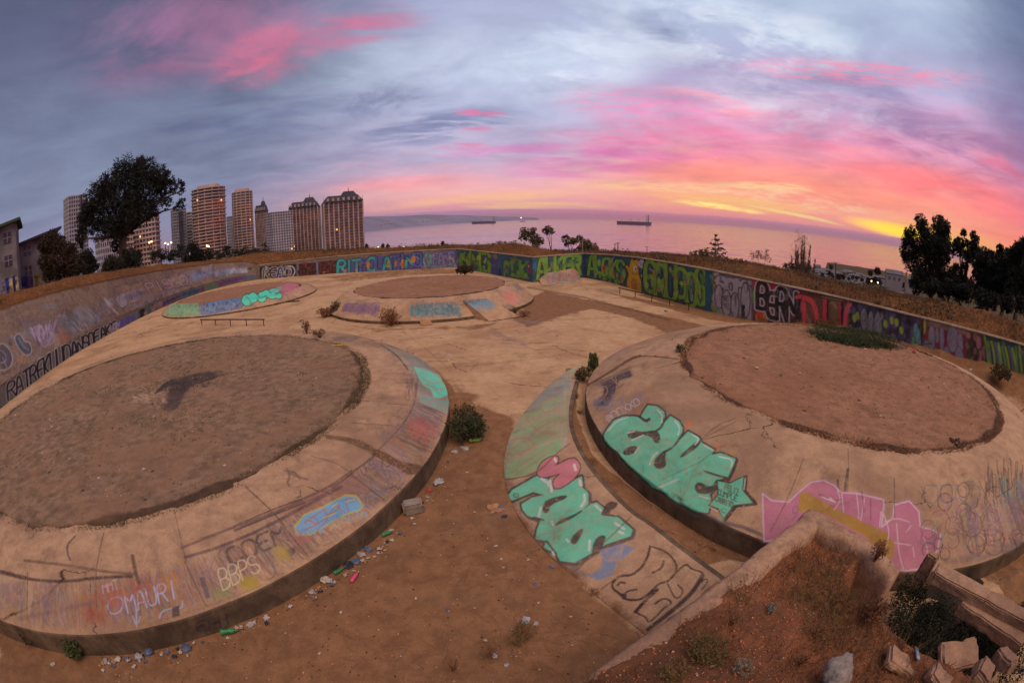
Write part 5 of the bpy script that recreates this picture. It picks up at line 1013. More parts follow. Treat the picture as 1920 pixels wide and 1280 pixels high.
# top edge of the slope
TOPAZ = [-110, -95, -80, -66.5, -58.7, -51.3, -44.1, -37.1, -33, -31.35]
TOPR = [31, 31, 31, 33, 35.5, 40, 48.5, 58.6, 58.6, 57.2]
TOPZ = [4.1, 4.1, 4.1, 4.05, 3.97, 3.72, 3.27, 2.60, 2.2, 1.75]
a_ = np.degrees(np.arctan2(st[:, 0], st[:, 1])); tr = np.interp(a_, TOPAZ, TOPR); tz = np.interp(a_, TOPAZ, TOPZ)
base = P[:, -1].copy(); top = np.stack([u[:, 0]*tr, u[:, 1]*tr, tz], 1)
q = np.linspace(0, 1, 110)[None, :, None]; P2 = base[:, None]*(1-q)+top[:, None]*q; P2[..., 2] += .05*noise2(P2[..., 0], P2[..., 1], .5, 4)*np.sin(np.pi*q[..., 0]); P2[:, 0, 2] += .004
def bank_soil(W, px, py):
    k = np.tile(np.linspace(0, 1, 110), len(st)); return np.clip((k-.90)/.1, 0, 1)*.9
grid_obj('slope', P2, M_BANK, LR, CL, bank_soil)
print('bank', P2.shape)

# ------------------------------------------------------------------ land outside
rim = [(math.degrees(math.atan2(t_[0], t_[1])), math.hypot(t_[0], t_[1]), t_[2]) for t_ in [(math.sin(R(a))*r, math.cos(R(a))*r, z) for a, r, z in zip(TOPAZ[1:], TOPR[1:], TOPZ[1:])]]
for seg in (W1[1:], W2[1:], W3[1:], W4[1:]):
    dd = dens(seg if len(seg) > 1 else seg, 1.0) if len(seg) > 1 else np.array(seg)
    for x_, y_, z_ in dd: rim.append((math.degrees(math.atan2(x_, y_)), math.hypot(x_, y_)+.2, z_))
# denser along straight walls
for a_p, b_p in ((W1[0], W1[-1]), (W2[0], W2[-1]), (W3[0], W3[-1])):
    for k in np.linspace(.02, .98, 30):
        x_, y_, z_ = [a_p[i]+(b_p[i]-a_p[i])*k for i in range(3)]; rim.append((math.degrees(math.atan2(x_, y_)), math.hypot(x_, y_)+.2, z_))
rim = sorted(rim); rim = [r_ for r_ in rim if -95 <= r_[0] <= 98]
ra, rr_, rz_ = map(np.array, zip(*rim))
sky_px = [(0, 553), (60, 540), (130, 521), (200, 510), (300, 497), (355, 492), (420, 486), (480, 475), (560, 472), (640, 470), (700, 466), (780, 463), (850, 460), (900, 461), (940, 458), (975, 459), (1000, 464), (1030, 471), (1080, 474), (1150, 473), (1250, 480), (1330, 488), (1400, 496), (1500, 517), (1600, 543), (1700, 562), (1760, 570), (1850, 590), (1919, 612)]
dsk = rays(sky_px); ska = np.degrees(np.arctan2(dsk[:, 0], dsk[:, 1])); ske = dsk[:, 2]/np.hypot(dsk[:, 0], dsk[:, 1])
A_ = np.unique(np.round(np.r_[np.linspace(-95, 98, 700), ra], 4)); rw = np.interp(A_, ra, rr_); zw = np.interp(A_, ra, rz_)
CREST = 3.2
ts = np.r_[0, .15, np.linspace(.4, CREST, 12), np.linspace(3.8, 9, 10), 11, 14, 18, 24, 32, 45, 65, 95, 140, 200, 290, 420, 600, 800, 1000, 1300, 1700, 2300]
zcrest = EYE+(rw+CREST)*np.interp(A_, ska, ske); 
T_ = np.zeros((len(A_), len(ts), 3)); sa, ca = np.sin(np.radians(A_)), np.cos(np.radians(A_))
leftw = np.clip((-15-A_)/8, 0, 1)
coast = np.interp(A_, [-95, -40, -24, -16, 33, 40, 50, 98], [2300, 2300, 1500, 560, 560, 1050, 1080, 1400])
LAND_END = []
for j, t in enumerate(ts):
    r = rw+t
    k = np.clip(t/CREST, 0, 1); z1 = zw+.02+(zcrest-zw)*(k*k*(3-2*k))
    over = np.maximum(t-CREST, 0)
    zr = zcrest-np.where(over < 4, .05*over, .2+.24*(over-4)); zr = np.maximum(zr, -56)
    zl = zcrest-.045*over; zl = np.where(r > 350, np.minimum(zl, -14-(r-350)*.02), zl)
    z2 = zr*(1-leftw)+zl*leftw; z = np.where(t <= CREST, z1, z2)
    z = np.where(r > coast, np.minimum(z, -64), np.maximum(z, -58))
    x = sa*r; y = ca*r
    z = z+(.10*noise2(x, y, .5, 50)+.05*noise2(x, y, 1.9, 51))*np.clip(t/1.0, 0, 1)*min(1, 1+t*.0)+np.clip((t-20)/100, 0, 1)*1.2*noise2(x, y, .03, 52)
    T_[:, j] = np.stack([x, y, z], 1)
gsoil = lambda W, px, py: np.clip(.15+.45*noise2(W[:, 0], W[:, 1], .12, 60)+np.clip((np.hypot(W[:, 0], W[:, 1])-np.interp(np.degrees(np.arctan2(W[:, 0], W[:, 1])), ra, rr_)-7)/8, 0, .7), 0, 1)
terr = grid_obj('terrain', T_, M_BERM, None, None, gsoil); tag(terr, kind='structure')
def terrain_z(x, y):
    a = math.degrees(math.atan2(x, y)); r = math.hypot(x, y)
    i = int(np.clip(np.searchsorted(A_, a), 1, len(A_)-1)); f = (a-A_[i-1])/(A_[i]-A_[i-1]); rr = rw[i-1]*(1-f)+rw[i]*f
    zc = T_[i-1, :, 2]*(1-f)+T_[i, :, 2]*f; return float(np.interp(r-rr, ts, zc))
# land behind the eye so that the ground closes all round
MBk = MB(); MBk.add([(-60, -3.2, 3.0), (60, -3.2, 3.0), (60, -400, 2), (-60, -400, 2)], [(0, 3, 2, 1)])
tag(MBk.build('ground_behind', M_BERM), kind='structure')

# ------------------------------------------------------------------ sea and far coast
m, t, b, o = principled('sea_water'); pos = t.n('ShaderNodeNewGeometry').outputs['Position']
b.inputs['Base Color'].default_value = (*lin((52, 62, 84)), 1); b.inputs['Roughness'].default_value = .12; b.inputs['Specular IOR Level'].default_value = 1.0
wn = t.noise(t.v('MULTIPLY', pos, (.02, .06, .05)), 1.0, 4, .6); wn2 = t.noise(t.v('MULTIPLY', pos, (.015, .05, .05)), 1.3, 4, .6); wn3 = t.noise(t.v('MULTIPLY', pos, (.0006, .003, .01)), 1.0, 4, .6)
nv = t.comb(t.m('MULTIPLY', t.m('SUBTRACT', wn, .5), .10), t.m('ADD', t.m('MULTIPLY', t.m('SUBTRACT', wn2, .5), .32), t.m('MULTIPLY', t.m('SUBTRACT', wn3, .62), .12)), 1.0)
t.put(b.inputs['Normal'], t.v('NORMALIZE', nv)); M_SEA = m
sea = MB(); N_ = 96
ring = [(math.cos(2*math.pi*k/N_)*30000, math.sin(2*math.pi*k/N_)*30000, -60) for k in range(N_)]
sea.add([(0, 0, -60)]+ring, [(0, 1+k, 1+(k+1) % N_) for k in range(N_)]); tag(sea.build('sea', M_SEA), kind='structure')
M_HILL = plain('hazed_hill', (118, 120, 144), .95, var=.12, scale=.0012, bd=0)  # lavender albedo carries part of the distance haze
hl_px = [(560, 440), (640, 400), (690, 397), (730, 398), (770, 397), (800, 395), (830, 397), (870, 398), (900, 401), (940, 403), (990, 405), (1010, 407)]
hd = rays(hl_px); ha = np.arctan2(hd[:, 0], hd[:, 1]); he = hd[:, 2]/np.hypot(hd[:, 0], hd[:, 1])
aa = np.linspace(ha[0], ha[-1], 260); rb = np.interp(np.degrees(aa), [-60, -20, -5, 3], [4000, 5200, 9500, 14000])
hz = EYE+(rb+1500)*np.interp(aa, ha, he); hz = -58+(np.maximum(hz, -58)+58)*.72
rows = []
for k_, dr in ((0, 0), (.25, 250), (.6, 700), (1, 1500), (.8, 2600), (.1, 4200)):
    r = rb+dr; zz = -62+(hz+62)*k_+ (noise2(np.degrees(aa)*2, np.full(len(aa), k_*3), 1.0, 71)*25*k_*(1-k_)*4)
    rows.append(np.stack([np.sin(aa)*r, np.cos(aa)*r, zz], 1))
tag(grid_obj('coastal_hills', np.stack(rows, 1), M_HILL, None, None), kind='structure')
# ------------------------------------------------------------------ plants
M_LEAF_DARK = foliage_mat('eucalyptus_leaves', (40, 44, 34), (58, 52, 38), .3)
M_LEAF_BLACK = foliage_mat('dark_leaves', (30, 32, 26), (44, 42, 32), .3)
M_LEAF_RED = foliage_mat('russet_leaves', (74, 46, 32), (54, 52, 34), .4)
M_LEAF_GREEN = foliage_mat('green_leaves', (66, 84, 46), (92, 100, 58), 2)
M_LEAF_OLD = foliage_mat('dull_green_leaves', (46, 58, 36), (70, 72, 44), 2)
M_LEAF_OLIVE = foliage_mat('olive_leaves', (84, 76, 50), (110, 92, 62), 2)
M_DRY = foliage_mat('dry_twigs', (150, 104, 74), (118, 82, 60), 3)
M_GRASS = foliage_mat('dry_grass', (118, 82, 52), (82, 58, 40), .5)
M_GRASSG = foliage_mat('green_grass', (46, 58, 32), (66, 68, 38), 1.5)
M_BARK = plain('bark', (92, 74, 62), .9, scale=3, bd=.02)
M_TWIG = plain('twig_bark', (112, 84, 66), .9, scale=6, bd=0)
def leaves(cs, rads, n, size, asp=2.2, up=0.0, flat=None):
    """n small leaf faces spread through a set of clumps"""
    cs = np.asarray(cs, float).reshape(-1, 3); rads = np.asarray(rads, float)
    if rads.ndim == 1: rads = np.stack([rads]*3, 1)
    w = rads.prod(1)**(2/3); w = w/w.sum(); k = rng.choice(len(cs), n, p=w)
    d = rng.normal(size=(n, 3)); d /= np.linalg.norm(d, axis=1)[:, None]; rr = rng.random(n)**.45
    # small sprigs: leaves gather round random twig ends
    tw = max(1, n//9); ti = rng.integers(0, tw, n); off = rng.normal(size=(tw, 3)); off /= np.linalg.norm(off, axis=1)[:, None]; off *= (rng.random(tw)**.4)[:, None]
    kk = rng.choice(len(cs), tw, p=w); c = cs[kk[ti]]+off[ti]*rads[kk[ti]]+rng.normal(size=(n, 3))*rads[kk[ti]]*.085
    a = rng.normal(size=(n, 3)); a[:, 2] += up; a /= np.linalg.norm(a, axis=1)[:, None]
    b = np.cross(a, rng.normal(size=(n, 3))); b /= np.linalg.norm(b, axis=1)[:, None]+1e-9
    L = size*(.6+.8*rng.random(n))[:, None]; W = L/asp
    V = np.stack([c-a*L/2, c+b*W/2, c+a*L/2, c-b*W/2], 1).reshape(-1, 3); F = np.arange(4*n).reshape(-1, 4)
    return V, F
def limbs(mb, base, tips, r0, r1=.02, wig=.12, n=5, bend=.35):
    base = Vector(base)
    for tp in tips:
        tp = Vector(tp); L = (tp-base).length; pts = []
        for i in range(n):
            q = i/(n-1); p = base.lerp(tp, q); p.z += L*bend*.5*(q-q*q)*(1 if tp.z > base.z else 0); 
            if 0 < i < n-1: p += Vector([random.uniform(-1, 1)*wig*L*.3 for _ in range(3)])
            pts.append(p)
        mb.tube(pts, [r0*(1-q)+r1*q for q in [i/(n-1) for i in range(n)]], 5)
def px_tree(name, label, cat, ox, oy, sc, clumps, r, base, nleaf, lsize, mleaf, trunk_r=.35, depth=1.0, group=None, split=.35, nl=10, mb_mat=None, asp=2.2, up=0.0, fat=1.1):
    """a tree standing r metres away: crown clumps and foot given where the photograph shows them"""
    bp = atr(*Z(ox, oy, sc, base)[0], r); bp.z = min(bp.z, terrain_z(bp.x, bp.y)+.2) if r > 30 else bp.z
    root = empty(name, bp, label, cat, group); cs, rs_ = [], []
    for x, y, rad in clumps:
        q = Z(ox, oy, sc, (x, y))[0]; rw_ = rad/sc/F_PX*r; rr = r+rng.uniform(-1, 1)*depth*rw_
        cs.append(tuple(atr(*q, rr))); rs_.append(rw_)
    c0, r0 = list(cs), list(rs_)
    for c_, q_ in zip(c0, r0):
        for _ in range(4):
            dd = rng.normal(size=3); dd /= np.linalg.norm(dd); cs.append(tuple(np.array(c_)+dd*q_*rng.uniform(.75, 1.1))); rs_.append(q_*rng.uniform(.28, .5))
    V, F = leaves(cs, np.array(rs_)*fat, int(nleaf*2.1*fat), lsize*.66, asp, up); link('crown', fast_mesh('crown', V, F), mleaf, root)
    mb = MB(); c_ = Vector(np.mean(c0, 0)); fork = bp.lerp(Vector((c_.x, c_.y, c_.z)), split); fork.x = bp.x*.6+fork.x*.4; fork.y = bp.y*.6+fork.y*.4
    mb.tube([bp-Vector((0, 0, .5)), bp.lerp(fork, .5)+Vector((random.uniform(-.1, .1)*r/40, 0, 0)), fork], [trunk_r*1.25, trunk_r, trunk_r*.8], 8)
    idx = rng.permutation(len(c0))[:nl]; limbs(mb, fork, [c0[i] for i in idx], trunk_r*.5, trunk_r*.08)
    mb.build('trunk', mb_mat or M_BARK, root, True); return root
def ztr(c): return c
# large eucalyptus on the left
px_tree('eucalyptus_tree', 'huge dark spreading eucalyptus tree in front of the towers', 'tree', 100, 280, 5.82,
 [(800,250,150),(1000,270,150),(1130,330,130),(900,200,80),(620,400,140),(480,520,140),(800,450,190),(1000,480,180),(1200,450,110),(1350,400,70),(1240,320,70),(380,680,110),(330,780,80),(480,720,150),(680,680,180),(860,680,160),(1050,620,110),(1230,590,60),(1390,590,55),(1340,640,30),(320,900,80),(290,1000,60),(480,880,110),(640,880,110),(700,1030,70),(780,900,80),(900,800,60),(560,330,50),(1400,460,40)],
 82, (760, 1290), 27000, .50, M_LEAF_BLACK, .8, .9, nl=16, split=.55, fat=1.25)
tz = lambda x, y: terrain_z(x, y)
for lab, cl, r, base, n, ls, m_ in (
 ('broad dark bush tree with russet right side beside the low buildings', [(560,640,110),(640,600,110),(720,650,100),(800,700,90),(860,760,100),(560,800,120),(700,800,130),(860,880,130),(600,950,120),(780,960,130),(940,900,90)], 60, (650, 1080), 15000, .34, M_LEAF_RED),
 ('dull grey-green bush just right of the russet bush tree', [(1060,760,70),(1080,850,80),(1050,930,80),(1120,900,60),(980,780,50)], 68, (1060, 1010), 5000, .34, M_LEAF_DARK),
 ('low rounded dark bush under the huge eucalyptus', [(1330,870,90),(1420,880,80),(1280,920,60),(1250,960,40)], 64, (1340, 980), 5200, .30, M_LEAF_DARK),
 ('upright dark bush under the right half of the huge eucalyptus', [(1560,760,90),(1600,840,100),(1650,780,60),(1500,820,70)], 66, (1580, 950), 5200, .3, M_LEAF_BLACK)):
    px_tree('bush', lab, 'bush', 0, 360, 6.4, cl, r, base, n, ls, m_, .15, .8, group='bushes on the bank beyond the left slope', nl=6)
px_tree('bush', 'rounded dark green bush beside the standing person', 'bush', 200, 280, 5.82, [(1000-80,1140,80),(940,1080,70),(960,1180,90),(1020,1160,70),(900,1220,60)], 60, (960, 1280), 5200, .26, M_LEAF_BLACK, .12, .8, group='bushes on the bank beyond the left slope', nl=6)
px_tree('bush', 'small flat topped tree before the white tower', 'tree', 280, 320, 4.266, [(850,640,40),(900,640,44),(930,650,34),(870,660,26)], 90, (860, 690), 1200, .32, M_LEAF_DARK, .12, .8, nl=5)
# windswept trees beyond the far wall
for lab, cl, base, n in (
 ('windswept tree with leaning trunk, left of the pair behind the far wall', [(1620,350,50),(1600,390,46),(1680,340,46),(1700,400,56),(1740,430,50),(1780,440,40),(1720,470,36)], (1770, 560), 2600),
 ('slim windswept tree with flat crown behind the far wall', [(1820,330,34),(1860,320,34),(1890,340,30),(1850,360,26)], (1890, 560), 800)):
    px_tree('windswept_tree', lab, 'tree', 680, 370, 5.333, cl, 62, base, n, .28, M_LEAF_OLIVE, .12, 1.0, nl=9, split=.5)
for lab, cl, base, n in (
 ('thin open tree left of the dense bush behind the wall corner', [(110,420,40),(170,440,40),(200,440,34),(120,470,26)], (160, 570), 1100),
 ('dense sloping bushy tree behind the wall corner', [(250,410,36),(280,440,40),(320,470,50),(360,500,50),(400,530,44),(280,520,50),(230,540,40)], (300, 580), 3400)):
    px_tree('windswept_tree', lab, 'tree', 1040, 370, 5.333, cl, 60, base, n, .26, M_LEAF_OLIVE, .10, 1.0, nl=8, split=.5)
# norfolk pine
bp = atr(1341, 492, 66); bp.z = terrain_z(bp.x, bp.y); topz = atr(1338, 439, 66).z
root = empty('norfolk_pine', bp, 'tiered pine tree with open whorled branches beyond the right wall', 'tree'); mb = MB(); mb.tube([bp-Vector((0, 0, .3)), Vector((bp.x-.1, bp.y, topz))], [.17, .04], 7)
cs, rs_ = [], []; br = mb; H = topz-bp.z; L0 = 2.5
for i in range(9):
    q = i/8; z = bp.z+H*(.38+.6*q); L = L0*(1-q)**.8+.12
    for k in range(6):
        a = k*1.047+i*.5; tip = Vector((bp.x+math.cos(a)*L, bp.y+math.sin(a)*L, z+.18*L)); br.tube([(bp.x, bp.y, z), tip], [.05, .02], 4)
        for f in (.35, .6, .85, 1.0):
            if random.random() < .82: cs.append((bp.x+math.cos(a)*L*f, bp.y+math.sin(a)*L*f, z+.18*L*f)); rs_.append(.14+.06*L)
V, F = leaves(cs, rs_, 4200, .24); link('crown', fast_mesh('crown', V, F), M_LEAF_OLIVE, root); br.build('trunk', M_BARK, root)
px_tree('bush', 'wide low dark bush at the foot of the tiered pine', 'bush', 1080, 380, 4, [(880,400,30),(920,390,36),(960,395,40),(1000,410,36),(1060,420,28)], 60, (960, 450), 2200, .24, M_LEAF_OLIVE, .08, .8, nl=4)
px_tree('bush', 'flat dark bush right of the tiered pine', 'bush', 1080, 380, 4, [(1200,440,22),(1240,445,24),(1280,450,20)], 56, (1240, 470), 900, .2, M_LEAF_OLIVE, .06, .8, nl=4)
px_tree('bush', 'sparse twiggy shrub left of the bare poplars', 'bush', 1080, 380, 4, [(1330,400,30),(1370,395,34),(1410,400,34),(1440,420,26),(1430,360,14)], 54, (1385, 470), 750, .16, M_DRY, .05, .9, nl=14)
# bare poplars
bp = atr(1503, 520, 64); bp.z = terrain_z(bp.x, bp.y); _pc = [tuple(atr(1501+rng.uniform(-17, 17), rng.uniform(440, 505), 64)) for _ in range(26)]
root = empty('bare_poplar', bp, 'clump of tall bare poplars with many upright branches', 'tree'); mb = MB(); tw = mb; top = atr(1500, 428, 64).z
for k in range(13):
    fx = (k-6)/6*1.7+random.uniform(-.2, .2); y = bp.y+random.uniform(-.8, .8); h = (top-bp.z)*random.uniform(.8, 1.0)*(1-.12*abs(fx)); pts = [Vector((bp.x+fx*(.35+.65*min(1, i/3))+math.sin(i*1.3+k)*.10, y, bp.z-.2+h*i/6)) for i in range(7)]
    mb.tube(pts, [.09*(1-i/6.5)+.012 for i in range(7)], 5)
    for j in range(80):
        q = random.uniform(.12, .97); p = pts[0].lerp(pts[-1], q); a = random.uniform(0, 6.28); L = random.uniform(.5, 1.7)*(1.15-q); d = Vector((math.cos(a)*.42, math.sin(a)*.42, 1)); tw.tube([p, p+d*L*.5+Vector((0, 0, .05)), p+d*L+Vector((0, 0, .22*L))], [.055, .042, .024], 3, cap=False)
mb.build('trunk', M_BARK, root)
V, F = leaves(_pc, np.full(26, .85), 5200, .10, 4, 1.5); link('fine_twigs', fast_mesh('fine_twigs', V, F), M_TWIG, root)
px_tree('bush', 'scrubby dark bushes round the foot of the bare poplars', 'bush', 1400, 370, 5.333, [(440,690,40),(500,710,50),(560,720,50),(610,700,40),(420,720,36),(380,680,30)], 66, (520, 780), 2200, .24, M_LEAF_DARK, .06, .9, nl=5)
# dark trees on the right
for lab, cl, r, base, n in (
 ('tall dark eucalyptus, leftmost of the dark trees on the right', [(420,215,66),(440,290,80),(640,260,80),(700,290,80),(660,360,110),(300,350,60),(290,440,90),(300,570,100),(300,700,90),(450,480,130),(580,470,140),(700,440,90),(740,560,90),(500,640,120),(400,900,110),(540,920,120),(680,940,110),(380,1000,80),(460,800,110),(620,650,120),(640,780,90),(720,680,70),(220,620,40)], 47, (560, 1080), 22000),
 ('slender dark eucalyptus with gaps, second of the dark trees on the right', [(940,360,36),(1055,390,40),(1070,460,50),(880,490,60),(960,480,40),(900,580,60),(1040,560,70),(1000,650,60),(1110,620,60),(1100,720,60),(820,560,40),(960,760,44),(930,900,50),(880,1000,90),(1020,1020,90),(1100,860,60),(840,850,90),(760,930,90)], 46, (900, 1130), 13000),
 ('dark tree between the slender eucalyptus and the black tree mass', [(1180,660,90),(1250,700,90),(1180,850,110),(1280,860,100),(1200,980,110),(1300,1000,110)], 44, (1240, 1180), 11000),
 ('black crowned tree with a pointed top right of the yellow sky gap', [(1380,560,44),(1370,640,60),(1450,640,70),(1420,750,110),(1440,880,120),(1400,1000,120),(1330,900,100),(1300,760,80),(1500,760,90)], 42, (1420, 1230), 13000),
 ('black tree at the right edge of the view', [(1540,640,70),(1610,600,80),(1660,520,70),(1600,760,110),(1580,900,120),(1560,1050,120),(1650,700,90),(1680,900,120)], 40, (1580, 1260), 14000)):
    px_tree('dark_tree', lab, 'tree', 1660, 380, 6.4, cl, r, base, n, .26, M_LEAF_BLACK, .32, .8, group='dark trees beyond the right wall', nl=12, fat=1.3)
px_tree('dark_tree', 'low dark thicket under the trees on the right', 'thicket', 1660, 380, 6.4, [(700,1060,90),(860,1080,90),(1000,1100,100),(1150,1130,100),(480,1030,60),(1300,1180,90),(1480,1200,100),(1650,1240,100),(600,1000,80),(760,1000,80),(900,1040,80)], 38, (1000, 1230), 12000, .22, M_LEAF_BLACK, .08, .8, nl=6)

def shrub(name, label, cat, c, rx, rz, n, ls, mleaf, nst=14, mst=None, up=.6, asp=2.6, group=None, sr=.008, lift=.45):
    root = empty(name, c, label, cat, group); c = Vector(c); cs, rs_ = [], []; mb = MB()
    for k in range(nst):
        a = random.uniform(0, 6.28); q = random.uniform(.25, 1)**.7; t_ = Vector((c.x+math.cos(a)*rx*q*.8, c.y+math.sin(a)*rx*q*.8, c.z+rz*random.uniform(.5, 1.0)*(1.05-.35*q)))
        mid = c.lerp(t_, .5)+Vector((0, 0, .12*rz)); mb.tube([c-Vector((0, 0, .05)), mid, t_], [sr*1.6, sr, sr*.4], 4, cap=False); cs.append(tuple(c.lerp(t_, .8))); rs_.append((rx*.28, rx*.28, rz*.26))
        for j in range(4): 
            p = mid.lerp(t_, random.random()); mb.tube([p, p+Vector((random.uniform(-1, 1)*rx*.25, random.uniform(-1, 1)*rx*.25, rz*.2*random.random()))], [sr*.5, sr*.25], 3, cap=False)
    mb.build('stems', mst or M_TWIG, root)
    if n: V, F = leaves(cs, rs_, n, ls, asp, up); link('foliage', fast_mesh('foliage', V, F), mleaf, root)
    return root
zf = lambda x, y: float(floor_h(np.array([x]), np.array([y]))[0])
def atf(px, py): 
    p = at(px, py, 0); return at(px, py, zf(p.x, p.y))
shrub('shrub', 'thick dark green shrub growing against the left mound kerb', 'shrub', atf(875, 822), .62, .78, 5200, .06, M_LEAF_OLD, 60, up=1)
shrub('shrub', 'weedy shrub with litter between left mound and path', 'shrub', atf(868, 792), .42, .6, 1400, .06, M_LEAF_OLIVE, 22, up=1)
shrub('shrub', 'spiky green plant standing at the tip of the curved ramp', 'shrub', atf(1112, 704), .22, .85, 1300, .16, M_LEAF_GREEN, 18, up=4, asp=7)
shrub('shrub', 'brownish weeds around the spiky green plant', 'shrub', atf(1094, 712), .42, .42, 1500, .07, M_LEAF_OLIVE, 26, up=1)
shrub('shrub', 'dry reddish twiggy shrub in front of the middle far mound', 'shrub', atf(733, 611), .72, 1.15, 2200, .06, M_DRY, 40, up=2, mst=M_DRY)
shrub('shrub', 'olive shrub on the left edge of the middle far mound', 'shrub', atf(632, 591), .55, .95, 2400, .08, M_LEAF_OLIVE, 24)
shrub('shrub', 'dry brown weeds at the left foot of the middle far mound', 'shrub', atf(611, 594), .7, .6, 2400, .08, M_DRY, 30)
shrub('shrub', 'dark round thorny bush on top of the middle far mound', 'shrub', at(872, 514, .95), .85, .75, 5200, .10, M_LEAF_RED, 34, up=.4)
shrub('shrub', 'brown weeds on the berm of earth before the pink letters', 'shrub', at(1545, 612, .55), .75, .45, 2800, .07, M_DRY, 34)
shrub('shrub', 'low weeds just right of the pink letters', 'shrub', at(1570, 616, .5), .5, .3, 1200, .06, M_LEAF_OLIVE, 20)
shrub('shrub', 'brown and green bush below the yellow green leaf painting', 'shrub', at(1874, 712, .5), .75, .75, 4200, .09, M_LEAF_OLIVE, 34)
shrub('shrub', 'dark bushy weed against the kerb at lower left', 'shrub', atf(150, 1225), .36, .46, 3600, .05, M_LEAF_GREEN, 34, up=2)
shrub('shrub', 'small weed growing beside the rubbish at lower left', 'shrub', atf(60, 1205), .25, .3, 900, .05, M_LEAF_OLIVE, 16, up=1)
for i, (x, y, lab) in enumerate(((1275, 660, 'green weed tuft at the left edge of the right dirt top'), (600, 632, 'dry weed clump at the back edge of the left dirt top'), (575, 625, 'tall dry stalks at the back edge of the left dirt top'), (965, 586, 'dark dry weeds in the broken gap of the middle far mound'), (985, 592, 'weed clump beside the broken gap of the middle far mound'), (470, 506, 'sprig on the bank above the purple tags'), (1790, 838, 'weeds on the front edge of the right dirt top'))):
    z = (1.27, .85, .85, .05, .05, 1.7, 1.2)[i]; shrub('weed', lab, 'weed', at(x, y, z), (.22, .45, .3, .5, .5, .5, .3)[i], (.28, .4, .7, .35, .3, .4, .22)[i], 700, .05, (M_LEAF_GREEN, M_DRY, M_DRY, M_LEAF_OLIVE, M_DRY, M_DRY, M_LEAF_OLIVE)[i], 18, up=1)
def blades(name, label, cat, pts, h, w, mat, lean=.35, kind='stuff', parent=None):
    pts = np.asarray(pts, float); n = len(pts); a = rng.uniform(0, 6.28, n); hh = h*(.5+.9*rng.random(n)); ww = w*(.6+.8*rng.random(n))
    l = rng.normal(size=(n, 2))*lean*hh[:, None]; sx, sy = np.cos(a)*ww, np.sin(a)*ww
    V = np.stack([pts+np.stack([-sx, -sy, 0*sx-.02], 1), pts+np.stack([sx, sy, 0*sx-.02], 1), pts+np.stack([l[:, 0], l[:, 1], hh], 1)], 1).reshape(-1, 3)
    o = link(name, fast_mesh(name, V, np.arange(3*n).reshape(-1, 3)), mat, parent)
    if parent is None: tag(o, label, cat, kind=kind)
    return o
# dark green grass patch on the right mound
def mzB(x, y): return 1.27
P = []
pg = [tuple(at(a, b, 1.27)[:2]) for a, b in ((1512, 622), (1535, 613), (1580, 614), (1640, 622), (1680, 640), (1700, 655), (1660, 652), (1600, 646), (1545, 636))]
pgx = np.array(pg); 
while len(P) < 9000:
    x = rng.uniform(pgx[:, 0].min()-.3, pgx[:, 0].max()+.3, 4000); y = rng.uniform(pgx[:, 1].min()-.3, pgx[:, 1].max()+.3, 4000); m_ = poly_mask(pg, x, y, .35); ok = rng.random(4000) < m_**1.5*(.6+.6*noise2(x, y, 1.5, 91)); P += list(np.stack([x, y, np.full(4000, 1.24)], 1)[ok])
blades('green_grass', 'dark green patch of creeping grass on the edge of the right dirt top', 'grass', P[:9000], .12, .018, M_GRASSG, 1.2)
# weeds fringing the dirt tops
for c_, ri, z_, n_, lab in ((A_C, A_RI, .84, 16000, 'thin weeds fringing the left dirt top'), (B_C, B_RI, 1.28, 11000, 'thin weeds fringing the right dirt top')):
    a = rng.uniform(0, 6.28, n_*2); rr = ri*(1.0-.035*np.abs(rng.normal(size=n_*2)))+.15*noise2(np.cos(a)*ri, np.sin(a)*ri, .8, 21); x = c_[0]+np.cos(a)*rr; y = c_[1]+np.sin(a)*rr; k = rng.random(n_*2) < np.clip(.55+1.2*noise2(x, y, .9, 44), 0, 1); blades('weeds', lab, 'weeds', np.stack([x, y, np.full(len(x), z_-.01)], 1)[k], .055, .010, M_LEAF_OLIVE if ri > 6 else M_DRY, .9)
a = rng.uniform(0, 6.28, 9000); rr = A_RI*np.sqrt(rng.random(9000))*.97; x = A_C[0]+np.cos(a)*rr; y = A_C[1]+np.sin(a)*rr; k = noise2(x, y, .7, 92) > .05
blades('sparse_grass', 'short sparse tufts scattered over the left dirt top', 'grass', np.stack([x, y, np.full(9000, .77)], 1)[k], .06, .012, M_LEAF_OLIVE, .9)
# dry grass on the earth beyond the walls
P = []; A_r = rng.uniform(-72, 80, 260000); t_r = rng.random(260000)**.8*12+.15; rwx = np.interp(A_r, A_, rw); r = rwx+t_r; x = np.sin(np.radians(A_r))*r; y = np.cos(np.radians(A_r))*r
dens_ = np.clip(.5+1.3*noise2(x, y, .22, 95)+.4*noise2(x, y, .9, 96), .02, 1)*np.interp(A_r, [-72, -45, -30, 0, 20, 60, 80], [.25, .25, .6, .9, .9, .75, .6])
ok = rng.random(260000) < dens_*.55; x, y, A_r, t_r = x[ok], y[ok], A_r[ok], t_r[ok]
ii = np.clip(np.searchsorted(A_, A_r), 0, len(A_)-1); jj = np.searchsorted(ts, t_r); z = T_[ii, np.clip(jj-1, 0, len(ts)-1), 2]*.5+T_[ii, np.clip(jj, 0, len(ts)-1), 2]*.5
blades('dry_grass', 'dry brown grass on the earth bank beyond the walls', 'grass', np.stack([x, y, z-.03], 1), .20, .02, M_GRASS, .7); print('grass', len(x))
k = (noise2(x, y, .22, 97) > .12) & (rng.random(len(x)) < .35)
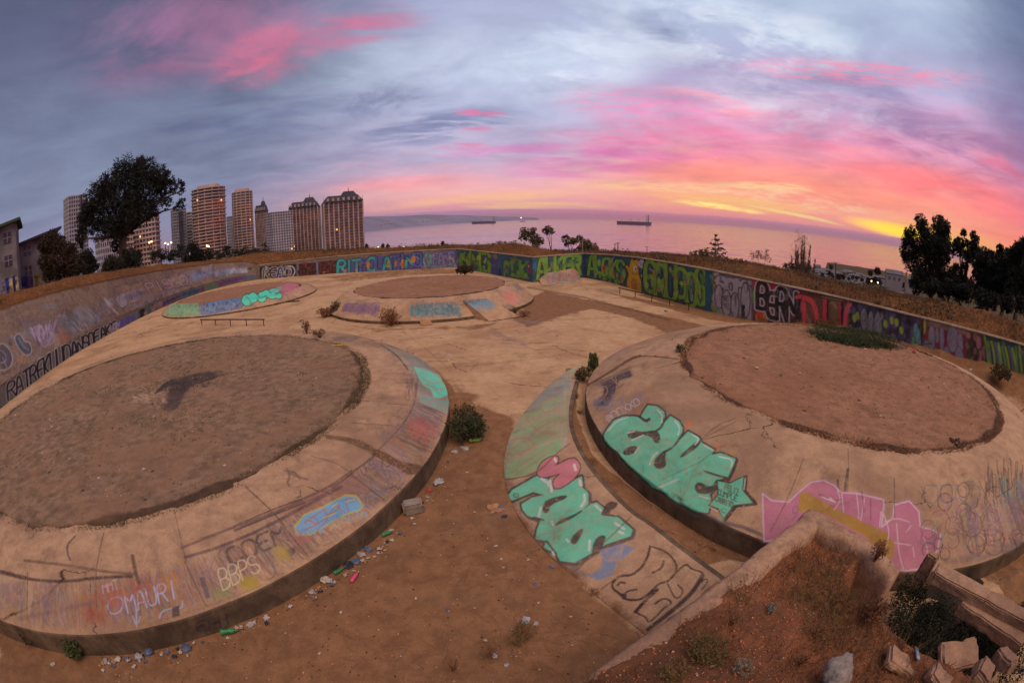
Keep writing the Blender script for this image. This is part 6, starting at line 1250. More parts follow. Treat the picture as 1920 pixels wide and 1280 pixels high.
V, F = leaves(np.stack([x, y, z+.08], 1)[k][:2600], np.full(min(2600, k.sum()), .30), 46000, .11); o = link('low_scrub', fast_mesh('low_scrub', V, F), M_LEAF_OLIVE); tag(o, 'low olive scrub dotted over the earth bank beyond the walls', 'scrub', kind='stuff')
# ------------------------------------------------------------------ towers
M_GLASS = plain('hazed_window_glass', (88, 82, 96), .25, var=.3, scale=.3, bd=0)  # glass tone lifted in colour for distance haze
M_CREAM = plain('cream_concrete', (192, 162, 150), .85, var=.10, scale=.2, bd=0)  # pinkish paleness of haze put into the concrete colour
M_WHITE = plain('white_render', (182, 172, 178), .85, var=.08, scale=.2, bd=0)
M_GREY = plain('grey_concrete', (150, 146, 152), .85, var=.10, scale=.2, bd=0)
M_BRICK = plain('brown_brick', (156, 104, 90), .9, var=.15, scale=.3, bd=0)
M_FRAME = plain('pale_frames', (178, 152, 146), .8, var=.08, scale=.3, bd=0)
M_SLATE = plain('slate_roof', (66, 62, 76), .8, var=.2, scale=.4, bd=0)
M_LAMP = plain('lit_window', (255, 200, 120), .5, emit=((255, 180, 110), 1.6), bd=0)
M_LAMPW = plain('lamp_glow', (255, 220, 170), .5, emit=((255, 206, 150), 5.0), bd=0)
M_ORN = plain('sunset_tinted_glass', (150, 96, 78), .18, metal=.6, var=.3, scale=.3, bd=0)  # sunset reflection put into the glass as an orange base colour
def prism(mb, plan, z0, z1, top=1.0):
    n = len(plan); c = np.mean(plan, 0); vs = [(x, y, z0) for x, y in plan]+[(c[0]+(x-c[0])*top, c[1]+(y-c[1])*top, z1) for x, y in plan]
    mb.add(vs, [tuple(range(n))[::-1], tuple(range(n, 2*n))]+[(i, (i+1) % n, n+(i+1) % n, n+i) for i in range(n)])
def off(plan, d):
    c = np.mean(plan, 0); o = []
    for x, y in plan: L = math.hypot(x-c[0], y-c[1]); o.append((c[0]+(x-c[0])*(1+d/L), c[1]+(y-c[1])*(1+d/L)))
    return o
def tower(name, label, pxl, pxr, pyt, pyb, r, body, style='slab', floors=20, depth=.8, turn=0.0, round_=False, roof=None, lit=1, accent=None, warm=0.0, slabm=None, group='apartment towers on the skyline'):
    pl, pr = atr(pxl, pyb, r), atr(pxr, pyb, r); w = (pr-pl).length; c = (pl+pr)/2; zt = atr((pxl+pxr)/2, pyt, r).z; zb = min(-16.0, terrain_z(c.x, c.y))
    root = empty(name, (c.x, c.y, zb), label, 'apartment tower', group); d = Vector((c.x, c.y, 0)).normalized(); s = Vector((d.y, -d.x, 0)); rz = math.atan2(s.y, s.x)+turn
    ex, ey = Vector((math.cos(rz), math.sin(rz))), Vector((-math.sin(rz), math.cos(rz)))
    def W(u, v): return (c.x+ex.x*u+ey.x*v+d.x*w*depth/2, c.y+ex.y*u+ey.y*v+d.y*w*depth/2)
    k = w/(abs(math.cos(turn))+depth*abs(math.sin(turn))); hw, hd = k/2, k*depth/2
    if round_: plan = [W(hw*math.cos(a)*(1 if abs(math.cos(a)) < .9 else .97), hd*math.sin(a)) for a in np.linspace(0, 2*math.pi, 29)[:-1]]
    else: plan = [W(-hw, -hd), W(hw, -hd), W(hw, hd), W(-hw, hd)]
    hvis = zt-zb; mb = MB(); prism(mb, plan, zb, zt); mb.build('body', body, root); fh = hvis/floors
    seq = plan if round_ else [tuple((np.array(plan[a])*(1-t_)+np.array(plan[b])*t_)) for a, b in ((3, 0), (0, 1), (1, 2), (2, 3)) for t_ in np.linspace(0, 1, 9 if a in (0, 2) else 6)[:-1]]
    nwin = 0; rest = MB()
    for i in range(floors-1, -1, -1):
        z0 = zb+i*fh
        if z0 < -15 and i < floors-16: continue
        g = MB(); wm = M_ORN if (warm and .25 < i/floors < .95 and random.random() < warm) else M_GLASS
        if style in ('slab', 'balcony'): prism(g, off(plan, .12), z0+fh*.30, z0+fh*.82); g.build('window_band', wm, root)
        else:
            for j_, (q0, q1) in enumerate(zip(seq, seq[1:]+seq[:1])):
                a_, b_ = np.array(q0), np.array(q1); m0, m1 = a_*.78+b_*.22, a_*.22+b_*.78; nrm = (a_+b_)/2-np.array((c.x+d.x*w*depth/2, c.y+d.y*w*depth/2)); nrm /= np.linalg.norm(nrm); o_ = nrm*.12
                front = (nrm[0]*d.x+nrm[1]*d.y) < -.25; g = MB() if front and nwin < 100 else rest
                g.add([(*(m0+o_), z0+fh*.25), (*(m1+o_), z0+fh*.25), (*(m1+o_), z0+fh*.85), (*(m0+o_), z0+fh*.85), (*(m0-o_), z0+fh*.25), (*(m1-o_), z0+fh*.25), (*(m1-o_), z0+fh*.85), (*(m0-o_), z0+fh*.85)], ((0, 1, 2, 3), (7, 6, 5, 4), (0, 4, 5, 1), (3, 2, 6, 7), (0, 3, 7, 4), (1, 5, 6, 2)))
                if g is not rest: nwin += 1; g.build('window', wm, root)
        if style == 'balcony':
            s_ = MB(); prism(s_, off(plan, .9+.5*(i % 2)), z0+fh*.88, z0+fh*1.18); s_.build('balcony', slabm or body, root)
        elif style == 'slab': s_ = MB(); prism(s_, off(plan, .35), z0+fh*.86, z0+fh*1.12); s_.build('floor_slab', slabm or body, root)
    if rest.v: rest.build('more_windows', M_GLASS, root)['kind'] = 'stuff'
    if style in ('slab', 'balcony', 'bay'):
        for q in (seq if not round_ else plan[::2]): 
            qq = off([q, *plan], .0)[0]; cx, cy = q; g = np.array(q)-np.array((c.x+d.x*w*depth/2, c.y+d.y*w*depth/2)); g = g/np.linalg.norm(g); pr_ = MB(); pr_.box((cx+g[0]*.1, cy+g[1]*.1, (zb+zt)/2), (w*.028, w*.028, hvis), rz); pr_.build('pier', M_FRAME if style == 'bay' else (slabm or body), root)
    if accent:
        a_ = MB(); u0, u1, z0_, z1_ = accent; f0, f1 = np.array(plan[0]), np.array(plan[1]); p0, p1 = f0*(1-u0)+f1*u0, f0*(1-u1)+f1*u1; n_ = -np.array((ey.x, ey.y)); H_ = zt-zb
        for du in (0,): a_.box((*( (p0+p1)/2+n_*.9), zb+H_*(z0_+z1_)/2), (np.linalg.norm(p1-p0), 2.2, H_*(z1_-z0_)), rz)
        a_.build('dark_stripe', M_SLATE if z1_ < 1.05 else M_SLATE, root)
    if roof == 'mansard':
        a_ = MB(); prism(a_, off(plan, .8), zt, zt+fh*2.3, .74); ro = a_.build('mansard_roof', M_SLATE, root); n_ = -np.array((ey.x, ey.y))
        for u in np.linspace(.1, .9, 7):
            p = np.array(plan[0])*(1-u)+np.array(plan[1])*u; dm = MB(); dm.box((*(p+n_*.6), zt+fh*.9), (w*.05, w*.12, fh*1.1), rz); dm.build('dormer', M_FRAME, ro)
        a_ = MB(); cc_ = np.mean(plan, 0); pl2 = [tuple(cc_+(np.array(q)-cc_)*.42+(np.array(plan[1])-np.array(plan[0]))*.18) for q in plan]; prism(a_, pl2, zt+fh*2.3, zt+fh*3.8, .6); a_.tube([(*np.mean(pl2, 0), zt+fh*3.8), (*np.mean(pl2, 0), zt+fh*5.6)], [.35, .06], 5)
        for q in range(5): p = np.array(plan[0])*(1-q/4)+np.array(plan[1])*q/4; f_ = MB(); f_.tube([(*p, zt), (*p, zt+fh*1.9)], [.25, .05], 4); f_.build('finial', M_SLATE, root)
        a_.build('roof_turret', M_SLATE, root)
    elif roof == 'plant':
        a_ = MB(); cc_ = np.mean(plan, 0); pl2 = [tuple(cc_+(np.array(q)-cc_)*.72) for q in plan]; prism(a_, pl2, zt, zt+fh*1.1); a_.build('roof_storey', body, root)
        for q in range(4): p = cc_+(np.array(plan[q*len(plan)//4])-cc_)*.5; a_ = MB(); a_.tube([(*p, zt+fh), (*p, zt+fh*2.0)], [.12, .05], 4); a_.build('antenna', M_GREY, root)
    for k_ in range(lit):
        a_ = MB(); u = random.uniform(.1, .9); f_ = random.randint(int(floors*.25), floors-2); 
        if round_: a0 = random.uniform(math.pi*1.15, math.pi*1.85); p = np.array(W(hw*math.cos(a0)*1.02, hd*math.sin(a0)*1.02))
        else: p = np.array(plan[0])*(1-u)+np.array(plan[1])*u
        n_ = -np.array((d.x, d.y)); a_.box((*(p+n_*.5), zb+fh*(f_+.55)), (w*.035, .8, fh*.42), rz); a_.build('lit_window', M_LAMP, root)
    return root
tower('apartment_tower', 'narrow pale tower with two dark stripes, leftmost on the skyline', 122, 166, 366, 470, 420, M_GREY, 'slab', 24, .8, .35, slabm=M_WHITE, accent=(.62, .70, .0, 1.0), lit=0)
tower('apartment_tower', 'wide warm apartment block half hidden behind the huge eucalyptus', 246, 302, 402, 480, 300, M_CREAM, 'balcony', 16, .7, -.25, warm=.3, lit=2)
tower('apartment_tower', 'low pale block with small square windows left of the eucalyptus block', 180, 222, 440, 490, 260, M_WHITE, 'win', 11, .8, .4, lit=0)
tower('apartment_tower', 'lower stepped block seen under the eucalyptus crown', 206, 250, 428, 480, 290, M_CREAM, 'balcony', 13, .7, .3, lit=1)
tower('apartment_tower', 'grey tower with a dark green vertical panel, left of the round tower', 324, 352, 391, 470, 370, M_GREY, 'slab', 22, .9, .2, accent=(.42, .72, .05, .96), lit=0)
tower('apartment_tower', 'slim pinkish balcony tower touching the round tower on its left', 344, 366, 398, 470, 390, M_CREAM, 'balcony', 20, .9, -.2, warm=.2, lit=0, slabm=M_WHITE)
tower('apartment_tower', 'tallest rounded cream tower with windows tinted orange as if by sunset', 364, 427, 351, 472, 350, M_CREAM, 'balcony', 27, .8, 0, True, 'plant', 2, warm=.65)
tower('apartment_tower', 'slender rounded cream tower, second tallest, right of the tallest', 437, 480, 358, 468, 390, M_CREAM, 'slab', 26, .9, .1, True, 'plant', 1, warm=.3)
tower('apartment_tower', 'grey sliver of a tower behind the slender rounded tower', 428, 442, 405, 468, 450, M_GREY, 'win', 16, .9, 0, lit=0)
tower('apartment_tower', 'dark brick tower at the left end of the dark roofed group', 482, 506, 396, 470, 400, M_BRICK, 'bay', 18, .9, -.2, roof='mansard', lit=0)
tower('apartment_tower', 'white faceted tower in front of the brick towers', 500, 553, 396, 480, 320, M_WHITE, 'win', 20, .8, .45, lit=1)
tower('apartment_tower', 'brick tower with pale bays and dark roof behind the white tower', 546, 605, 388, 476, 350, M_BRICK, 'bay', 20, .7, -.15, roof='mansard', lit=1, warm=.15)
tower('apartment_tower', 'rightmost brick tower with pale bays and dark turreted roof', 606, 684, 378, 476, 320, M_BRICK, 'bay', 23, .65, .12, roof='mansard', lit=1, warm=.12)
# low buildings at the far left
def building(label, pxl, pxr, pyt, r, body, roofm, floors, slope=0.0, turn=0.0, depth=8.0, graf=None, cat='building'):
    pl, pr = atr(pxl, 520, r), atr(pxr, 520, r); c = (pl+pr)/2; w = (pr-pl).length; zb = terrain_z(c.x, c.y)-.5; zt = atr((pxl+pxr)/2, pyt, r).z; d = Vector((c.x, c.y, 0)).normalized(); rz = math.atan2(-d.x, d.y)+turn
    root = empty('low_building', (c.x, c.y, zb), label, cat); ex = Vector((math.cos(rz), math.sin(rz), 0)); ey = Vector((-ex.y, ex.x, 0)); cc_ = c+ey*depth/2
    def P(u, v, z): q = cc_+ex*u+ey*v; return (q.x, q.y, z)
    mb = MB(); hw, hd = w/2, depth/2; s0, s1 = zt-slope*hw, zt+slope*hw
    mb.add([P(-hw, -hd, zb), P(hw, -hd, zb), P(hw, hd, zb), P(-hw, hd, zb), P(-hw, -hd, s0), P(hw, -hd, s1), P(hw, hd, s1), P(-hw, hd, s0)], ((3, 2, 1, 0), (4, 5, 6, 7), (0, 1, 5, 4), (1, 2, 6, 5), (2, 3, 7, 6), (3, 0, 4, 7))); mb.build('wall', body, root)
    mb = MB(); o = .7; t_ = .35
    mb.add([P(-hw-o, -hd-o, s0+.02-slope*o), P(hw+o, -hd-o, s1+.02+slope*o), P(hw+o, hd+o, s1+.02+slope*o), P(-hw-o, hd+o, s0+.02-slope*o), P(-hw-o, -hd-o, s0+t_-slope*o), P(hw+o, -hd-o, s1+t_+slope*o), P(hw+o, hd+o, s1+t_+slope*o), P(-hw-o, hd+o, s0+t_-slope*o)], ((3, 2, 1, 0), (4, 5, 6, 7), (0, 1, 5, 4), (1, 2, 6, 5), (2, 3, 7, 6), (3, 0, 4, 7))); mb.build('roof', roofm, root)
    for f in range(floors):
        for k in range(max(2, int(w/2.6))):
            u = -hw+w*(k+.5)/max(2, int(w/2.6)); z = zt-1.3-f*2.6; 
            if z < zb+1: continue
            mb = MB(); mb.box(P(u, -hd-.02, z), (1.2, .10, 1.2), rz); o_ = mb.build('window', M_GLASS, root); mb = MB(); mb.box(P(u, -hd-.09, z), (.07, .06, 1.2), rz); mb.box(P(u, -hd-.09, z), (1.2, .05, .07), rz); mb.build('frame', M_FRAME, o_)
    if graf:
        for i, (u0, u1, z0, z1, c_) in enumerate(graf):
            mb = MB(); mb.box(P(-hw+w*(u0+u1)/2, -hd-.012-.004*i, zb+(z0+z1)/2), (w*(u1-u0), .02, z1-z0), rz); mb.build('painted_panel', plain('mural_paint', c_, .9, scale=1.5, var=.5), root)
    return root
M_BW = plain('stained_render', (128, 118, 118), .9, var=.2, scale=.5, bd=0)
M_GREENR = plain('green_fascia', (74, 84, 66), .9, var=.2, scale=.8, bd=0)
building('grey two storey building with a dark green roof edge at the left margin', -30, 34, 428, 62, M_BW, M_GREENR, 2, .10, -.1, 9, [(.62, .72, .3, 3.2, (52, 66, 128)), (.72, .82, .3, 3.0, (188, 160, 104)), (.82, .90, .4, 3.2, (40, 44, 96)), (.90, .985, .3, 3.0, (170, 150, 120)), (.45, .60, .3, 3.1, (120, 110, 130))])
building('grey building with one long slanting roof behind the dark bush', 36, 112, 446, 70, M_BW, M_SLATE, 2, .13, .1, 9, [(.02, .18, .5, 3.4, (60, 56, 110)), (.18, .34, .5, 3.2, (84, 60, 96)), (.36, .55, .4, 3.2, (140, 116, 78))])
px_tree('bush', 'dark bushes across the foot of the towers', 'bush', 0, 0, 1.0, [(x_, 478-(x_-300)*.02+rng.normal()*3, 10) for x_ in (290, 306, 322, 338, 392, 410, 428, 446, 462)], 110, (380, 484), 5200, .5, M_LEAF_DARK, .2, 2, nl=5)
mb = MB(); p = atr(500, 474, 150); q = atr(410, 474, 150); mb.box(((p.x+q.x)/2, (p.y+q.y)/2, atr(455, 468, 150).z-3), ((p-q).length, 6, 6), math.atan2(p.y-q.y, p.x-q.x), ); o = mb.build('retaining_wall', M_CAP); tag(o, 'pale low wall at the foot of the towers', 'wall')
# ------------------------------------------------------------------ houses and lights on the coastal flat
rr_ = random.Random(5)
M_HW, M_HG, M_HB = plain('house_white', (140, 130, 134), .9, var=.06, scale=.1, bd=0), plain('house_grey', (100, 96, 104), .9, var=.06, scale=.1, bd=0), plain('house_buff', (118, 98, 92), .9, var=.06, scale=.1, bd=0)
def house(label, px, py, wpx, hpx, r, m_, group='houses on the coastal flat', roofm=None):
    c = atr(px, py, r); w = wpx/F_PX*r; h = hpx/F_PX*r*1.15; d = Vector((c.x, c.y, 0)).normalized(); rz = math.atan2(-d.x, d.y)+rr_.uniform(-.25, .25); zb = min(c.z-h/2, c.z-.1)-3
    root = empty('house', (c.x, c.y, zb), label, 'house', group); mb = MB(); mb.box((c.x, c.y, (zb+c.z+h*.3)/2), (w, w*.6, c.z+h*.3-zb), rz); wl = mb.build('wall', m_, root)
    mb = MB(); ex = Vector((math.cos(rz), math.sin(rz), 0)); ey = Vector((-ex.y, ex.x, 0)); z0 = c.z+h*.3; hw, hd = w*.53, w*.34
    P = lambda u, v, z: tuple(Vector((c.x, c.y, z))+ex*u+ey*v); mb.add([P(-hw, -hd, z0), P(hw, -hd, z0), P(hw, hd, z0), P(-hw, hd, z0), P(-hw, 0, z0+h*.25), P(hw, 0, z0+h*.25)], ((0, 1, 5, 4), (2, 3, 4, 5), (0, 4, 3), (1, 2, 5), (3, 2, 1, 0))); mb.build('roof', roofm or M_HG, root)
    for k in (-.3, 0, .3): mb = MB(); q = P(w*k, -w*.3-.05, c.z); mb.box(q, (w*.12, .3, h*.18), rz); mb.build('window', M_GLASS, root)
for lab, x, y, w_, h_, r_ in (('white low house left of the pair beyond the right wall', 1236, 479, 34, 11, 240), ('white low house right of the pair beyond the right wall', 1284, 483, 26, 9, 250), ('large white house on the coastal flat beside the dark eucalyptus', 1676, 521, 34, 22, 300), ('white house glimpsed behind the dark eucalyptus trunk', 1708, 530, 18, 16, 280), ('pale small roof far right of the windswept trees', 1182, 480, 20, 5, 260)): house(lab, x, y, w_, h_, r_, M_HW)
for i in range(105):
    x = 1530+(i % 35)*5.4+rr_.uniform(-3, 3); f_ = rr_.random(); y = 502+(x-1540)*.165+f_*26; house('small grey or buff house among many on the coastal flat', x, y, rr_.uniform(8, 18), rr_.uniform(5, 9), 62/math.tan(R(max(3.6, -math.degrees(math.asin(rays([(x, y+3)])[0][2]))))), rr_.choice((M_HW, M_HG, M_HB, M_HG)), 'small houses of the far coastal town')
px_tree('bush', 'dark trees scattered among the far houses of the coastal town', 'tree', 0, 0, 1.0, [(1545+i*9+rr_.uniform(-3, 3), 512+i*1.35+rr_.uniform(-3, 4), rr_.uniform(2.5, 6)) for i in range(20)]+[(1558, 500, 4), (1645, 508, 6), (1632, 512, 5)], 420, (1640, 520), 7000, 2.0, M_LEAF_DARK, .3, 2, nl=3)
def glow(label, px, py, r, rad, group, mat=M_LAMPW):
    p = atr(px, py, r); zb = min(p.z-.5, p.z); root = empty('street_lamp', (p.x, p.y, p.z-5), label, 'street lamp', group); mb = MB(); mb.tube([(p.x, p.y, p.z-5), (p.x, p.y, p.z)], .12, 5); mb.build('pole', M_SLATE, root); mb = MB(); mb.ball(p, rad, 1); mb.build('lamp', mat, root)
for x, y in ((703, 465), (709, 463), (699, 466), (752, 464), (757, 463), (784, 463), (788, 462.5), (838, 461), (844, 460), (748, 465)): glow('tiny warm street lamp glowing beyond the far wall', x, y, 130, .16, 'street lamps beyond the far wall')
for x, y in ((280, 455), (310, 456), (315, 458), (321, 455), (388, 461), (391, 462), (284, 453)): glow('warm street lamp glowing at the foot of the towers', x, y, 140, .28, 'street lamps below the towers')
for x, y in ((1634, 527), (1646, 530)): glow('small lamp glowing among the coastal houses', x, y, 290, .5, 'lamps among the coastal houses')
for x, y in ((715, 420), (722, 419), (728, 418.5), (734, 418), (793, 414), (800, 413.5), (829, 412), (834, 411)):
    p = atr(x, y, 5200); mb = MB(); mb.box((p.x, p.y, p.z-8), (14, 14, 16)); root = empty('shore_building', (p.x, p.y, p.z-16), 'tiny lit waterfront building on the far shore', 'building', 'lit buildings on the far shore'); mb.build('wall', M_HW, root); mb = MB(); mb.ball(p, 3, 1); mb.build('lamp', M_LAMP, root)
# small round trees on the skyline beyond the far wall
for x, y, lab in ((718, 463, 'small dark tree left of a pair on the skyline beyond the far wall'), (727, 463, 'small dark tree right of a pair on the skyline beyond the far wall'), (830, 458, 'lone round tree on the skyline beyond the far wall'), (687, 463, 'small tree beside the rightmost brick tower')): px_tree('bush', lab, 'tree', 0, 0, 1, [(x, y, 3.5), (x, y-3, 2.8)], 90, (x, y+5), 500, .26, M_LEAF_DARK, .08, .5, nl=2)
# ------------------------------------------------------------------ ships
M_HULL = plain('ship_hull', (86, 66, 92), .7, var=.1, scale=.01, bd=0); M_SUP = plain('ship_superstructure', (196, 170, 180), .7, var=.05, scale=.01, bd=0)
def ship(label, px0, px1, py, r, bridge=.85, h=.05):
    a, b = atr(px0, py, r), atr(px1, py, r); c = (a+b)/2; L = (b-a).length; z = -60; ex = (b-a).normalized(); ex.z = 0; ey = Vector((-ex.y, ex.x, 0)); H = L*h
    root = empty('cargo_ship', (c.x, c.y, z), label, 'ship', 'tankers at anchor on the bay'); mb = MB(); n = 9; B = L*.07
    prof = [(-.5, .25), (-.44, .8), (-.3, 1), (0, 1), (.3, 1), (.42, .9), (.5, .5)]
    up = [c+ex*L*u+ey*B*v*s_ for s_ in (1,) for u, v in prof]+[c+ex*L*u-ey*B*v for u, v in prof[::-1]]; lo = [c+ex*L*u*.96+ey*B*v*.8 for u, v in prof]+[c+ex*L*u*.96-ey*B*v*.8 for u, v in prof[::-1]]
    m_ = len(up); mb.add([(p.x, p.y, z+H) for p in up]+[(p.x, p.y, z-2) for p in lo], [tuple(range(m_)), tuple(range(m_, 2*m_))[::-1]]+[(i, m_+i, m_+(i+1) % m_, (i+1) % m_) for i in range(m_)]); mb.build('hull', M_HULL, root)
    rz = math.atan2(ex.y, ex.x); q = c+ex*L*(bridge-.5); mb = MB(); mb.box((q.x, q.y, z+H*1.9), (L*.05, B*1.5, H*1.8), rz); mb.box((q.x, q.y, z+H*3.0), (L*.03, B*1.2, H*.5), rz); mb.build('bridge', M_SUP, root)
    q = c+ex*L*(bridge-.5+.05); mb = MB(); mb.tube([(q.x, q.y, z+H), (q.x, q.y, z+H*3.2)], L*.012, 8); mb.build('funnel', M_HULL, root)
    for u in (-.35, -.1, .12): q = c+ex*L*u; mb = MB(); mb.tube([(q.x, q.y, z+H), (q.x, q.y, z+H*1.9)], L*.005, 5); mb.build('mast', M_HULL, root)
ship('large dark tanker with pale bridge on the pink water right of centre', 1156, 1222, 415, 5600, .86, .09)
ship('fainter tanker on the bay left of centre', 884, 930, 414.5, 6600, .84, .09)
ship('tiny lit boat on the horizon between the tankers', 974, 985, 411.5, 8200, .5, .10)
p = atr(977, 409, 8150); mb = MB(); mb.ball((p.x, p.y, p.z+4), 9, 1); o = mb.build('mast_lamp', M_LAMPW); o.parent = [q for q in bpy.data.objects if q.get('label') == 'tiny lit boat on the horizon between the tankers'][0]; o.data.transform(Matrix.Translation(-Vector(o.parent.location)))
# ------------------------------------------------------------------ poles
M_POLE = plain('weathered_pole', (140, 118, 108), .9, var=.2, scale=2); M_POLED = plain('dark_pole', (70, 56, 54), .9)
for lab, x, y0, y1, r, w_, lean, m_ in (('pale thin post rising from the wall corner', 1092, 476, 449, 41, .07, 0, M_POLE), ('short pale post beside the tiered pine', 1343, 494, 466, 34, .10, 0, M_POLE), ('leaning pale post before the dark eucalyptus', 1695, 563, 510, 31, .09, 8, M_POLE), ('distant power pole left of two beyond the wall corner', 1153, 472, 457, 120, .12, 0, M_POLED), ('distant power pole right of two beyond the wall corner', 1158.5, 474, 455, 110, .14, 0, M_POLED), ('distant mast on the coastal flat right of the poplars', 1567, 520, 492, 260, .35, 0, M_POLED), ('thin pole on the skyline behind the tiered pine', 1213, 480, 462, 110, .08, 0, M_POLED), ('small post beside the windswept trees', 966, 470, 450, 60, .07, 0, M_POLED)):
    a, b = atr(x, y0, r), atr(x+lean*.6, y1, r); a.z -= .4; root = empty('utility_pole', a, lab, 'pole'); mb = MB(); mb.tube([a, b], [w_, w_*.7], 7); mb.build('post', m_, root); mb = MB(); d = Vector((b.y, -b.x, 0)).normalized(); mb.box(b-Vector((0, 0, .12)), (w_*8, w_*.8, w_*.8), math.atan2(d.y, d.x)); mb.build('crossarm', m_, root)
# ------------------------------------------------------------------ person standing on the bank
px_, py_ = 355, 501; bp = atr(px_, py_, 57.5); bp.z = terrain_z(bp.x, bp.y)-.02
root = empty('person', bp, 'person in dark clothes with a pale bag standing on top of the left bank', 'person')
def skin(name, nodes, edges, mat, parent):
    me = bpy.data.meshes.new(name); me.from_pydata([tuple(Vector(parent.location)+Vector(n_[:3])) for n_ in nodes], edges, []); o = link(name, me, mat, parent)
    md = o.modifiers.new('skin', 'SKIN'); sv = me.skin_vertices[0].data
    for i, n_ in enumerate(nodes): sv[i].radius = (n_[3], n_[3] if len(n_) < 5 else n_[4])
    sv[0].use_root = True; o.modifiers.new('sub', 'SUBSURF').levels = 1; o.modifiers['sub'].render_levels = 2; return o
dv = Vector((bp.x, bp.y, 0)).normalized(); sx_, sy_ = dv.y, -dv.x
def B(u, v, z, *r_): return (sx_*u+dv.x*v, sy_*u+dv.y*v, z, *r_)
nodes = [B(0, 0, .95, .15, .11), B(0, 0, 1.18, .13, .10), B(0, 0, 1.40, .17, .11), B(0, 0, 1.50, .06), B(0, -.02, 1.56, .055), B(0, -.03, 1.66, .095), B(0, -.03, 1.74, .075), B(-.09, 0, .88, .09), B(-.11, -.02, .50, .065), B(-.12, 0, .10, .045), B(-.12, -.10, .04, .04), B(.09, 0, .88, .09), B(.12, .02, .50, .065), B(.14, .03, .10, .045), B(.14, -.07, .04, .04), B(-.20, 0, 1.42, .06), B(-.25, .02, 1.14, .045), B(-.24, -.08, .90, .035), B(.20, 0, 1.42, .06), B(.26, .0, 1.15, .045), B(.22, -.16, .98, .035)]
edges = [(0, 1), (1, 2), (2, 3), (3, 4), (4, 5), (5, 6), (0, 7), (7, 8), (8, 9), (9, 10), (0, 11), (11, 12), (12, 13), (13, 14), (2, 15), (15, 16), (16, 17), (2, 18), (18, 19), (19, 20)]
skin('body', nodes, edges, plain('dark_clothes', (34, 34, 40), .9, scale=6), root)
mb = MB(); hd = Vector(bp)+Vector(B(0, -.03, 1.715)); mb.ball(hd, .11, 2, sc=(1, 1, .95)); mb.build('hair', plain('dark_hair', (26, 22, 22), .8), root, True)
mb = MB(); hd = Vector(bp)+Vector(B(.20, -.18, .98)); mb.bbox(hd, (.16, .12, .3), 0, .03, .01); mb.build('pale_bag', plain('pale_cloth', (190, 186, 184), .9), root)
# ------------------------------------------------------------------ grind rails
M_STEEL = plain('dark_steel', (62, 52, 54), .45, metal=.5, scale=20)
def rail(label, tops, bots):
    B_ = [atf(*q) for q in bots]; n_ = len(B_); a, b = B_[0], B_[-1]; T0 = []
    for q, bb in zip(tops, (a, b)): d_ = rays([q])[0]; t_ = math.hypot(bb.x, bb.y)/math.hypot(d_[0], d_[1]); T0.append(Vector((bb.x, bb.y, EYE+d_[2]*t_)))
    root = empty('grind_rail', (a+b)/2, label, 'grind rail', 'low metal grind rails'); mb = MB(); e = (T0[1]-T0[0]).normalized(); mb.box((T0[0]+T0[1])/2, ((T0[1]-T0[0]).length+.2, .07, .06), math.atan2(e.y, e.x)); mb.build('bar', M_STEEL, root)
    for i, p in enumerate(B_): f = i/(n_-1); p = a.lerp(b, f); t_ = T0[0].lerp(T0[1], f); mb = MB(); mb.tube([p-Vector((0, 0, .05)), t_-Vector((0, 0, .025))], .026, 6); mb.build('leg', M_STEEL, root)
rail('low metal grind rail standing before the far left mound', [(376, 599), (494.5, 599)], [(379, 610.6), (405, 610), (434, 610), (463, 610.8), (495, 611.4)])
rail('low metal grind rail on the walkway along the right wall', [(1161, 541), (1292, 568)], [(1162, 551), (1192, 558), (1224, 565.5), (1256, 573), (1291, 582)])
# ------------------------------------------------------------------ ruined structure in the foreground
ZC = 1.2
CO = [at(1020, 1315, ZC), at(1205, 1190, ZC), at(1430, 1021, ZC), at(1521, 953, ZC)]
CR = [at(1521, 953, ZC), at(1629, 1011, ZC), at(1690, 1066, ZC)]
e1 = (CO[3]-CO[1]).normalized(); e2 = (CR[2]-CR[0]).normalized()
def edge_beam(mb, pts, inward, w, zt, zb, n=60, seed=1):
    c = dens([tuple(p) for p in pts], .05); n_ = len(c); s = np.arange(n_)*.05
    j = lambda k, a: a*noise2(s, np.full(n_, k*7.3), 2.2, seed+k)+a*.5*noise2(s, np.full(n_, k*3.1), 9, seed+k+9)
    iw = np.array(inward)[None]; rows = []
    for k, (o, z) in enumerate(((-.0, zb), (0, zt-.10), (.0, zt-.03), (.035, zt), (w*.35, zt+.005), (w*.7, zt), (w-.05, zt-.01), (w, zt-.05), (w+.02, zt-.16), (w, zb))):
        q = c[:, :2]+iw*(o+j(k, .034 if 0 < k < 9 else .01))[:, None]; rows.append(np.c_[q, z+j(k+20, .018 if k > 1 else 0)])
    P = np.stack(rows, 1); F = grid_faces(n_, P.shape[1]); b = len(mb.v); mb.v += [tuple(v) for v in P.reshape(-1, 3)]; m_ = P.shape[1]
    mb.f += [tuple(b+i for i in f) for f in F]+[tuple(b+i for i in range(m_)), tuple(b+(n_-1)*m_+i for i in range(m_))[::-1]]; mb.mi += [0]*(len(F)+2)
ruin = empty('ruined_planter', (CO[2].x, CO[2].y, 0), 'broken concrete corner wall filled with red earth in the foreground', 'ruin')
in1 = np.array((e1.y, -e1.x)); in2 = np.array((e2.y, -e2.x)); in2 = in2*np.sign(np.dot(in2, -np.array((e1.x, e1.y))))
mb = MB(); edge_beam(mb, CO, in1, .34, ZC, -.4); mb.build('coping', M_COPE, ruin, True)
mb = MB(); edge_beam(mb, [CR[0]-e2*.0, CR[1], CR[2]], in2, .30, ZC+.004, -.4, seed=5); mb.build('coping', M_COPE, ruin, True)
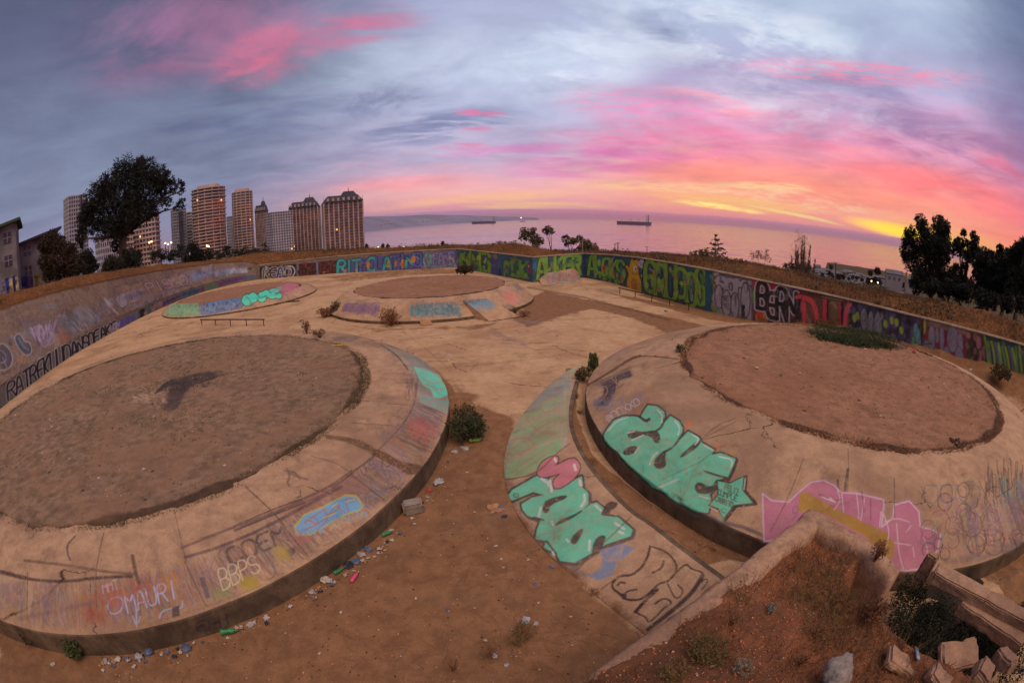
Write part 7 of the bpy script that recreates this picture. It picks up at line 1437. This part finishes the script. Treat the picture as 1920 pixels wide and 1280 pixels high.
# earth fill
nu, nv = 260, 240; U = np.linspace(0.12, 6.6, nu)[:, None]; Vv = np.linspace(.16, 3.6, nv)[None]
cx0, cy0 = CO[3].x, CO[3].y; Xs = cx0-U*e1.x+Vv*e2.x; Ys = cy0-U*e1.y+Vv*e2.y
crumb = .10*noise2(Xs, Ys, 1.2, 201)+.05*noise2(Xs, Ys, 4, 202)+.018*noise2(Xs, Ys, 14, 203)+.008*noise2(Xs, Ys, 40, 204)
edge = np.clip((Vv-2.0)/.6, 0, 1)*0
Zs = ZC-.06+crumb*.8-.20*np.exp(-(((U-.35)/.35)**2+((Vv-.5)/.5)**2))+np.clip(U-1.6, 0, 9)*.24*np.clip(Vv/1.4, .12, 1)+np.clip(Vv-1.4, 0, 3)*.10
dn = np.clip((1.15+.22*noise2(Xs, Ys, 1.0, 205)-U)/.35, 0, 1)*np.clip((Vv-1.15)/.3, 0, 1)   # the fill has slumped away at the right
Zs = Zs-dn*dn*1.5
def earth_z(x, y):
    d = Vector((x-cx0, y-cy0)); A2 = np.array([[-e1.x, e2.x], [-e1.y, e2.y]]); u_, v_ = np.linalg.solve(A2, [d.x, d.y]); i = int(np.clip(np.interp(u_, U[:, 0], np.arange(nu)), 0, nu-1)); j = int(np.clip(np.interp(v_, Vv[0], np.arange(nv)), 0, nv-1)); return float(Zs[i, j])
P = np.stack([Xs, Ys, Zs], -1); P3 = P; Fz = fast_mesh('earth', P.reshape(-1, 3), grid_faces(nu, nv)[:, ::-1]); link('earth_fill', Fz, M_RED, ruin, True)
# pit behind, with a beam across
M_IVY = foliage_mat('hollow_shade_leaves', (34, 38, 26), (50, 50, 32), 3)  # near-black leaf colour stands in for the hollow's deep shade
def beam(name, label, pa, pb, za, zb_, w, h, cat='concrete beam', mat=None, jit=.012, group=None):
    a = at(*pa, za); b = at(*pb, zb_); d = b-a; L = d.length; rz = math.atan2(d.y, d.x); tl = math.asin(d.z/L)
    root = empty(name, (a+b)/2, label, cat, group); mb = MB(); mb.bbox((a+b)/2, (L, w, h), rz, .02, jit, tilt=(0, -tl), rough=.016); mb.build('block', mat or M_COPE, root, False); return root
def chunk(name, label, px, py, z, size, rz, tilt=(0, 0), cat='rubble', bev=.03, jit=.02, mat=None, group=None):
    p = at(px, py, z); o = MB(); o.bbox(p, size, rz, bev, jit, tilt=tilt, rough=.022 if mat is None else 0); ob = o.build(name, mat or M_COPE); 
    c = Vector(p); ob.data.transform(Matrix.Translation(-c)); ob.location = c; tag(ob, label, cat, group); return ob
ang2 = math.atan2(e2.y, e2.x); ang1 = math.atan2(e1.y, e1.x)
beam('concrete_beam', 'long concrete beam lying over the dark hollow at right', (1752, 1072), (1935, 1172), 1.15, 1.10, .30, .20)
beam('concrete_beam', 'lower broken beam across the dark hollow', (1800, 1128), (1915, 1206), .95, .95, .34, .22)
chunk('concrete_slab', 'tilted flat slab at the bottom right corner', 1798, 1228, 1.15, (.85, .40, .10), ang2+.9, (.35, .2))
chunk('concrete_slab', 'broken slab leaning below the bluish board', 1690, 1246, 1.25, (.55, .34, .12), ang2+.5, (-.2, .35))
chunk('concrete_block', 'squarish broken block beside the tilted slab', 1840, 1262, 1.3, (.34, .30, .22), .4, (.3, .1))
chunk('concrete_block', 'small block in the bottom right corner', 1885, 1238, 1.2, (.42, .26, .2), 1.2, (.1, .3))
chunk('concrete_block', 'rough concrete lump under the end of the lower beam', 1760, 1275, 1.35, (.40, .26, .16), 2.0, (.1, -.2))
chunk('concrete_post', 'short concrete stub standing where the long beam starts', 1738, 1062, 1.0, (.22, .20, .5), ang2, (0, .05))
chunk('board', 'narrow bluish board lying in the rubble', 1720, 1224, 1.28, (.30, .07, .015), ang2+1.9, (.3, .4), 'board', .003, .001, plain('bluish_board', (128, 142, 160), .7, scale=6))
M_ROCK = ground_mat('grey_rock', (150, 136, 128), (120, 108, 102), (98, 90, 84), bd=.03, grain=14, paint=False)
def rock(label, px, py, z, r_, sc, rz=0, mat=None, cat='rock', group=None, name='rock'):
    p = at(px, py, z); mb = MB(); mb.ball(p, r_, 4, .0, sc, rot=rz); ob = mb.build(name, mat or M_ROCK, None, False); ob.data.transform(Matrix.Translation(-Vector(p))); ob.location = p
    me = ob.data; v = np.zeros(len(me.vertices)*3); me.vertices.foreach_get('co', v); v = v.reshape(-1, 3); s_ = np.array([1+.38*noise.noise(Vector(q_)/r_*1.1+Vector((3, 1, 5)))+.13*noise.noise(Vector(q_)/r_*3.7)+.05*noise.noise(Vector(q_)/r_*11) for q_ in v]); v *= s_[:, None]; me.vertices.foreach_set('co', v.ravel()); tag(ob, label, cat, group); return ob
rock('large grey boulder at the bottom edge of the red earth', 1572, 1262, 1.62, .20, (1.3, .75, .6), .8)
V, F = leaves([at(1700, 1120, .6), at(1720, 1170, .5), at(1680, 1180, .6), at(1760, 1150, .3), at(1790, 1200, .5), at(1740, 1210, .6), at(1860, 1160, .4), at(1830, 1190, .3), at(1880, 1200, .3), at(1910, 1160, .2), at(1800, 1110, .15), at(1850, 1230, .4), at(1790, 1250, .5), at(1900, 1250, .5)], [.34, .36, .28, .36, .3, .3, .34, .34, .36, .3, .3, .34, .34, .34], 30000, .04)
root = empty('dark_undergrowth', at(1720, 1160, .4), 'dark undergrowth added to deepen the shade in the hollow beside the rubble', 'undergrowth'); link('foliage', fast_mesh('foliage', V, F), M_IVY, root)  # clumps spread wide to darken the bright floor below
hx, hy = at(1800, 1160, .1)[:2]; gx, gy = np.meshgrid(np.linspace(-1.5, 1.5, 60), np.linspace(-1.5, 1.5, 60), indexing='ij'); gr_ = np.hypot(gx, gy)
HP = np.stack([hx+gx, hy+gy, .30*np.clip(1-(gr_/1.45)**2, -.2, 1)+.08*noise2(gx+9, gy+9, 1.6, 71)*(gr_ < 1.4)-.02], -1)
M_DARKE = ground_mat('hollow_shade_dark', (60, 46, 36), (44, 34, 28), (36, 30, 24), bd=.05, grain=22, paint=False); tag(grid_obj('hollow_shade_mound', HP, M_DARKE), kind='structure')  # near-black mound added so the lit hollow floor looks shaded
# plants on the red earth
def ez(px, py, z0=1.3):
    p = at(px, py, z0)
    for _ in range(6): p = at(px, py, earth_z(p.x, p.y))
    return p
M_WEED = foliage_mat('foreground_weed', (84, 82, 46), (120, 96, 56), 5); M_SILV = foliage_mat('silvery_leaf', (150, 148, 136), (116, 118, 104), 8)
shrub('weed', 'small silvery plant on the red earth', 'weed', ez(1446, 1146), .085, .11, 420, .035, M_SILV, 12, up=1, sr=.003)
shrub('dry_shrub', 'tangled dry reddish shrub on the broken right corner wall', 'shrub', at(1640, 1050, ZC), .20, .42, 1500, .022, M_DRY, 34, mst=M_DRY, up=1, sr=.003)
shrub('dry_shrub', 'bristly dry shrub at the slumped edge of the red earth', 'shrub', ez(1632, 1160), .26, .34, 2600, .03, M_DRY, 60, mst=M_DRY, up=2, sr=.003)
shrub('dry_shrub', 'thin dry stalks rising beside the hollow', 'shrub', ez(1668, 1120), .16, .38, 700, .02, M_DRY, 26, mst=M_DRY, up=2, sr=.0025)
for lab, x, y, rx, rz_, n_, m_ in (('low green weeds along the inner edge of the left coping', 1330, 1225, .34, .20, 4200, M_WEED), ('green weeds further down the left coping', 1265, 1262, .22, .12, 1600, M_WEED), ('pale flowering weed clump near the bottom centre right', 1392, 1258, .16, .12, 900, M_SILV), ('thin dry stalk weed on the red earth left of the silvery plant', 1370, 1170, .18, .34, 400, M_DRY), ('thin dry stalk weed on the red earth right of the silvery plant', 1528, 1190, .2, .34, 500, M_DRY), ('dry weed beside the large grey boulder', 1500, 1245, .10, .18, 300, M_DRY)):
    shrub('weed', lab, 'weed', ez(x, y), rx, rz_, n_, .022, m_, 26, up=1, sr=.0022, mst=M_DRY)
# crumbs of red earth and gravel
def stones(name, label, pts, smin, smax, mat, cat='gravel'):
    pts = np.asarray(pts); n = len(pts); O = np.array([(1, 0, 0), (-1, 0, 0), (0, 1, 0), (0, -1, 0), (0, 0, 1), (0, 0, -1)], float); s = smin+(smax-smin)*rng.random(n)**3
    J = O[None]*(.6+.8*rng.random((n, 6, 1))); a = rng.uniform(0, 6.28, n); ca_, sa_ = np.cos(a)[:, None], np.sin(a)[:, None]; X_ = J[..., 0]*ca_-J[..., 1]*sa_; Y_ = J[..., 0]*sa_+J[..., 1]*ca_
    V = np.stack([X_, Y_, J[..., 2]*.6], -1)*s[:, None, None]+pts[:, None]; Ff = np.array([(0, 2, 4), (2, 1, 4), (1, 3, 4), (3, 0, 4), (2, 0, 5), (1, 2, 5), (3, 1, 5), (0, 3, 5)]); F = (Ff[None]+6*np.arange(n)[:, None, None]).reshape(-1, 3)
    o = link(name, fast_mesh(name, V.reshape(-1, 3), F), mat); tag(o, label, cat, kind='stuff'); return o
M_PEB = plain('pebble', (176, 142, 118), .9, var=.35, scale=30, bd=0); M_PEBD = plain('dark_crumb', (92, 62, 44), .95, var=.3, scale=30, bd=0); M_PEBR = plain('red_crumb', (168, 98, 62), .95, var=.3, scale=30, bd=0)
ii = rng.integers(0, nu, 30000); jj = rng.integers(0, nv, 30000); k = rng.random(30000) < np.clip(.45+noise2(Xs[ii, jj], Ys[ii, jj], 1.4, 207), 0, 1); pp = P[ii, jj]+np.c_[rng.normal(size=(30000, 2))*.012, np.zeros(30000)]
stones('earth_crumbs', 'loose red crumbs and clods over the foreground earth', pp[k][:14000], .003, .022, M_PEBR); stones('pale_gravel', 'pale gravel scattered in the foreground earth', pp[~k][:3200], .003, .020, M_PEB)
r = 2.2+rng.random(60000)**1.5*13; a = rng.uniform(-75, 80, 60000); x = np.sin(np.radians(a))*r; y = np.cos(np.radians(a))*r; sw_ = soil_w(x, y); dA = np.hypot(x-A_C[0], y-A_C[1]); dB = np.hypot(x-B_C[0], y-B_C[1])
wgt = sw_*(.10+.9*np.exp(-np.clip(dA-A_RO, 0, 9)/.35)+.6*np.exp(-np.clip(dB-B_RO, 0, 9)/.5))*(dA > A_RO+.02)*(dB > B_RO+.02); k = rng.random(60000) < wgt; x, y = x[k], y[k]; z = floor_h(x, y)
n_ = len(x); print('gravel', n_); stones('gravel', 'small stones and crumbs scattered over the yard floor', np.stack([x, y, z], 1)[:n_//2], .004, .022, M_PEB); stones('dark_crumbs', 'dark crumbs of earth scattered over the yard floor', np.stack([x, y, z], 1)[n_//2:], .004, .024, M_PEBD)
# dead grass straws on the yard floor
def straws(name, label, n, boxes, Lmax, mat):
    mb_v, mb_f = [], []
    for k in range(n):
        bx_ = boxes[k % len(boxes)]; px = rng.uniform(bx_[0], bx_[2]); py = rng.uniform(bx_[1], bx_[3]); c = atf(px, py); a = rng.uniform(0, 6.28); L = Lmax*rng.uniform(.3, 1); b_ = rng.normal()*.5; m_ = 5; w = .0035
        for i in range(m_):
            s = (i/(m_-1)-.5)*L; aa = a+b_*s/L; x, y = c.x+math.cos(aa)*s, c.y+math.sin(aa)*s; z = zf(x, y)+.008+.02*(1-(2*i/(m_-1)-1)**2)*rng.random(); nx, ny = -math.sin(aa)*w, math.cos(aa)*w; mb_v += [(x+nx, y+ny, z), (x-nx, y-ny, z)]
        b0 = len(mb_v)-2*m_; mb_f += [(b0+2*i, b0+2*i+1, b0+2*i+3, b0+2*i+2) for i in range(m_-1)]
    o = link(name, fast_mesh(name, mb_v, np.array(mb_f)), mat); tag(o, label, 'straw', kind='stuff')
straws('straw', 'dry straws and twigs lying on the yard floor', 220, [(900, 1000, 1120, 1200), (1080, 800, 1160, 940), (960, 1180, 1200, 1279), (1150, 930, 1400, 1060), (820, 900, 980, 1100), (640, 1180, 900, 1279)], .5, M_DRY)
for lab, x, y, rx, rz_, n_, m_ in (('low olive weed with a pale scrap beside it near the bottom centre', 985, 1185, .26, .20, 900, M_WEED), ('dark dead weed at the bottom centre', 920, 1232, .20, .30, 600, M_DRY), ('thin branching dead twig plant left of the bottom centre', 850, 1255, .22, .42, 200, M_DRY), ('small dead weed by the path in the middle foreground', 968, 1205, .2, .16, 600, M_WEED), ('dry straw clump in the trench behind the curved ramp', 1108, 870, .25, .12, 600, M_DRY), ('tangled straw in the trench near the turquoise letters', 1130, 905, .28, .12, 600, M_DRY), ('reddish straw heap in the trench near the foreground corner', 1325, 1030, .24, .10, 700, M_DRY), ('green sprigs in the trench beside the dark painted letter', 1088, 775, .16, .12, 500, M_WEED), ('brown weeds in the trench below the spiky plant', 1082, 745, .15, .15, 500, M_DRY), ('straw tuft at the edge of the curved ramp', 1115, 1112, .12, .08, 200, M_DRY)):
    shrub('weed', lab, 'weed', atf(x, y), rx, rz_, n_, .02, m_, 20, up=1, sr=.0025, mst=M_DRY)
# ------------------------------------------------------------------ litter
M_PAPER = plain('paper', (176, 162, 150), .9, var=.12, scale=20, bd=0); M_PLW = plain('plastic_bag', (158, 152, 152), .4, var=.15, scale=12, bd=0); M_PLB = plain('blue_plastic', (86, 94, 120), .4, var=.2, scale=12, bd=0)
M_PLG = plain('green_plastic', (58, 130, 84), .3, var=.2, scale=12, bd=0); M_PINK = plain('pink_plastic', (214, 82, 120), .4, var=.1, scale=12, bd=0); M_REDP = plain('red_wrapper', (176, 60, 62), .5, var=.2, scale=14, bd=0); M_DKP = plain('dark_plastic', (52, 52, 64), .4, var=.2, scale=12, bd=0); M_CARD = plain('cardboard', (164, 118, 84), .9, var=.15, scale=10, bd=0); M_YEL = plain('yellow_plastic', (206, 184, 48), .5, var=.1, scale=10, bd=0); M_BLOCK = ground_mat('cement_block', (164, 146, 134), (140, 124, 114), (122, 108, 100), bd=.02, grain=30, paint=False)
def zsurf(px, py, z=None): return atf(px, py) if z is None else at(px, py, z)
def scrap(label, px, py, s, mat, z=None, group=None, name='paper_scrap', cat='litter', crump=.35):
    p = zsurf(px, py, z); n = 5; a = rng.uniform(0, 6.28); g = [[(i/(n-1)-.5, (j/(n-1)-.5)*rng.uniform(.6, 1.0)) for j in range(n)] for i in range(n)]; V = []
    for row in g:
        for u, v in row: uu, vv = u+rng.normal()*.06, v+rng.normal()*.06; V.append(((uu*math.cos(a)-vv*math.sin(a))*s, (uu*math.sin(a)+vv*math.cos(a))*s, abs(rng.normal())*crump*s*.5+.006))
    me = fast_mesh(name, np.array(V), grid_faces(n, n)); me.materials.append(mat); o = bpy.data.objects.new(name, me); COL.objects.link(o); o.location = p; tag(o, label, cat, group); return o
def crumpled(label, px, py, s, mat, z=None, sc=(1, .8, .6), name='crumpled_bag', group=None):
    p = zsurf(px, py, z); mb = MB(); mb.ball((0, 0, s*sc[2]*.35), s*.9, 2, .42, (sc[0], sc[1], sc[2]*.7), rot=rng.uniform(0, 3)); o = mb.build(name, mat); o.location = p; tag(o, label, 'litter', group); return o
def bottle(label, px, py, L, r_, mat, rz, cap=M_REDP, z=None):
    p = zsurf(px, py, z); root = empty('plastic_bottle', p, label, 'bottle', None, rz); prof = [(0, .6), (.02, .95), (.1, 1), (.3, .94), (.55, 1), (.68, .98), (.8, .62), (.88, .36), (.95, .34)]
    mb = MB(); mb.tube([Vector((L*(u-.5), 0, r_)) for u, _ in prof], [r_*q for _, q in prof], 10); me = mb.mesh('body'); me.materials.append(mat); o = bpy.data.objects.new('body', me); COL.objects.link(o); o.parent = root; me.polygons.foreach_set('use_smooth', [True]*len(me.polygons))
    mb = MB(); mb.tube([Vector((L*.45, 0, r_)), Vector((L*.52, 0, r_))], r_*.42, 8); me = mb.mesh('cap'); me.materials.append(cap); o = bpy.data.objects.new('cap', me); COL.objects.link(o); o.parent = root
bottle('bright pink plastic bottle standing out on the brown earth near the left kerb', 666, 1083, .26, .032, M_PINK, 1.35, M_PAPER)
bottle('green plastic bottle against the kerb at lower left', 432, 1186, .30, .045, M_PLG, .5)
bottle('green and yellow bottle beside the dark green shrub', 893, 828, .34, .05, plain('lime_plastic', (130, 160, 60), .3), .3)
bottle('small green bottle in the litter under the left kerb', 636, 1072, .2, .035, M_PLG, .9); bottle('pale green bottle in the litter near the cement block', 727, 1002, .22, .035, M_PLG, .7)
p = atf(775, 958); b_ = MB(); b_.bbox(p+Vector((0, 0, .11)), (.38, .27, .22), .35, .035, .012, tilt=(.06, -.05)); o = b_.build('cement_block', M_BLOCK); o.data.transform(Matrix.Translation(-p)); o.location = p; tag(o, 'grey cement block lying by the left mound kerb', 'block')
chunk('fallen_board', 'pinkish board leaning on the middle far mound kerb', 798, 603, .12, (.55, .75, .03), .3, (.25, 0), 'board', .005, .002, M_CARD)
chunk('dark_bar', 'dark flat bar lying on the floor beyond the grind rail', 534, 566, .04, (2.4, .12, .06), .12, (0, 0), 'bar', .01, .004, M_POLED)
chunk('yellow_strip', 'yellow plastic strip on the back edge of the left dirt top', 632, 647, .90, (.42, .05, .02), .5, (0, .1), 'litter', .004, .001, M_YEL)
# ramp plate on the middle far mound
a, b = at(868, 563, .86), at(912, 560, .86); c, d = at(975, 594, .02), at(918, 603, .02); root = empty('ramp_plate', (a+d)/2, 'flat sloping ramp plate leading down from the middle far mound', 'skate ramp')
n = 40; P_ = np.zeros((n, n, 3)); A0, A1, A2, A3 = map(np.array, (a, b, c, d)); q = np.linspace(0, 1, n); P_[:] = ((A0[None, None]*(1-q)[None, :, None]+A1[None, None]*q[None, :, None])*(1-q)[:, None, None]+(A3[None, None]*(1-q)[None, :, None]+A2[None, None]*q[None, :, None])*q[:, None, None]); P_[..., 2] += .02+.02*np.sin(q*3.14)[:, None]
CC.poly([tuple(v) for v in z7((165, 750), (470, 680), (640, 860), (380, 960))], (110, 134, 140), .6, 2); scrib(CC, z7((170, 740), (480, 690), (640, 850), (300, 930)), (96, 150, 176), 1.6, 18, .8); scrib(CC, z7((170, 740), (480, 690), (560, 760), (260, 860)), (84, 84, 104), 1.2, 16, .7); CC.stroke(z7((150, 760), (230, 940), (340, 1050)), 3, (84, 56, 44), .9); CC.poly(z7((370, 900), (430, 890), (450, 950), (390, 960)), (176, 112, 72), .7, 2)
grid_obj('plate', P_, M_SLOPE, root, CC); bz = P_.copy(); 
for nm, row in (('side_wall', P_[:, 0]), ('side_wall', P_[:, -1])): grid_obj(nm, np.stack([row+np.array([0, 0, -.003]), np.c_[row[:, :2], np.full(n, -.05)]], 1), M_SLOPE, root)
# curved bank in front of the angled wall
root = empty('quarter_pipe', at(1056, 530, 0), 'low curved quarter pipe painted grey and pink against the angled wall', 'skate ramp'); n, m = 90, 50; P_ = np.zeros((n, m, 3))
for i in range(n):
    f = i/(n-1); top = Vector((2.2, 36.2, 0)).lerp(Vector((5.7, 38.2, 0)), f); top.z = .95*min(1, 4*f+.3, 4*(1-f)+.5)+.0; bot = at(1018+f*74, 537-8*f, 0)
    for j in range(m): g = j/(m-1); q_ = bot.lerp(top, g); P_[i, j] = (q_.x, q_.y, .01+top.z*(1-math.sqrt(max(0, 1-g*g*.98))))
CQ = Canvas(1000, 490, 1110, 550, 2.0); CQ.poly([(1016, 515), (1040, 508), (1075, 510), (1090, 525), (1030, 536)], (128, 124, 126), .6, 2)
for c_ in ((176, 120, 112), (90, 120, 130), (150, 90, 90)): scrib(CQ, [(1018, 512), (1085, 508), (1092, 526), (1030, 532)], c_, 1.3, 16, .7)
grid_obj('curved_face', P_, M_SLOPE, root, CQ, 0.0)
gr = 'paper scraps littering the brown earth'
for x, y in [q_ for i_, q_ in enumerate(((822, 902), (876, 886), (839, 938), (1000, 905), (820, 1014), (940, 1048), (944, 1064), (912, 1078), (867, 1103), (780, 1122), (1035, 1062), (1078, 1076), (1062, 1100), (930, 1024), (990, 1050), (910, 1200), (946, 1240), (1070, 1156), (752, 1230), (600, 1225), (690, 1200), (640, 1148), (960, 1180), (890, 1140), (1046, 1030), (1000, 1085), (914, 1010), (890, 960), (905, 870), (1010, 1130))) if i_ % 4]: scrap('small pale paper scrap on the bare brown earth', x, y, rng.uniform(.02, .055), M_PAPER, None, gr)
for x, y, s in ((985, 1163, .15), (1005, 1168, .09), (926, 1228, .10), (950, 1246, .08)): crumpled('crumpled dirty white bag among the weeds at the bottom centre', x, y, s*.5, M_PLW, None, (1, .9, .5), group='crumpled white bags at the bottom centre')
crumpled('dark blue plastic ball near the curved ramp edge', 1034, 1063, .045, M_PLB); scrap('pale blue cap-like scrap on the earth between ramp and left mound', 1003, 1095, .06, M_PLB, name='blue_scrap'); crumpled('blue round lid on the open brown earth', 839, 1141, .035, M_PLB, sc=(1, 1, .3), name='lid'); crumpled('dark red ball by the edge of the curved ramp', 1142, 1132, .035, M_REDP, name='red_ball')
crumpled('crumpled white bag left of the lime bottle', 872, 842, .11, M_PLW); crumpled('crumpled pale bag below the green shrub', 852, 848, .09, M_PLW); scrap('flattened orange-brown cardboard beside the curved ramp', 928, 953, .26, M_CARD, name='cardboard', crump=.1); crumpled('bluish can beside the flattened cardboard', 938, 951, .05, M_PLB, name='crushed_can'); crumpled('dark bag below the flattened cardboard', 946, 968, .06, M_DKP)
scrap('flat grey plastic sheet above the cement block', 822, 905, .22, M_PLW, name='plastic_sheet'); crumpled('red and white wrapper near the cement block', 804, 920, .06, M_REDP, name='wrapper'); crumpled('dark crumpled bag in the rubbish under the left kerb', 655, 1060, .11, M_DKP); crumpled('second dark bag in the rubbish under the left kerb', 668, 1053, .09, M_PLB)
crumpled('pale bag in the rubbish at the kerb right of the dark bags', 678, 1040, .08, M_PLW); scrap('bluish sheet of plastic under the left kerb', 690, 1030, .14, M_PLB, name='plastic_sheet'); crumpled('cream coloured bag left of the small green bottle', 612, 1088, .10, M_PAPER); crumpled('white crumpled bag in the rubbish under the left kerb', 733, 996, .07, M_PLW)
for x, y, s, m_, lab in ((262, 1232, .10, M_PLW, 'white bag in the bottom left rubbish'), (280, 1222, .12, M_PLB, 'blue grey bag in the bottom left rubbish'), (256, 1220, .09, M_DKP, 'dark bag behind the white bag in the bottom left rubbish'), (350, 1215, .10, M_PLB, 'blue bag beside the kerb right of the bottom left rubbish'), (222, 1236, .08, M_PAPER, 'buff crumpled bag left of the white bag'), (198, 1240, .07, M_PLW, 'small grey bag at the left end of the rubbish'), (100, 1245, .06, M_PAPER, 'small buff bag near the bottom left corner'), (500, 1158, .07, M_PAPER, 'buff scrap heap right of the green kerb bottle'), (470, 1172, .06, M_PLW, 'white crumpled wrapper right of the green kerb bottle'), (585, 1110, .06, M_PLW, 'pale crumpled wrapper under the left kerb'), (500, 1168, .05, M_DKP, 'dark scrap in the kerb litter')): crumpled(lab, x, y, s, m_)
gk = 'bits of litter lying along the left mound kerb'
for k in range(90):
    x = float(np.clip(rng.choice((210, 270, 350, 450, 600, 660, 700, 735, 790, 820))+rng.normal()*22, 150, 840)); th_ = 0
    yk = np.interp(x, [150, 300, 400, 520, 640, 700, 760, 800, 840], [1250, 1222, 1195, 1142, 1080, 1035, 985, 925, 860])+abs(rng.normal())*7; scrap('small bit of torn litter lying along the left mound kerb', x, yk, rng.uniform(.03, .09), (M_PAPER, M_PLW, M_CARD, M_DKP, M_PLB, M_PAPER)[k % 6], None, gk, 'litter_bit')
gm = 'pale bits scattered on the left dirt top'
for x, y in ((97, 801), (608, 735), (658, 748), (640, 758), (170, 675), (668, 663), (270, 880), (340, 900), (220, 700), (380, 790), (500, 720), (450, 850), (130, 860), (330, 680), (560, 700)): scrap('small pale scrap on the left dirt top', x, y, rng.uniform(.04, .09), M_PAPER, .80, gm)
gm = 'pale bits scattered on the right dirt top'
for x, y in ((1634, 657), (1679, 660), (1695, 662), (1345, 629), (1352, 633), (1336, 630), (1650, 780), (1500, 700), (1770, 720), (1420, 690), (1816, 745)): scrap('small pale scrap on the right dirt top', x, y, rng.uniform(.04, .10), M_PAPER, 1.24, gm)
for x, y, s, m_, lab, z_ in ((1714, 660, .12, M_REDP, 'red and white wrapper on the far edge of the right dirt top', 1.3), (1230, 669, .09, M_REDP, 'red crumpled can in the crack on the right mound', 1.15), (1334, 574, .14, M_PLW, 'white bag on the earth near the silver painted letters', None), (1248, 584, .12, M_PLB, 'pale turquoise bag near the grind rail', None), (1820, 694, .10, M_PLW, 'white bag on the far rim of the right mound', 1.1), (716, 637, .05, M_REDP, 'tiny red cup on the floor behind the left mound', None), (1850, 1075, .07, M_PLW, 'white scrap on the earth right of the pink painted letters', None), (1812, 1083, .10, M_PAPER, 'pinkish carton on the earth below the right mound', None), (1233, 552, .05, M_PLB, 'pale blue scrap by the foot of the right wall', None)): crumpled(lab, x, y, s, m_, z_)
chunk('plank', 'short dark plank propped on the far rim of the right mound', 1735, 645, 1.15, (.7, .08, .04), 2.2, (0, .3), 'plank', .004, .002, M_POLED)
# stones on the dirt tops
for c_, ri, z_, n_, m1, lab in ((A_C, A_RI, .76, 2400, M_PEB, 'small pale stones on the left dirt top'), (B_C, B_RI, 1.20, 1600, M_PEB, 'small pale stones on the right dirt top')):
    a = rng.uniform(0, 6.28, n_); q = np.sqrt(rng.random(n_))*.97; x = c_[0]+np.cos(a)*q*ri; y = c_[1]+np.sin(a)*q*ri; zc_ = (.83 if ri > 6 else 1.27)+.02-.10*(1-q**2)+.035*noise2(x, y, .9, 31)+.02*noise2(x, y, 3.3, 32)
    stones('gravel', lab, np.stack([x, y, zc_], 1), .004, .030, m1)
    a = rng.uniform(0, 6.28, n_); q = np.sqrt(rng.random(n_))*.97; x = c_[0]+np.cos(a)*q*ri; y = c_[1]+np.sin(a)*q*ri; zc_ = (.83 if ri > 6 else 1.27)+.02-.10*(1-q**2)+.035*noise2(x, y, .9, 31)+.02*noise2(x, y, 3.3, 32)
    stones('dark_crumbs', lab.replace('small pale stones', 'dark crumbs of earth'), np.stack([x, y, zc_], 1), .005, .034, M_PEBD)
# dry grass on the red earth of the foreground
ii = rng.integers(0, nu, 30000); jj = rng.integers(0, nv, 30000); k = noise2(Xs[ii, jj], Ys[ii, jj], 1.1, 301)+.3*rng.normal(size=30000) > .22; q_ = P3[ii, jj][k][:9000]
blades('dry_grass', 'dry grass and weeds tufted over the red foreground earth', 'grass', q_, .14, .0045, M_GRASS, .8); ii = rng.integers(0, nu, 20000); jj = rng.integers(0, nv, 20000); k = noise2(Xs[ii, jj], Ys[ii, jj], .8, 302) > .30; blades('green_weeds', 'low green weeds in patches on the red foreground earth', 'weeds', P3[ii, jj][k][:5000], .09, .005, M_WEED, 1.0)
# ------------------------------------------------------------------ sea air
hm = bpy.data.materials.new('haze'); hm.use_nodes = True; hm.node_tree.nodes.clear(); ht = NT(hm.node_tree); ho = ht.n('ShaderNodeOutputMaterial'); hv = ht.n('ShaderNodeVolumePrincipled')
hv.inputs['Color'].default_value = (*lin((236, 200, 210)), 1); hv.inputs['Density'].default_value = 0.000035; hv.inputs['Anisotropy'].default_value = 0.0; ht.L.new(hv.outputs[0], ho.inputs['Volume'])
mb = MB(); mb.box((0, 0, 84), (62000, 62000, 292)); o = mb.build('haze', hm); tag(o, kind='stuff')
